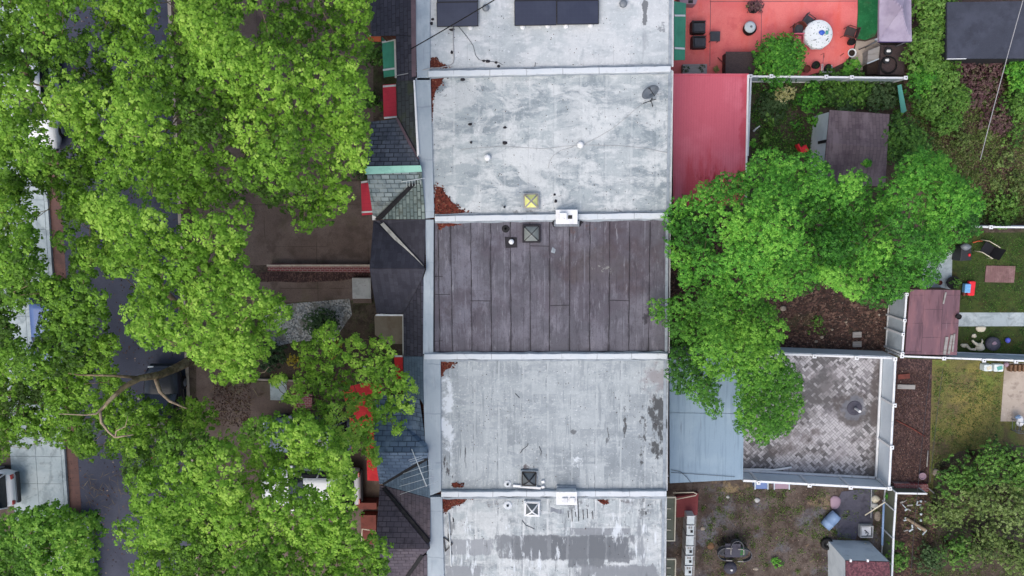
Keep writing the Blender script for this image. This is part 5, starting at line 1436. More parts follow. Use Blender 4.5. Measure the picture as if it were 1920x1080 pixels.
# drum with a white lid
b = W(1407, 53, .4); b.z = .012
t = thing('cooler_drum', b, 'dark round drum with a pale lid in the middle of the red patio', 'drum')
g = MB(); g.smooth = True; g.lathe(b, [(.2, 0), (.27, .15), (.27, .4), (.22, .46)], 20); g.build('body', 'rubber', t)
g = MB(); g.smooth = True; p = W(1407, 50, .55); g.lathe((p.x, p.y, .475), [(.24, 0), (.245, .03), (.16, .06), (.02, .075)], 20); g.build('lid', 'white_sheet', t)
g = MB(); g.lump((p.x + .03, p.y, .56), (.05, .05, .03), 2, .1, 5); g.build('handle', 'grey_metal', t)
pot(1413, 14, .24, .3, 'rubber', 'dark bronze leaved bush in a pot at the top of the red patio', plant=('leaf_purple', .36, .11), cat='potted plant')
# round table with floral cloth
tb = W(1535, 64, .75); tb.z = .012
t = thing('round_table', tb, 'round patio table hidden under a patterned white cloth', 'table')
g = MB(); g.lathe(tb, [(.25, 0), (.25, .03), (.05, .06), (.05, .7)], 14); g.build('pedestal', 'grey_metal', t)
g = MB(); g.lathe((tb.x, tb.y, .71), [(.57, 0), (.57, .03)], 32); g.build('tabletop', 'grey_metal', t)
g = MB(); n = 48; rings = []
for r_, z in ((.01, .752), (.3, .752), (.575, .75), (.595, .73), (.61, .55)):
    i0 = len(g.v)
    for j in range(n):
        an = 6.2832 * j / n; k = r_ + (.02 * math.sin(an * 9) if z < .7 else 0)
        g.v.append((tb.x + k * math.cos(an), tb.y + k * math.sin(an), z))
    if rings:
        for j in range(n): g.f.append((rings[-1] + j, rings[-1] + (j + 1) % n, i0 + (j + 1) % n, i0 + j))
    rings.append(i0)
tag(g.build('tablecloth', 'cloth_floral', smooth=True), 'white patterned cloth over the round patio table', 'tablecloth')
p = W(1541, 61, .8); g = MB(); g.smooth = True; g.lump((p.x, p.y, .80), (.13, .10, .05), 4, .12, 8)
tag(g.build('blue_bag', 'blue_plastic'), 'crumpled blue bag on the patterned tablecloth', 'bag')
p = W(1551, 61, .8); g = MB(); g.smooth = True; g.lump((p.x, p.y, .78), (.07, .09, .03), 5, .3, 7); g.tube([(p.x, p.y, .79), (p.x + .08, p.y + .1, .79), (p.x + .02, p.y + .18, .79)], .015)
tag(g.build('teal_cloth', 'teal_plastic'), 'teal cloth beside the blue bag on the patterned tablecloth', 'cloth')
for dx, dy, rz in ((1551, 74, .9), (1528, 75, .2)):
    p = W(dx, dy, .77); g = MB(); g.box((p.x, p.y, .757), (.13, .03, .02), rz); tag(g.build('cutlery', 'dark_plastic' if dx > 1540 else 'grey_metal'), 'small dark utensil below the blue bag on the tablecloth' if dx > 1540 else 'small grey utensil at the lower rim of the tablecloth', 'utensil')
def chair(px, py, rz, seatmat, framemat, label, back=True, group='chairs round the patio table', w=.44, rounded=False):
    b = W(px, py, .45); b.z = .012
    t = thing('patio_chair', b, label, 'chair', group)
    R = Matrix.Rotation(rz, 3, 'Z')
    g = MB(); g.box((b.x, b.y, .43), (w, w, .05), rz); g.build('seat', seatmat, t, bevel=.03)
    for sx in (-1, 1):
        for sy in (-1, 1):
            v = R @ Vector((sx * (w / 2 - .03), sy * (w / 2 - .03), 0)); g = MB(); g.tube([(b.x + v.x, b.y + v.y, b.z), (b.x + v.x, b.y + v.y, .43)], .015); g.build('leg', framemat, t)
    g = MB(); pts = []
    for i in range(9):
        an = math.pi * (i / 8 - .5) * .9
        v = R @ Vector((-w / 2 * (1.0 if not rounded else math.cos(an) * 1.15) - .02, w / 2 * (1.1 * math.sin(an) if rounded else (i / 4 - 1)), 0)); pts.append(Vector((b.x + v.x, b.y + v.y, .86)))
    for a, c in zip(pts, pts[1:]): g.bar(a, c, .035, .36)
    g.build('backrest', framemat if rounded else seatmat, t)
    for sy in (-1, 1):
        g = MB(); a = R @ Vector((-w / 2, sy * w / 2, 0)); c = R @ Vector((w / 2 - .05, sy * w / 2, 0)); g.tube([(b.x + a.x, b.y + a.y, .66), (b.x + c.x, b.y + c.y, .66), (b.x + c.x, b.y + c.y, .45)], .018); g.build('arm', framemat, t)
chair(1515, 41, -.6, 'cushion_dark', 'dark_plastic', 'dark square chair at the top of the patterned table')
chair(1496, 56, R90 * -1, 'cushion_dark', 'terracotta', 'dark seated chair with a rounded red back at the patterned table', rounded=True)
chair(1493, 77, R90 * -1, 'cushion_pink', 'cushion_pink', 'pink cushioned chair left of the patterned table')
chair(1594, 61, math.pi * .9, 'wicker_brown', 'terracotta', 'brown folding chair at the edge of the green turf')
# things along the patio edge
pot(1513, 129, .15, .26, 'terracotta', 'brown empty pot nearest the round bush'); pot(1530, 122, .16, .26, 'rubber', 'black pot second along the patio edge', plant=('leaf_dark', .1, .06)); pot(1553, 128, .17, .24, 'rubber', 'black pot inside the small wire frame', plant=('leaf_dark', .14, .07))
pot(1597, 78, .15, .28, 'rubber', 'black pot with pale stones at the edge of the red patio', soil='pebbles_white')
t = thing('plant_support', W(1551, 128, .4), 'small white wire frame round a black pot', 'plant support')
g = MB(); g.tube(L([(1543, 120), (1543, 135), (1560, 135), (1560, 122)], .42), .012); g.tube(L([(1541, 121), (1540, 136)], .42), .012)
for x, y in ((1543, 120), (1543, 135), (1560, 135), (1560, 122)):
    p = W(x, y, .42); g.tube([(p.x, p.y, 0.01), (p.x, p.y, .42)], .012)
g.build('frame', 'white_trim', t)
t = thing('round_tray', W(1599, 100, 0), 'tilted brown dish with a white rim at the patio corner', 'dish')
g = MB(); c = W(1598, 99, .1); g.lathe((c.x, c.y, .02), [(.13, 0), (.19, .07), (.17, .07), (.12, .03)], 18); g.build('rim', 'white_trim', t)
g = MB(); g.lathe((c.x, c.y, .05), [(.13, 0), (.15, .012)], 18); g.build('bowl', 'pot_soil', t)
t = thing('planter_trough', W(1301, 129, 0), 'grey stone trough with dark plants above the red metal roof', 'planter')
g = MB(); g.box(W(1302, 130, .3) - Vector((0, 0, .29)), (1.05, .42, .38)); g.build('trough', 'wood_grey', t, bevel=.02)
for x in (1287, 1318):
    rng = np.random.default_rng(x); p = W(x, 128, .5)
    C_, N_, U_, S_, T_ = blob_leaves(np.array([(p.x, p.y, .45)]), np.array([.16]), rng, 300, 4, .07, np.array([.5])); leaf_obj('foliage', C_, N_, U_, S_, T_, 'leaf_dark', t)
t = thing('storage_box', W(1395, 118, 0), 'large dark brown covered box beside the round bush', 'storage box')
g = MB(); g.prism(L([(1362, 98), (1428, 98), (1428, 138), (1361, 138)], .75), .012); g.build('box', 'wicker_brown', t, bevel=.02)
g = MB(); g.shell(L([(1361, 97), (1429, 97), (1429, 139), (1360, 139)], .79), .035); g.build('lid', 'shed_shingle_red' if False else 'wicker_brown', t)
t = thing('garden_tool', W(1355, 118, 0), 'rusty red garden tool leaning on the dark brown box', 'tool')
g = MB(); g.tube([W(1346, 108, .05), W(1357, 119, .5), W(1361, 122, .75)], .018); g.tube([W(1356, 118, .5), W(1354, 130, .1)], .015); g.build('handle', 'terracotta', t)
t = thing('white_cooler', W(1290, 3, 0), 'white appliance at the top of the red patio beside the green awning', 'appliance')
g = MB(); g.prism(L([(1273, -12), (1311, -10), (1305, 8), (1274, 7)], .7), .012); g.build('body', 'plastic_lilac', t, bevel=.03)
g = MB(); c = W(1295, 3, .72); g.box((c.x, c.y, .702), (.2, .12, .02)); g.build('handle', 'black_metal', t)
for x, y, w_, l in ((1595, 101, 0, 0),): pass
t = thing('wire_hook', W(1577, 102, 0), 'thin dark red stick lying on the red patio', 'stick')
g = MB(); g.tube(L([(1575, 105), (1582, 100)], .03), .014); g.build('stick', 'terracotta', t)
t = thing('wire_hook', W(1541, 103, 0), 'thin dark hooked stick below the patterned table', 'stick')
g = MB(); g.tube(L([(1539, 103), (1545, 100), (1545, 108)], .03), .012); g.build('stick', 'terracotta', t)
# gazebo
cz = L([(1650, -34, 2.1), (1708, -36, 2.1), (1709, 78, 2.1), (1648, 78, 2.1)])
cc = sum(cz, Vector()) / 4
t = thing('garden_gazebo', (cc.x, cc.y, 0), 'mauve fabric gazebo with a dark purple edge beside the green turf', 'gazebo')
g = MB(); apex = [W(1676, -2, 2.75), W(1680, 30, 2.75)]
n = 10
def gz(u, v):
    e = max(abs(u), abs(v)); p = (cz[0] * (1 - u) * (1 + v) + cz[1] * (1 + u) * (1 + v) + cz[2] * (1 + u) * (1 - v) + cz[3] * (1 - u) * (1 - v)) / 4
    p.z = 2.1 + .65 * (1 - e) ** 1.15 - .10 * (1 - abs(abs(u) - abs(v))) * 0 - .07 * math.sin(math.pi * e) + (.05 * (u * u * v * v)) ; return p
i0 = len(g.v)
for i in range(2 * n + 1):
    for j in range(2 * n + 1): g.v.append(tuple(gz(i / n - 1, j / n - 1)))
for i in range(2 * n):
    for j in range(2 * n):
        a = i * (2 * n + 1) + j; g.f.append((a, a + 1, a + 2 * n + 2, a + 2 * n + 1))
g.build('canopy', 'canopy_mauve', t)
g = MB()
g.bar(cz[2], cz[3], .03, .14)
g.build('valance', 'canopy_trim', t)
for a, b in ((cz[0], cz[1]), (cz[1], cz[2]), (cz[3], cz[0])):
    g = MB(); g.bar(a, b, .015, .14); g.build('valance', 'canopy_mauve', t)
for p in cz:
    q = cc + (p - cc) * .95; g = MB(); g.tube([(q.x, q.y, .01), (q.x, q.y, 2.08)], .025); g.build('pole', 'grey_metal', t)
# wooden box bench with coil and buckets
t = thing('potting_bench', W(1675, 112, 0), 'dark wooden potting bench in front of the mauve gazebo', 'bench')
g = MB(); g.prism(L([(1652, 84), (1698, 84), (1696, 140), (1650, 140)], .7), .012); g.build('bench', 'wicker_brown', t, bevel=.02)
t = thing('cold_frame', W(1638, 112, 0), 'grey lidded cold frame beside the dark potting bench', 'cold frame')
g = MB(); g.prism([W(1628, 95, .62), W(1650, 86, .62), W(1649, 110, .5), W(1626, 119, .5)], .012); g.build('lid', 'wood_grey', t)
g = MB(); g.prism([W(1626, 121, .48), W(1649, 112, .48), W(1648, 138, .4), W(1625, 140, .4)], .012); g.build('bed', 'pot_soil', t)
g = MB(); g.bar(W(1626, 119, .56), W(1649, 110, .56), .05, .06); g.build('rail', 'white_sheet', t)
g = MB(); c = W(1666, 122, .75)
for k in range(3):
    g.tube([(c.x + (.36 - .02 * k) * math.cos(a_ * .2618), c.y + (.36 - .02 * k) * math.sin(a_ * .2618), .725 + .03 * k) for a_ in range(25)], .018, 6)
tag(g.build('hose_coil', 'rubber'), 'black coiled hose on the dark potting bench', 'hose')
for x, y, r_, l in ((1664, 97, .16, 'upper grey bucket with a white scrap on the potting bench'), (1661, 114, .14, 'lower grey bucket inside the coiled hose')):
    c = W(x, y, .8); t = thing('bucket', (c.x, c.y, .704), l, 'bucket', 'buckets on the potting bench')
    g = MB(); g.lathe((c.x, c.y, .704), [(r_ * .8, 0), (r_, .2), (r_ * .92, .2), (r_ * .85, .16)], 16); g.build('body', 'dark_plastic', t)
    g = MB(); g.lump((c.x + .02, c.y + .02, .87), (r_ * .55, r_ * .35, .03), int(x), .4, 6); g.build('scrap', 'white_trim', t)
t = thing('garden_broom', W(1640, 82, 0), 'dark broom lying across the flagstones by the cold frame', 'broom')
g = MB(); g.tube([W(1622, 89, .06), W(1646, 76, .12)], .025); g.build('handle', 'rubber', t)
g = MB(); c = W(1646, 73, .1); g.box((c.x, c.y, .02), (.22, .12, .1), .5); g.build('head', 'white_sheet', t)

# ================================================================ OVERGROWN GARDEN, SHED YARD
t = thing('red_chair', W(1508, 281, 0), 'bright red toy chair peeking out at the edge of the maple', 'toy')
g = MB(); c = W(1508, 280, .3); g.box((c.x, c.y, .012), (.34, .3, .3), .5); g.build('seat', 'red_plastic', t, bevel=.03)
g = MB(); c = W(1500, 276, .5); g.box((c.x, c.y, .012), (.07, .32, .5), .5); g.build('backrest', 'red_plastic', t, bevel=.02)
g = MB(); g.shell([W(1683, 160, 1.2), W(1690, 158, 1.3), W(1700, 208, .5), W(1690, 214, .4)], .03); tag(g.build('tarp', 'teal_plastic'), 'pale teal tarp strip hanging beside the garden fence', 'tarp')
t = thing('garden_statue', W(1419, 240, 0), 'small white garden ornament in the dark soil by the red roof', 'ornament')
g = MB(); g.tube(L([(1413, 246, .1), (1418, 241, .2), (1425, 236, .35)]), [.05, .04, .02]); g.build('figure', 'white_trim', t)
for i, (x, y, s) in enumerate(((1606, 627, .22), (1606, 645, .24), (1540, 632, .14), (1586, 604, .1), (1648, 590, .1), (1468, 578, .25), (1530, 640, .12), (1560, 618, .12))):
    g = MB()
    c = W(x, y, 0)
    if i < 2:
        g.box((c.x, c.y, .012), (.4, .26, .08), .05); o = g.build('paving_block', 'wood_grey', bevel=.02); tag(o, ('upper' if i == 0 else 'lower') + ' grey paving block in the brown leaf litter', 'paving block')
    else:
        g.lump((c.x, c.y, .03), (s * .6, s * .5, s * .3), i, .25, 6); tag(g.build('stone', 'stone'), 'rounded stone half sunk in the brown leaf litter', 'stone', 'stones in the leaf litter')
g = MB(); g.bar(W(1673, 552, .25), W(1668, 662, .25), .16, .25); tag(g.build('edging_wall', 'wood_grey'), 'low grey edging between leaf litter and tall slatted fence', 'edging')

# ---- paved yard
c = W(1602, 765, .0)
g = MB(); g.lathe((c.x, c.y, .013), [(.34, 0), (.33, .03), (.1, .05), (.05, .1)], 24)
t = thing('parasol_base', c, 'grey parasol base with a white pole stub on the paved yard', 'parasol base'); g.build('base', 'weed_mat', t)
g = MB(); g.lathe((c.x, c.y, .06), [(.05, 0), (.05, .5), (.07, .52), (.06, .56)], 12); g.build('pole', 'white_vinyl', t)

# ---- side lawn
b = W(1850, 466, .45); b.z = .012
def loose_chair(px, py, rz, seat, frame, label, cat='chair'):
    b = W(px, py, .4); b.z = .012
    t = thing('garden_chair', b, label, cat)
    R = Matrix.Rotation(rz, 3, 'Z')
    def P(x, y, z): v = R @ Vector((x, y, 0)); return Vector((b.x + v.x, b.y + v.y, b.z + z))
    g = MB(); g.shell([P(-.22, -.25, .4), P(.25, -.25, .44), P(.25, .25, .44), P(-.22, .25, .4)], .03); g.build('seat', seat, t)
    g = MB(); g.shell([P(-.24, -.25, .42), P(-.24, .25, .42), P(-.42, .26, .95), P(-.42, -.26, .95)], .025) if False else g.shell([P(-.22, -.25, .42), P(-.22, .25, .42), P(-.46, .26, .9), P(-.46, -.26, .9)], .025); g.build('backrest', seat, t)
    for s in (-1, 1):
        g = MB(); g.tube([P(.3, s * .28, .01), P(.22, s * .28, .62), P(-.3, s * .28, .66), P(-.34, s * .28, .01)], .02); g.build('arm', frame, t)
    return t
loose_chair(1851, 467, 2.6, 'black_metal', 'cream_paint', 'black folding chair with cream arms on the dark lawn')
t = thing('barbecue', W(1807, 474, 0), 'dark covered grill with a red knob at the lawn edge', 'grill')
g = MB(); g.prism(L([(1803, 464), (1822, 458), (1822, 488), (1800, 490)], .75), .012); g.build('body', 'dark_plastic', t, bevel=.04)
g = MB(); c = W(1818, 478, .8); g.lump((c.x, c.y, .78), (.06, .07, .05), 1, .1, 6); g.build('knob', 'red_plastic', t)
g = MB(); g.lump(Vector(W(1812, 463, .8)), (.25, .16, .1), 7, .2, 7); g.build('lid', 'grey_metal', t)
t = thing('orange_frame', W(1834, 453, 0), 'thin orange frame lying by the black folding chair', 'frame')
g = MB(); g.tube(L([(1824, 455), (1834, 452), (1842, 452)], .06), .03); g.build('bar', 'awning_orange', t)
t = thing('ground_mat', W(1875, 513, 0), 'brown rectangular mat lying on the dark lawn', 'mat')
g = MB(); g.box(W(1875, 514, .04) - Vector((0, 0, .02)), (1.28, .74, .035), -.02); g.build('mat', 'brown_mat', t)
t = thing('toy_car', W(1818, 541, 0), 'red plastic toy car with a pale blue seat beside the plywood shed', 'toy car')
g = MB(); c = W(1823, 541, .3); g.box((c.x, c.y, .06), (.3, .66, .24), -.05); g.build('body', 'red_plastic', t, bevel=.06)
g = MB(); c = W(1816, 541, .4); g.box((c.x, c.y, .1), (.26, .4, .26), -.05); g.build('seat', 'sky_plastic', t, bevel=.03)
g = MB(); c = W(1808, 546, .2); g.box((c.x, c.y, .06), (.1, .42, .2), -.05); g.build('bumper', 'terracotta', t, bevel=.03)
pot(1787, 530, .28, .2, 'rubber', 'wide planter of dark greenery above the plywood shed', plant=('leaf_shrub', .26, .09)); pot(1762, 530, .1, .16, 'terracotta', 'small pale pot left of the wide planter', soil='step_stone')
# heap of toys and chairs
t = thing('toy_heap', W(1835, 645, 0), 'cream rocking horse toy lying on its side by the white fence', 'toy')
g = MB(); g.smooth = True
g.lump(W(1838, 651, .25), (.22, .16, .14), 3, .2, 7); g.tube([W(1838, 650, .25), W(1826, 642, .3), W(1823, 638, .32)], [.1, .06, .05]); g.tube([W(1838, 652, .25), W(1842, 640, .2), (W(1841, 636, .1))], [.05, .04, .03]); g.tube([W(1830, 655, .25), W(1820, 655, .15), W(1812, 648, .1)], [.06, .05, .08])
g.build('body', 'cream_paint', t)
for x, y, s, l in ((1840, 617, .2, 'cream plastic lid on the dark grass below the path'), (1827, 630, .12, 'white ball on the dark grass among the toys'), (1809, 648, .15, 'cream plastic scrap left of the toy horse')):
    c = W(x, y, .1); g = MB(); g.smooth = True; g.lump((c.x, c.y, .07), (s, s * .65, .06), int(x), .25, 7); tag(g.build('plastic_toy', 'cream_paint'), l, 'toy')
c = W(1863, 645, .3)
t = thing('fire_pit', (c.x, c.y, .012), 'round grey covered fire pit on the small lawn', 'fire pit')
g = MB(); g.smooth = True; g.lathe((c.x, c.y, .012), [(.2, 0), (.3, .12), (.31, .3), (.2, .36), (.03, .38)], 22); g.build('bowl', 'weed_mat', t)
g = MB(); g.lump((c.x, c.y + .05, .39), (.1, .08, .03), 9, .3, 6); g.build('handle', 'plastic_lilac', t)
c = W(1889, 638, .12); g = MB(); g.smooth = True; g.lump((c.x, c.y, .13), (.11, .12, .12), 2, .06, 8); tag(g.build('ball', 'blue_toy'), 'bright blue ball on the small lawn', 'ball')
# bins under the fence
for x, y, s, mat, l in ((1853, 690, (.36, .3, .4), 'plastic_white_worn', 'white plastic bin at the left end below the lawn fence'), (1873, 690, (.42, .34, .3), 'plastic_white_worn', 'white plastic tub in the middle below the lawn fence')):
    c = W(x, y, s[2]); t = thing('plastic_bin', (c.x, c.y, .012), l, 'bin', 'white bins below the lawn fence')
    g = MB(); g.box((c.x, c.y, .012), s); g.build('body', mat, t, bevel=.04)
    g = MB(); g.box((c.x + .03, c.y, .012 + s[2]), (s[0] * .55, s[1] * .5, .012), .3); g.build('lid', 'teal_plastic' if x > 1860 else 'cream_paint', t)
c = W(1889, 684, .2); g = MB(); g.smooth = True; g.lump((c.x, c.y, .12), (.12, .12, .12), 4, .15, 6); tag(g.build('lilac_pot', 'plastic_lilac'), 'lilac pot next to the white tub below the lawn fence', 'pot')
c = W(1908, 690, .25)
t = thing('wooden_crate', (c.x, c.y, .012), 'slatted wooden crate at the edge of the concrete pad', 'crate')
for k in range(5):
    q = W(1897 + k * 8, 691, .3); g = MB(); g.box((q.x, q.y, .012), (.09, .3, .26)); g.build('slat', 'wood_brown', t)
g = MB(); g.box((c.x + .15, c.y, .015), (1.0, .22, .1)); g.build('base', 'wood_brown', t)
c = W(1908, 793, .3)
t = thing('laundry_cart', (c.x, c.y, .012), 'wire cart with a white and blue bundle by the concrete pad', 'cart')
g = MB()
for z in (.1, .35, .6):
    q = [(-.2, -.25), (.2, -.25), (.2, .25), (-.2, .25), (-.2, -.25)]
    g.tube([(c.x + a_[0] + .1, c.y + a_[1] - .15, z) for a_ in q], .014)
for a_ in ((-.2, -.25), (.2, -.25), (.2, .25), (-.2, .25)): g.tube([(c.x + a_[0] + .1, c.y + a_[1] - .15, .01), (c.x + a_[0] + .1, c.y + a_[1] - .15, .62)], .014)
g.build('basket', 'grey_metal', t)
g = MB(); g.smooth = True; g.lump((c.x, c.y + .12, .5), (.18, .2, .1), 3, .3, 7); g.build('bundle', 'white_trim', t)
g = MB(); g.smooth = True; g.lump((c.x - .05, c.y + .28, .45), (.16, .12, .09), 4, .3, 7); g.build('bundle', 'barrel_blue', t)
# mulch strip things
g = MB(); g.bar(W(1683, 725, .1), W(1716, 726, .1), .2, .1); tag(g.build('timber', 'wood_grey'), 'grey timber lying across the top of the mulch strip', 'timber')
g = MB(); g.bar(W(1684, 707, .08), W(1706, 705, .08), .22, .08); tag(g.build('timber', 'terracotta'), 'rusty red timber above the grey one in the mulch strip', 'timber')
g = MB(); g.tube(L([(1681, 788), (1710, 803), (1734, 818)], .05), .03); tag(g.build('stick', 'terracotta'), 'long reddish stick lying diagonally across the mulch strip', 'stick')
g = MB(); g.tube(L([(1740, 845), (1738, 875)], .05), .03); tag(g.build('stick', 'wood_grey'), 'pale grey stick at the edge of the mulch strip', 'stick')
t = thing('bird_bath', W(1730, 892, 0), 'small pinkish basin at the bottom of the mulch strip', 'basin')
g = MB(); c = W(1730, 893, .2); g.lathe((c.x, c.y, .01), [(.1, 0), (.08, .1), (.17, .2), (.14, .2), (.1, .15)], 14); g.build('bowl', 'plastic_lilac', t)
c = W(1757, 886, .1); g = MB(); g.lump((c.x, c.y, .07), (.2, .16, .07), 12, .3, 6); tag(g.build('stone', 'stone'), 'pale flat stone beside the small pinkish basin', 'stone')
g = MB(); g.bar(W(1730, 907, .15), W(1752, 925, .15), .05, .06); tag(g.build('plank', 'wood_grey'), 'pale plank lying over the end of the red brick edging', 'plank')

# ================================================================ DIRT YARD
t = thing('basement_hatch', W(1290, 950, 0), 'dark red doormat landing with a cream rail beside the house', 'landing')
g = MB(); g.prism(L([(1268, 932), (1310, 925), (1308, 966), (1268, 971)], .3), 0.01); g.build('landing', 'red_carpet', t, bevel=.02)
g = MB(); g.tube(L([(1262, 924), (1300, 923), (1307, 926), (1304, 929), (1268, 936)], .95), .025); g.build('rail', 'cream_paint', t)
for i, (y0, y1) in enumerate(((934, 1014), (1050, 1110))):
    t = thing('window_canopy', W(1260, (y0 + y1) / 2, 0), ('upper' if i == 0 else 'lower') + ' olive panelled canopy with cream frame on the back wall', 'canopy', 'canopies on the back wall')
    g = MB(); g.shell(L([(1250, y0 - 2, 2.5), (1267, y0, 2.4), (1265, y1, 2.4), (1249, y1 + 2, 2.5)]), .04); g.build('panel', 'olive_panel', t)
    g = MB(); g.bar(W(1267, y0 - 1, 2.45), W(1265, y1 + 1, 2.45), .05, .1); g.bar(W(1250, y0 - 1, 2.54), W(1267, y0 - 1, 2.44), .05, .1); g.bar(W(1249, y1, 2.54), W(1265, y1, 2.44), .05, .1); g.build('frame', 'cream_paint', t)
    n = 4
    for k in range(1, n):
        y = y0 + (y1 - y0) * k / n; g = MB(); g.bar(W(1250, y, 2.54), W(1258, y, 2.49), .035, .04); g.build('bar', 'cream_paint', t)
for i, (y0, y1) in enumerate(((967, 984), (985, 1004), (1005, 1023), (1024, 1041), (1042, 1060), (1061, 1080))):
    xa = 1288.5 - (y0 - 967) * .045
    c = (W(xa - .5, y0, .9) + W(xa + 14, y1, .9)) / 2
    t = thing('white_cabinet', (c.x, c.y, .012), ['topmost white cabinet of the row, with a plain top', 'second white cabinet, with one dark opening', 'third white cabinet, plain topped', 'fourth white cabinet from the top of the row', 'fifth white cabinet from the top of the row', 'lowest white cabinet, cut by the photo edge'][i], 'cabinet', 'row of white cabinets in the dirt yard')
    a, b = W(xa, y0, .9), W(xa + 14, y1, .9)
    g = MB(); g.box((c.x, c.y, .012), (abs(b.x - a.x) - (.02 if i % 2 else .0), abs(a.y - b.y) - .01, .86 + .01 * (i % 3))); g.build('body', 'plastic_white_worn', t, bevel=.015)
    g = MB(); g.bar((a.x - .02, a.y - .02, .92), (b.x + .02, a.y - .02, .92), .03, .05); g.build('ledge', 'white_vinyl', t)
    if i not in (0, 2):
        g = MB(); g.box((c.x + .06, c.y - .05, .884 + .01 * (i % 3)), (.11, .12, .012)); g.build('opening', 'valley_dark', t)
        for dx in (-.05, .05):
            g = MB(); g.box((c.x + dx, c.y + .13, .884 + .01 * (i % 3)), (.07, .1, .008)); g.build('vent_panel', 'wood_grey', t)
g = MB(); g.bar(W(1304, 965, .05), W(1300, 1085, .05), .1, .05); tag(g.build('timber', 'wood_grey'), 'thin grey timber along the row of white cabinets', 'timber')
# dark table with three pushed-in chairs
def yardchair(px, py, rz, mat, label):
    b = W(px, py, .45); b.z = .012
    t = thing('dark_chair', b, label, 'chair', 'chairs round the dark table')
    R = Matrix.Rotation(rz, 3, 'Z')
    def P(x, y, z): v = R @ Vector((x, y, 0)); return Vector((b.x + v.x, b.y + v.y, b.z + z))
    g = MB(); o = []
    for i in range(13):
        an = math.pi * (i / 12 + .5); o.append(P(.12 + .3 * math.cos(an), .25 * math.sin(an), .43))
    o = [P(.3, -.25, .43)] + list(reversed(o)) + [P(.3, .25, .43)] if False else o + [P(.3, -.25, .43), P(.3, .25, .43)]
    g.shell(o, .04); g.build('seat', mat, t)
    g = MB(); q = []
    for i in range(11):
        an = math.pi * (i / 10 + .5); q.append(P(.12 + .36 * math.cos(an), .29 * math.sin(an), .82))
    for a, c in zip(q, q[1:]): g.bar(a, c, .03, .22)
    g.build('backrest', mat, t)
    for i in (0, 10):
        g = MB(); g.bar(q[i], q[i] + (R @ Vector((.28, 0, 0))), .04, .04); g.build('arm', 'wood_grey', t)
    for sx, sy in ((-.1, -.2), (-.1, .2), (.28, -.2), (.28, .2)):
        g = MB(); g.tube([P(sx, sy, 0), P(sx, sy, .4)], .018); g.build('leg', 'dark_plastic', t)
b = W(1374, 1032, .7); b.z = .012
t = thing('yard_table', b, 'dark square table between three pushed-in chairs in the dirt yard', 'table')
g = MB(); g.box((b.x, b.y, .68), (.72, .66, .04)); g.build('tabletop', 'weed_mat', t, bevel=.03); legs4(t, b, .7, .62, .67, 'dark_plastic', .025)
g = MB(); c = W(1392, 1034, .72); g.shell([Vector((c.x - .1, c.y - .18, .727)), Vector((c.x + .12, c.y - .15, .727)), Vector((c.x + .1, c.y + .2, .727)), Vector((c.x - .08, c.y + .16, .727))], .004)
tag(g.build('green_cloth', 'leaf_cloth' if False else 'turf_green'), 'dull green cloth on the right side of the dark table', 'cloth')
yardchair(1379, 1018, -R90, 'chair_grey', 'dark grey chair at the top side of the dark table'); yardchair(1353, 1033, 0, 'chair_grey', 'dark grey chair at the left side of the dark table'); yardchair(1396, 1035, math.pi, 'chair_grey', 'dark grey chair at the right side of the dark table')
c = W(1370, 1066, .6)
t = thing('kettle_grill', (c.x, c.y, .012), 'dark round grill with a white handle below the dark table', 'grill')
g = MB(); g.smooth = True; g.lathe((c.x, c.y, .25), [(.12, 0), (.26, .12), (.3, .27), (.29, .33), (.18, .45), (.02, .5)], 22); g.build('bowl', 'weed_mat', t)
g = MB(); g.smooth = True; g.lump((c.x, c.y, .77), (.07, .05, .03), 1, .1, 6); g.build('handle', 'white_trim', t)
for k in range(3):
    an = k * 2.09; g = MB(); g.tube([(c.x + .15 * math.cos(an), c.y + .15 * math.sin(an), .3), (c.x + .28 * math.cos(an), c.y + .28 * math.sin(an), .012)], .018); g.build('leg', 'dark_plastic', t)
# barrel lying on its side
a, b = W(1547, 987, .27), W(1569, 964, .27)
t = thing('plastic_barrel', ((a.x + b.x) / 2, (a.y + b.y) / 2, .012), 'pale blue barrel lying on its side in the dirt yard', 'barrel')
g = MB(); ax = (b - a); g.tube([a, a + ax * .02, a + ax * .3, a + ax * .33, a + ax * .36, a + ax * .7, a + ax * .98, b], [.2, .25, .27, .285, .27, .27, .25, .22], 20); g.build('body', 'barrel_blue', t)
g = MB(); d_ = ax.normalized(); g.tube([a - d_ * .01, a + d_ * .02], [.26, .26], 20); g.build('rim', 'barrel_blue', t)
c = W(1552, 1021, .2)
t = thing('car_tyre', (c.x, c.y, .012), 'black tyre with a pale centre lying beside the fabric sheet', 'tyre')
g = MB(); g.smooth = True; g.lathe((c.x, c.y, .012), [(.14, .02), (.22, 0), (.29, .05), (.29, .15), (.22, .2), (.15, .18), (.13, .1)], 24); g.build('tread', 'rubber', t)
g = MB(); g.lump((c.x + .02, c.y - .01, .08), (.07, .09, .04), 3, .3, 6); g.build('centre', 'grey_metal', t)
c = W(1625, 997, .3)
t = thing('wooden_crate', (c.x, c.y, .012), 'pale open crate with white scraps at the corner of the fabric sheet', 'crate')
g = MB(); g.box((c.x, c.y, .012), (.56, .54, .05))
for dx, dy, sx, sy in ((0, .26, .58, .05), (0, -.26, .58, .05), (.27, 0, .05, .48), (-.27, 0, .05, .48)): g.box((c.x + dx, c.y + dy, .063), (sx, sy, .26))
g.build('box', 'step_stone', t)
g = MB(); g.box((c.x, c.y, .2), (.42, .4, .06), .05); g.build('scraps', 'white_trim', t)
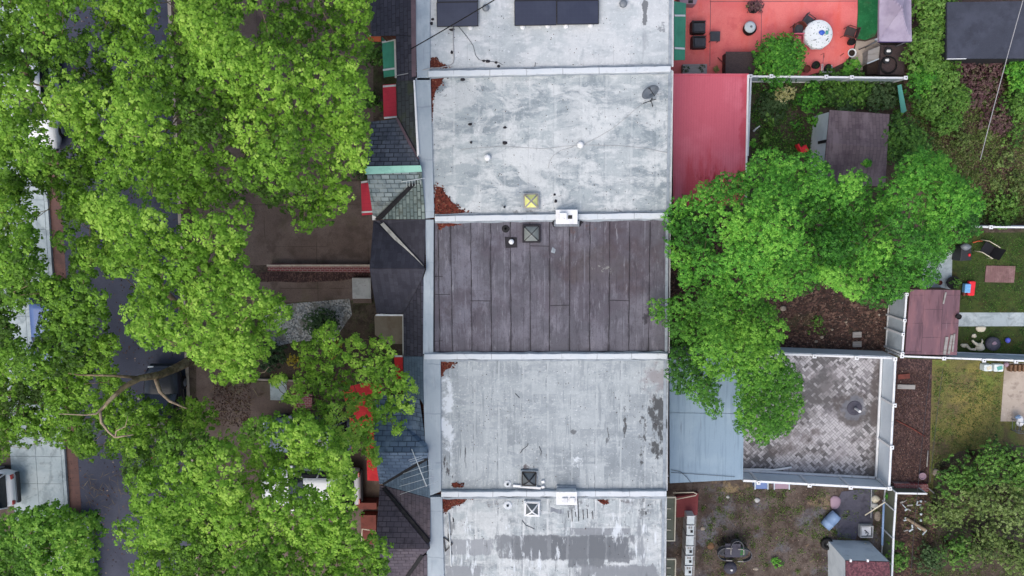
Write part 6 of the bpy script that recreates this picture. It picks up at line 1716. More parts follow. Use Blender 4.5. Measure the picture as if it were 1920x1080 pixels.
for i in range(3):
    g = MB(); g.box((c.x - .03 + .05 * i, c.y + .02 - .08 * i, .263), (.14, .05, .02), -.7 + .9 * i); g.build('scraps', 'cushion_dark' if i == 0 else 'grey_metal', t)
for a, b, r_, m, l in (((1622, 966, .4), (1660, 941, 1.0), .03, 'cream_paint', 'white pole leaning towards the fence over the fabric sheet'), ((1634, 918, .3), (1633, 971, .3), .012, 'pale_metal', 'thin pale upright rod beside the leaning white pole'), ((1622, 1018, .3), (1670, 1062, .6), .03, 'cream_paint', 'cream pole crossing the small green tree'), ((1657, 942, .9), (1654, 1022, .9), .05, 'barrel_blue', 'pale green-grey pipe parallel to the narrow white fence'), ((1667, 983, .5), (1676, 993, .7), .03, 'white_trim', 'short white stick on the brick edging')):
    g = MB(); g.tube([W(*a), W(*b)], r_, 7); tag(g.build('pole', m), l, 'pole')
for i, (x, y, s, m, l) in enumerate(((1567, 942, (.26, .3, .06), 'plastic_lilac', 'lilac grey slab at the edge of the fabric sheet'), (1642, 936, (.2, .18, .12), 'cream_paint', 'cream bucket in the weeds under the fence corner'), (1640, 948, (.14, .13, .1), 'step_stone', 'pale round stone below the cream bucket'), (1645, 968, (.15, .22, .1), 'stone', 'brown stone beside the pale upright rod'), (1318, 991, (.12, .1, .05), 'stone', 'pale flat stone right of the white cabinets'), (1333, 1024, (.18, .17, .05), 'wood_brown', 'round brown patch stone left of the dark table'), (1417, 1067, (.13, .1, .05), 'stone', 'brown stone at the lower edge of the dirt yard'), (1365, 932, (.1, .07, .05), 'step_stone', 'white stone in the middle of the dirt yard'), (1420, 938, (.14, .14, .06), 'step_stone', 'pale stone below the blue bin'))):
    c = W(x, y, .05); g = MB(); g.smooth = True; g.lump((c.x, c.y, .03), s, i + 40, .2, 6); tag(g.build('stone', m), l, 'stone')
for x0, x1, y, m, l in ((1416, 1440, 912, 'paint_blue', 'dark blue bin tucked under the paved yard fence'), (1452, 1480, 912, 'plastic_lilac', 'pinkish box tucked under the paved yard fence')):
    t = thing('yard_bin', W((x0 + x1) / 2, y, 0), l, 'bin')
    g = MB(); g.prism(L([(x0, y - 10), (x1, y - 9), (x1, y + 5), (x0, y + 5)], .5), .012); g.build('body', m, t, bevel=.03)
    for x in (x0, x1):
        g = MB(); g.bar(W(x, y - 9, .55), W(x, y + 6, .55), .05, .05); g.build('handle', 'white_sheet', t)
# debris in the dark corner plot
rnd = random.Random(31)
for i in range(16):
    x, y = rnd.uniform(1690, 1735), rnd.uniform(934, 1000)
    g = MB(); c = W(x, y, .05); g.box((c.x, c.y, .015), (rnd.uniform(.05, .3), rnd.uniform(.03, .07), .05), rnd.uniform(0, 3.1))
    tag(g.build('scrap', 'white_sheet' if i % 3 else 'wood_grey'), 'pale scrap lying in the dark corner plot', 'scrap', 'scraps in the dark corner plot')
for i in range(5):
    c = W(1727, 940 + i * 12, .1); g = MB(); g.lump((c.x, c.y, .08), (.06, .06, .06), i, .2, 5); tag(g.build('edge_stone', 'white_sheet'), 'white stone in the row edging the dark corner plot', 'stone', 'white edge stones of the corner plot')
g = MB(); g.tube(L([(1700, 972, .1), (1725, 988, .15), (1735, 994, .2)]), [.07, .08, .09], 8); tag(g.build('fallen_log', 'dead_wood'), 'pale fallen log pointing into the dark corner plot', 'log')

# ================================================================ CARS
def car(label, centre, heading, paint_m, scale=1.0, z0=0.0, tall=False, glass_rear=True):
    """heading: the way the bonnet points, measured from +x"""
    t = thing('parked_car', (centre.x, centre.y, z0), label, 'car')
    R = Matrix.Rotation(heading, 3, 'Z')
    def P(x, y, z):
        v = R @ Vector((x * scale, y * scale, 0)); return Vector((centre.x + v.x, centre.y + v.y, z0 + z * scale))
    roofz = 1.68 if tall else 1.46
    st = [(-2.25, .62, .45, .80), (-2.16, .80, .30, .92), (-1.7, .88, .24, .98), (-.6, .90, .22, 1.0), (.5, .90, .22, 1.0), (1.15, .88, .22, .97), (1.8, .84, .26, .88), (2.15, .74, .32, .76), (2.26, .58, .42, .66)]
    g = MB(); rings = []
    for x, w, zb, zt in st:
        ring = [(-w * .92, zb), (-w, zb + .22), (-w, zt - .16), (-w * .88, zt - .02), (-w * .45, zt + .02), (w * .45, zt + .02), (w * .88, zt - .02), (w, zt - .16), (w, zb + .22), (w * .92, zb)]
        i0 = len(g.v); g.v += [tuple(P(x, y, z)) for y, z in ring]
        if rings:
            for j in range(10):
                a, b = rings[-1] + j, rings[-1] + (j + 1) % 10
                g.f.append((a, i0 + j, i0 + (j + 1) % 10, b))
        rings.append(i0)
    g.f.append(tuple(range(rings[0], rings[0] + 10))); g.f.append(tuple(reversed(range(rings[-1], rings[-1] + 10))))
    g.build('body', paint_m, t, smooth=True)
    xb, xr, xf, xw = -2.02, (-1.86 if tall else -1.45), .12, .95      # belt rear, roof rear, roof front, windscreen foot
    zb = .99
    wb, wr = .80, .66
    g = MB(); g.shell([P(xr, -wr, roofz), P(xf, -wr, roofz), P(xf, wr, roofz), P(xr, wr, roofz)], .05 * scale)
    n = 6; g = MB()
    pts = []
    for i in range(n + 1):
        x = xr + (xf - xr) * i / n
        for j in range(n + 1):
            y = -wr + 2 * wr * j / n
            pts.append(tuple(P(x, y, roofz + .035 * (1 - (2 * j / n - 1) ** 2) * (1 - (2 * i / n - 1) ** 4))))
    g.v = pts
    for i in range(n):
        for j in range(n):
            a = i * (n + 1) + j; g.f.append((a, a + n + 1, a + n + 2, a + 1))
    o = g.build('roof', paint_m, t, smooth=True)
    sm = o.modifiers.new('thick', 'SOLIDIFY'); sm.thickness = .05 * scale; sm.offset = -1
    g = MB(); g.poly([P(xw, -wb, zb), P(xw, wb, zb), P(xf + .02, wr - .03, roofz - .01), P(xf + .02, -wr + .03, roofz - .01)]); g.build('windscreen', 'car_glass', t)
    g = MB(); g.poly([P(xb, wb, zb), P(xb, -wb, zb), P(xr - .02, -wr + .03, roofz - .01), P(xr - .02, wr - .03, roofz - .01)]); g.build('rear_window', 'car_glass', t)
    for s in (-1, 1):
        q = [P(xb + .08, s * (wb + .02), zb), P(xw - .08, s * (wb + .02), zb), P(xf, s * (wr - .01), roofz - .04), P(xr + .05, s * (wr - .01), roofz - .04)]
        g = MB(); g.poly(q if s < 0 else q[::-1]); g.build('side_window', 'car_glass', t)
        for x0, x1 in ((xb, xr), (-.5, -.5), (xw, xf)):
            g = MB(); g.tube([P(x0, s * (wb + .025), zb), P(x1, s * (wr + .0), roofz - .02)], .035 * scale, 5); g.build('pillar', paint_m, t)
        g = MB(); v = P(.75, s * 1.0, .98); g.box(v, (.16 * scale, .2 * scale, .13 * scale), heading); g.build('wing_mirror', paint_m, t, bevel=.03)
        g = MB(); g.box(P(2.12, s * .52, .62), (.22 * scale, .3 * scale, .12 * scale), heading); g.build('headlight', 'lamp_clear', t, bevel=.03)
        g = MB(); g.box(P(-2.18, s * .62, .70), (.14 * scale, .22 * scale, .18 * scale), heading); g.build('tail_light', 'lamp_red', t, bevel=.02)
        for x in (-1.35, 1.35):
            g = MB(); a, b = P(x, s * .72, .32), P(x, s * .92, .32); d = b - a
            g.tube([a, a + d * .1, b - d * .1, b], [.28 * scale, .32 * scale, .32 * scale, .28 * scale], 18); w = g.build('wheel', 'rubber', t)
            g = MB(); g.tube([b - d * .05, b + d * .05], [.2 * scale, .19 * scale], 14); g.build('wheel_rim', 'grey_metal', w)
    g = MB(); g.box(P(-2.24, 0, .36), (.16 * scale, 1.5 * scale, .22 * scale), heading); g.build('rear_bumper', 'dark_plastic', t, bevel=.05)
    g = MB(); g.box(P(2.22, 0, .34), (.14 * scale, 1.36 * scale, .2 * scale), heading); g.build('front_bumper', 'dark_plastic', t, bevel=.05)
    return t
car('white suv with its back end on the pale concrete at the photo edge', W(-40, 906, 0), math.pi, 'paint_white', .98, z0=.002, tall=True)
car('white car parked at the west kerb, its roof glimpsed at the top left', W(86, 190, GB), -R90, 'paint_white', .98, z0=GB)
car('blue car parked at the west kerb, glimpsed between leaves', W(118, 618, GB), -R90, 'paint_blue', .95, z0=GB)
car('white car parked at the west kerb under the lowest left tree', W(150, 1040, GB), -R90, 'paint_white', .98, z0=GB)
car('dark car parked at the east kerb beside the leaning trunk', W(320, 765, GB), R90, 'paint_dark', .96, z0=GB)
car('white car with a dark rear window in the driveway beside the scarlet awning', W(591, 902, .0), math.pi, 'paint_white', 1.02, z0=.01)
car('grey car in the driveway half under the small tree', W(585, 808, .0), math.pi, 'paint_grey', .92, z0=.01)

# ================================================================ TREES, WEST SIDE
ST = 'street trees west of the row houses'
TW = dict(mat='leaf_plane', bark='bark_plane', cat='tree', group=ST)
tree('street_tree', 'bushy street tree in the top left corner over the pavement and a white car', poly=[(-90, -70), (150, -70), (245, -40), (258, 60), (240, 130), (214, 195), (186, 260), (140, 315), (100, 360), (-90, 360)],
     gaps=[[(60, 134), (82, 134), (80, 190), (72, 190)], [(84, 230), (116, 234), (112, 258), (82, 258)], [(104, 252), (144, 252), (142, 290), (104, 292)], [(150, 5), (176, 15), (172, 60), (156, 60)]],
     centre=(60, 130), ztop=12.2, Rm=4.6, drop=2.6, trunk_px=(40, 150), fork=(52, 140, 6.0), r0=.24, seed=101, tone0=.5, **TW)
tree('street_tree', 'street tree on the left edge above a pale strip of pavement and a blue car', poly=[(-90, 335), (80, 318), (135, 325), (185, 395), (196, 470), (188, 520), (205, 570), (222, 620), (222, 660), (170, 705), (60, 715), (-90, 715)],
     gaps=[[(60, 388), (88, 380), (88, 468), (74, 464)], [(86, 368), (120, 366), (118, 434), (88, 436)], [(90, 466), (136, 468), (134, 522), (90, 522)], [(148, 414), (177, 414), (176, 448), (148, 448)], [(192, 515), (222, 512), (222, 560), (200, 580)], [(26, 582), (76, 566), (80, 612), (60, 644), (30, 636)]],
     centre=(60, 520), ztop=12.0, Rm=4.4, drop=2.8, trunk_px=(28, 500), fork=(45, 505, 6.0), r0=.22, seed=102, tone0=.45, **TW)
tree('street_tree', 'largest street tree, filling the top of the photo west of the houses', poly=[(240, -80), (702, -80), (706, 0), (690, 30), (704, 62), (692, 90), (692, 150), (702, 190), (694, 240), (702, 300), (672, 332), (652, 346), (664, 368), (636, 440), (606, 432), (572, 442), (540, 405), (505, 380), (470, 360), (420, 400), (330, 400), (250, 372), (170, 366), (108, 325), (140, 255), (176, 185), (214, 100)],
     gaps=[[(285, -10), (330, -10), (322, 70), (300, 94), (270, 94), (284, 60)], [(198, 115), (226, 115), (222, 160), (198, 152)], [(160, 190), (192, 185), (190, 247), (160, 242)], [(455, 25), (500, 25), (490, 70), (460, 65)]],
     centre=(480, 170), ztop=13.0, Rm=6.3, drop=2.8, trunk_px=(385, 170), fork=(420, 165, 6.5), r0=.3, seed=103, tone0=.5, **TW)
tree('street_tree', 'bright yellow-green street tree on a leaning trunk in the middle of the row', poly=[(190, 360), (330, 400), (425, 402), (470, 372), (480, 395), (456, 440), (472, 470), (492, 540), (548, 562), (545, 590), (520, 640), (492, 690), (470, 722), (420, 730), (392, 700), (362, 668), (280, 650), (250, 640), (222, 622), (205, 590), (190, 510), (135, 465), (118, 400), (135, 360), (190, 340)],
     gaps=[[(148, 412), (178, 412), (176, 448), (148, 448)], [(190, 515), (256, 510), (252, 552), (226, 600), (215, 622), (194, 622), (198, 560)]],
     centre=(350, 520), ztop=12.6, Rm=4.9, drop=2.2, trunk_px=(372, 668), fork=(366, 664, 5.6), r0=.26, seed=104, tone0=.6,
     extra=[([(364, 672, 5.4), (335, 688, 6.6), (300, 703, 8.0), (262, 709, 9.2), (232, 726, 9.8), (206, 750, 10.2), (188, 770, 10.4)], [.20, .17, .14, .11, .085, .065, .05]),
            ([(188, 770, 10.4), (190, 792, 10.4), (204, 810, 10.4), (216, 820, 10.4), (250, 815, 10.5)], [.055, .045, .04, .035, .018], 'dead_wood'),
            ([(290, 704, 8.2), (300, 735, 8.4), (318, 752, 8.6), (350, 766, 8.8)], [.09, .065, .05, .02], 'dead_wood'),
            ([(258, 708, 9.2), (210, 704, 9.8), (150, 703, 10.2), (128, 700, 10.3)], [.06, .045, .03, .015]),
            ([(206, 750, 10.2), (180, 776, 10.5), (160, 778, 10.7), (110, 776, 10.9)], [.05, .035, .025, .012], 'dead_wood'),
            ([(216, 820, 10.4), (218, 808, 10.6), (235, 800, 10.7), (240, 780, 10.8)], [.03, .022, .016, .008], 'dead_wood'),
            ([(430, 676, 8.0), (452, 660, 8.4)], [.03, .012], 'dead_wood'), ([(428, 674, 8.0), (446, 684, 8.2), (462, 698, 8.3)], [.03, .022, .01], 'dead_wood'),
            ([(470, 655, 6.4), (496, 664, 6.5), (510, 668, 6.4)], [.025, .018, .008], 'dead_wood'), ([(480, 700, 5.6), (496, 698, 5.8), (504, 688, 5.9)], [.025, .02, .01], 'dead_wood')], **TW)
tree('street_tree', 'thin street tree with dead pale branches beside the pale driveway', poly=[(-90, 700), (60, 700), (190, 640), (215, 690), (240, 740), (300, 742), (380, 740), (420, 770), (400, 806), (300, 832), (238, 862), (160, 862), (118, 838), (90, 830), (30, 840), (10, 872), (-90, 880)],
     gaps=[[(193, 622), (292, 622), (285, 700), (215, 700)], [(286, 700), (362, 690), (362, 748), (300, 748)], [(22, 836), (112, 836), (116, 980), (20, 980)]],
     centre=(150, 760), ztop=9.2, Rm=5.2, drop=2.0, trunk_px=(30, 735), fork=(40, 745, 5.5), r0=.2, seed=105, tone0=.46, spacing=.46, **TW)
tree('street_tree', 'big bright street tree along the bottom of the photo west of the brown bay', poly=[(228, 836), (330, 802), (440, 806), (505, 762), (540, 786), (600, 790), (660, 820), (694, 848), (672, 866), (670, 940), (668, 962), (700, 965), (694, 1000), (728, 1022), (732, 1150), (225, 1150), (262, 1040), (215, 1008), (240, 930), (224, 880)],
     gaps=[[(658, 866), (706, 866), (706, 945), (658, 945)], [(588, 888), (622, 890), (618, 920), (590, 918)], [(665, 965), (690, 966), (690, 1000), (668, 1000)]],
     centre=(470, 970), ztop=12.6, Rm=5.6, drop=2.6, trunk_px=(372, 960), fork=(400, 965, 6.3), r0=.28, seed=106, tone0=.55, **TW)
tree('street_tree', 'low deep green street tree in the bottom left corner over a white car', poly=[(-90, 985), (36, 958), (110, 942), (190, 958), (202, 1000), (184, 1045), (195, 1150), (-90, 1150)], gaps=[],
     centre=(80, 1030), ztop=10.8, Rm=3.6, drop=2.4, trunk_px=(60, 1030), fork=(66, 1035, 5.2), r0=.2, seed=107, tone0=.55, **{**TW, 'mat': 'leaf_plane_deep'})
tree('yard_tree', 'small open tree in the front yard, leaves over the scarlet awnings', poly=[(545, 640), (575, 640), (596, 612), (630, 600), (640, 650), (660, 612), (690, 642), (704, 618), (736, 632), (742, 668), (770, 702), (790, 716), (778, 760), (748, 832), (728, 800), (704, 812), (722, 848), (702, 905), (690, 870), (650, 832), (560, 802), (515, 772), (532, 732), (500, 722), (500, 700), (560, 702)],
     gaps=[[(646, 718), (700, 716), (700, 736), (654, 738)], [(668, 770), (690, 766), (692, 784), (672, 784)], [(566, 742), (590, 742), (590, 765), (566, 765)], [(530, 752), (556, 756), (556, 778), (530, 774)], [(742, 690), (757, 690), (757, 705), (742, 705)]],
     centre=(640, 730), ztop=9.4, Rm=3.2, drop=1.4, trunk_px=(610, 725), fork=(625, 728, 4.2), r0=.12, seed=108, tone0=.66, spacing=.37, rlo=.18, rhi=.34, dens=220, k=6, size=.095, layers=3, bough=1.0, relief=.4, spread=.085, mat='leaf_plane', bark='bark', cat='tree')

# ================================================================ TREES, EAST SIDE
MP = dict(mat='leaf_maple', bark='bark', cat='tree', group='maples behind the row houses')
mk = dict(spacing=.33, rlo=.27, rhi=.48, dens=320, k=8, size=.058, bough=1.1, relief=.95, spread=.056)
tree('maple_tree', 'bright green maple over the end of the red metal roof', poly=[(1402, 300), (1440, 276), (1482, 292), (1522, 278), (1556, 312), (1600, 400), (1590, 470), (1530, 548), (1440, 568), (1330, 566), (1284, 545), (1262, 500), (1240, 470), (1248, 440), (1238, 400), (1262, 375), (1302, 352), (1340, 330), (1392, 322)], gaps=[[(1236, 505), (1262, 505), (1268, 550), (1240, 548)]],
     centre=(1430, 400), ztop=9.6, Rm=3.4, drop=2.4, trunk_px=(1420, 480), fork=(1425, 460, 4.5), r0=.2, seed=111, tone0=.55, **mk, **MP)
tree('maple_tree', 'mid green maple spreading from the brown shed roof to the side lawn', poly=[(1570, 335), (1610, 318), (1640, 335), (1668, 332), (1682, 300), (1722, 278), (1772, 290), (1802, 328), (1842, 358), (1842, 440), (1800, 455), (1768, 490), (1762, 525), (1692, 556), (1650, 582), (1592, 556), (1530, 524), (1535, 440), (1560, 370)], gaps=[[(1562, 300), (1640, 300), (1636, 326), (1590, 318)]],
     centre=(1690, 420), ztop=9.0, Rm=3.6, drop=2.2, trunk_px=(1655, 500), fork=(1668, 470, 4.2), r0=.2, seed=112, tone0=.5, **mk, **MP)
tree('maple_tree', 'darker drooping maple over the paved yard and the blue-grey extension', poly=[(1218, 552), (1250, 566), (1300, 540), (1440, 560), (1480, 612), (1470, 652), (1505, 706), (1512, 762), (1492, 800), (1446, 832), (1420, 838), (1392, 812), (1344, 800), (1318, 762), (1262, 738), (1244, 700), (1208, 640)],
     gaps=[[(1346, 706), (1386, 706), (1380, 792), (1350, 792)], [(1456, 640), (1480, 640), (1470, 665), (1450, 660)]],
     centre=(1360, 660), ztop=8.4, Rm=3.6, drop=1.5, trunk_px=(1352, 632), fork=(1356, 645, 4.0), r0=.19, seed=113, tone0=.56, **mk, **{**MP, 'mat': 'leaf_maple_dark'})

# ================================================================ SHRUBS AND PLANTS
bush('round_shrub', 'round bright green bush straddling the white fence by the red patio', 1462, 114, 1.22, 1.8, 'leaf_maple', 201, n=40, size=.085, dens=150, tone0=.45)
bush('cream_shrub', 'cream flowered shrub in the garden below the white fence', 1472, 173, .58, .9, 'leaf_cream', 202, n=10, size=.06, tone0=.62)
bush('green_shrub', 'bright green rounded shrub right of the cream flowered one', 1518, 180, .74, 1.0, 'leaf_maple', 203, n=14, size=.07, tone0=.5)
bush('green_shrub', 'small bright shrub touching the grey wall of the brown roofed shed', 1531, 225, .46, .7, 'leaf_maple', 204, n=7, size=.07, tone0=.55)
bush('green_shrub', 'tiny round shrub in the dark soil left of the shed', 1495, 237, .32, .5, 'leaf_maple', 205, n=5, size=.06)
bush('green_shrub', 'pale leaved small plant near the white garden ornament', 1442, 222, .36, .5, 'leaf_shrub', 206, n=6, size=.07, tone0=.65)
bush('green_shrub', 'low pale plant in the soil above the bright green maple', 1438, 260, .30, .35, 'leaf_shrub', 207, n=5, size=.07, tone0=.6)
bush('green_shrub', 'small leafy plant at the foot of the slim white fence', 1410, 268, .2, .4, 'leaf_maple', 208, n=4, size=.08, tone0=.6)
for i, (x, y, r, h, l, mt, tn) in enumerate(((1560, 168, .75, .8, 'wide dark green shrub below the white fence, right of the bright one', 'leaf_shrub', .35), (1610, 166, .7, .8, 'dark shrub below the white fence above the brown shed', 'leaf_shrub', .4), (1655, 178, .7, .8, 'dark shrub between brown shed and teal tarp', 'leaf_dark', .6), (1585, 196, .55, .5, 'low dark plants touching the top of the brown shed roof', 'leaf_dark', .7), (1450, 200, .7, .5, 'dark low shrub below the cream flowered one', 'leaf_dark', .6))):
    bush('dark_shrub', l, x, y, r * 1.25, h, mt, 220 + i, n=20, size=.075, dens=170, tone0=tn + .05)
for i, (x, y, r, h, l, mt, tn) in enumerate(((1745, 18, 1.0, 2.2, 'topmost hedge shrub between gazebo and garage', 'leaf_shrub', .62), (1760, 62, .95, 2.2, 'hedge shrub beside the garage roof edge', 'leaf_shrub', .6), (1740, 100, 1.0, 2.0, 'hedge shrub below the corner of the mauve gazebo', 'leaf_shrub', .58), (1760, 135, .8, 1.8, 'hedge shrub at the lower corner of the garage', 'leaf_shrub', .55), (1730, 150, .75, 1.7, 'light green shrub at the end of the white garden fence', 'leaf_maple', .55), (1745, 195, .7, 1.5, 'shrub below the light green one right of the teal tarp', 'leaf_shrub', .6), (1790, 190, .65, 1.5, 'upright green shrub in the wild yard right of the hedge', 'leaf_shrub', .6), (1680, 262, 1.0, 2.7, 'dense dark shrub overgrowing the right side of the brown shed', 'leaf_shrub', .38), (1712, 275, .8, 1.6, 'broad leaved shrub above the mid green maple', 'leaf_shrub', .5), (1905, 140, .8, 1.6, 'bright green shrub at the right photo edge below the garage', 'leaf_maple', .5), (1910, 195, .7, 1.4, 'lower green shrub at the right photo edge', 'leaf_shrub', .5), (1775, 230, .6, 1.2, 'small green shrub in the middle of the wild yard', 'leaf_shrub', .55))):
    bush('hedge_shrub', l, x, y, r * 1.15, h, mt, 240 + i, n=24, size=.085, dens=150, tone0=tn, group='hedge shrubs of the wild yard')
for i, (x, y, r, h, l, mt, tn) in enumerate(((1800, 120, .8, 1.1, 'purple leaved shrub just below the dark garage roof', 'leaf_purple', .5), (1858, 128, .9, 1.1, 'reddish purple shrub below the right part of the garage roof', 'leaf_purple', .55), (1835, 165, .8, .9, 'purple brown shrub in the upper wild yard', 'leaf_purple', .6), (1875, 215, .7, .8, 'purple brown shrub left of the bright edge shrubs', 'leaf_purple', .5), (1880, 392, .7, .9, 'green shrub above the double railed fence', 'leaf_shrub', .55))):
    bush('wild_shrub', l, x, y, r * 1.3, h, mt, 270 + i, n=18, size=.075, dens=120, tone0=tn)
for i, (x, y, r, h, l, mt, tn) in enumerate(((1715, 330, .5, .7, 'lone low weed clump above the right maple', 'leaf_thicket', .6), (1885, 300, .6, .6, 'olive weed clump at the right in the middle of the wild yard', 'leaf_thicket', .65), (1905, 345, .55, .6, 'olive weed clump at the right edge above the double railed fence', 'leaf_thicket', .6), (1800, 262, .55, .8, 'green weed clump left of the tall overhead wire', 'leaf_thicket', .6), (1850, 250, .5, .5, 'weed clump under the tall overhead wire', 'leaf_thicket', .55), (1900, 255, .6, 1.0, 'green clump below the lower edge shrub', 'leaf_shrub', .5), (1870, 345, .45, .4, 'flat weed patch on the bare brown soil', 'leaf_thicket', .6))):
    bush('weed_clump', l, x, y, r, h, mt, 350 + i, n=12, size=.07, dens=90, tone0=tn, cat='plant')
bush('ornamental_grass', 'tuft of fine bright grass beside the cold frame on the patio edge', 1597, 126, .5, .5, 'leaf_maple', 290, n=9, size=.09, tone0=.6, cat='plant')
bush('green_shrub', 'small flowering plant between stone trough and dark brown box', 1342, 131, .24, .4, 'leaf_cream', 291, n=5, size=.05, tone0=.3)
for i, (x, y, r, h, l, mt, tn) in enumerate(((1790, 895, 1.2, 2.2, 'leafy bush at the foot of the yellowing lawn', 'leaf_shrub', .42), (1850, 866, 1.3, 2.8, 'tallest bush on the right below the yellowing lawn', 'leaf_shrub', .40), (1912, 872, 1.3, 2.6, 'bush at the right photo edge below the wire cart', 'leaf_shrub', .42),
        (1770, 960, 1.1, 1.8, 'loose bush right of the dark corner plot', 'leaf_thicket', .45), (1830, 935, 1.4, 2.4, 'olive bush in the middle of the lower right thicket', 'leaf_thicket', .5), (1898, 945, 1.5, 2.6, 'lower olive bush at the right photo edge', 'leaf_thicket', .55), (1790, 1030, 1.1, 1.6, 'bush at the bottom of the lower right thicket, left one', 'leaf_shrub', .36), (1850, 1020, 1.3, 1.9, 'olive bush at the bottom of the thicket, middle one', 'leaf_thicket', .45), (1915, 1035, 1.4, 2.2, 'olive bush at the bottom right corner of the photo', 'leaf_thicket', .5), (1745, 1050, .9, 1.0, 'low dark bush right of the slim fence at the photo bottom', 'leaf_dark', .6))):
    bush('thicket_bush', l, x, y, r * .95, h, mt, 300 + i, n=24, size=.08, dens=62, tone0=tn + .08, group='bushes of the lower right thicket', k=6)
bush('green_shrub', 'small tree-like green plant crossed by the cream pole', 1683, 1042, .75, 1.3, 'leaf_shrub', 320, n=14, size=.09, dens=100, tone0=.5)
bush('green_shrub', 'bright leafy weed at the lower right fence corner of the paved yard', 1667, 926, .28, .5, 'leaf_maple', 321, n=6, size=.09, tone0=.62)
bush('green_shrub', 'clump of bright weeds on the dirt yard right of the dark table', 1455, 1055, .42, .3, 'leaf_maple', 322, n=7, size=.07, dens=90, tone0=.5, squash=(1.2, .5))
bush('dark_shrub', 'dark green round bush on the white pebble bed', 602, 607, .85, 1.0, 'leaf_dark', 330, n=20, size=.07, dens=190, tone0=.5)
bush('yellow_shrub', 'golden yellow shrub at the left edge of the small front yard tree', 554, 676, .45, .9, 'leaf_yellow', 331, n=9, size=.06, tone0=.5)
bush('yellow_shrub', 'olive yellow shrub below the dark green round bush', 626, 652, .55, 1.0, 'leaf_yellow', 332, n=11, size=.06, tone0=.3)
bush('yellow_shrub', 'small yellow flowering plant half hidden under the small front yard tree', 622, 702, .25, .6, 'leaf_yellow', 333, n=5, size=.05, tone0=.6)
bush('dark_shrub', 'dark shrub beside the green front awning', 706, 110, .7, 1.4, 'leaf_shrub', 334, n=14, size=.09, dens=110, tone0=.4)
bush('dark_shrub', 'dark shrub beside the red front awning', 704, 190, .6, 1.2, 'leaf_shrub', 335, n=11, size=.09, dens=110, tone0=.3)
bush('dark_shrub', 'shadowy shrub mass between trunk and golden yellow shrub', 505, 668, .9, 1.1, 'leaf_dark', 336, n=16, size=.08, dens=110, tone0=.5)
bush('dark_shrub', 'dark clump by the mint green ridge cap', 672, 322, .5, .9, 'leaf_dark', 337, n=8, size=.08, tone0=.5)
bush('green_shrub', 'sprig of maple leaves lying over the brown shed roof', 1628, 302, .22, .35, 'leaf_maple', 338, n=4, size=.11, dens=90, tone0=.6, z0=2.4)
bush('green_shrub', 'pale weed patch in the leaf litter below the maples', 1535, 612, .55, .25, 'leaf_shrub', 339, n=9, size=.06, dens=110, tone0=.45)

# ---- what nobody could count
scatter('leaf_litter', [[(1258, 430), (1670, 430), (1666, 655), (1258, 655)]], 9000, .11, 'leaf_fallen', 401, tilt=.45, tone=(.38, .26), label='brown leaf litter under the maples')
scatter('wood_chips', [[(1678, 690), (1742, 694), (1738, 904), (1674, 904)]], 5200, .085, 'leaf_fallen', 402, tilt=.45, tone=(.42, .22), label='brown wood chips of the mulch strip', wide=.25)
scatter('wall_leaves', [[(488, 512), (692, 513), (640, 527), (488, 528)], [(400, 700), (470, 700), (470, 800), (400, 800)]], 1500, .09, 'leaf_fallen', 403, tilt=.4, tone=(.35, .22), label='fallen leaves in the front yards')
scatter('lawn_grass', [[(1750, 690), (1878, 694), (1870, 830), (1920, 850), (1990, 900), (1990, 1100), (1690, 1100), (1690, 940), (1744, 906)]], 26000, .075, 'leaf_weed', 404, zr=.05, tilt=.9, tone=(.45, .24), clump=(26, 9), label='short patchy grass of the yellowing lawn', wide=.2)
scatter('lawn_grass', [[(1800, 440), (1990, 440), (1990, 584), (1800, 584)], [(1800, 614), (1990, 614), (1990, 664), (1800, 664)]], 9000, .06, 'leaf_shrub', 405, zr=.05, tilt=.9, tone=(.35, .2), clump=(26, 8), label='short grass of the dark side lawn', wide=.2)
scatter('wild_weeds', [[(1702, 170), (1990, 116), (1990, 420), (1760, 420), (1700, 300)]], 42000, .095, 'leaf_weed', 406, zr=.35, tilt=.8, tone=(.58, .25), clump=(45, 9), label='tangled green weeds of the wild yard', wide=.22)
scatter('purple_weeds', [[(1780, 112), (1900, 112), (1890, 300), (1800, 300)], [(1840, 280), (1900, 280), (1900, 420), (1820, 420)]], 9000, .085, 'leaf_purple', 417, zr=.2, tilt=.8, tone=(.5, .25), clump=(40, 9), label='purple brown weeds of the wild yard', wide=.25)
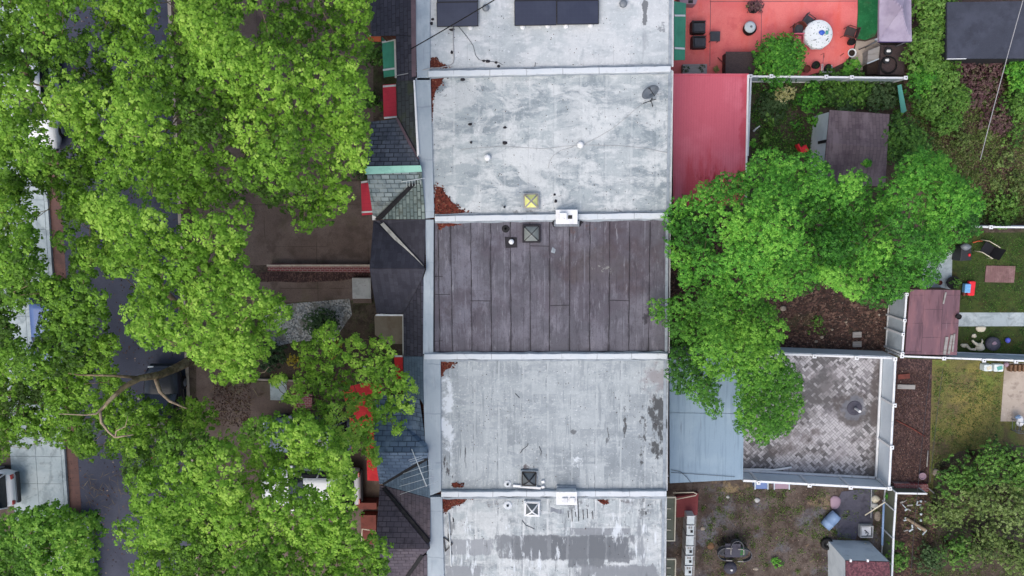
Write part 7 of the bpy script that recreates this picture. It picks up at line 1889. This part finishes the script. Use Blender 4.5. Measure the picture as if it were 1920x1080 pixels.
scatter('dead_stalks', [[(1720, 180), (1990, 116), (1990, 420), (1780, 420)]], 13000, .12, 'leaf_straw', 407, zr=.2, tilt=.7, tone=(.4, .25), clump=(30, 10), label='dry brown stalks of the wild yard', wide=.12)
scatter('garden_weeds', [[(1408, 152), (1700, 152), (1700, 250), (1680, 300), (1408, 300)]], 17000, .075, 'leaf_shrub', 408, zr=.15, tilt=.7, tone=(.38, .24), clump=(45, 8), label='dark mixed ground plants of the overgrown garden', wide=.3, holes=[[(1530, 200), (1672, 205), (1664, 352), (1530, 345)]])
scatter('yard_weeds', [[(1440, 912), (1475, 912), (1475, 980), (1440, 980)], [(1510, 930), (1575, 930), (1570, 1015), (1510, 1010)], [(1320, 912), (1670, 918), (1668, 1080), (1300, 1080)]], 8000, .06, 'leaf_weed', 409, zr=.06, tilt=.8, tone=(.4, .22), clump=(55, 7), label='patchy weeds of the dirt yard', wide=.28)
scatter('yard_debris', [[(1262, 912), (1670, 918), (1668, 1080), (1262, 1080)]], 4200, .05, 'leaf_fallen', 410, tilt=.4, tone=(.5, .3), label='bits of dead leaf and twig on the dirt yard')
scatter('corner_litter', [[(1684, 928), (1742, 928), (1760, 1080), (1676, 1080)]], 3000, .08, 'leaf_fallen', 411, tilt=.4, tone=(.35, .3), label='dead leaves of the dark corner plot')
scatter('roof_debris', [[(812, 20), (1255, 20), (1250, 395), (815, 395)], [(830, 690), (1245, 690), (1245, 1070), (835, 1070)]], 700, .035, 'leaf_fallen', 412, z=ZR + .004, tilt=.2, tone=(.2, .2), label='specks of leaf and grit on the silver roofs')
scatter('fallen_twigs', [[(395, 725), (500, 725), (470, 800), (395, 800)], [(150, 890), (240, 880), (240, 960), (160, 950)], [(480, 640), (560, 640), (545, 700), (480, 700)]], 260, .45, 'leaf_straw', 418, z=.01, zr=.05, tilt=.2, tone=(.5, .2), label='dry twigs fallen on the front yards and street', wide=.02)
scatter('street_leaves', [[(100, -20), (340, -20), (350, 1090), (120, 1090)]], 1500, .09, 'leaf_fallen', 413, z=GB, tilt=.3, tone=(.5, .25), label='scattered fallen leaves on the street')
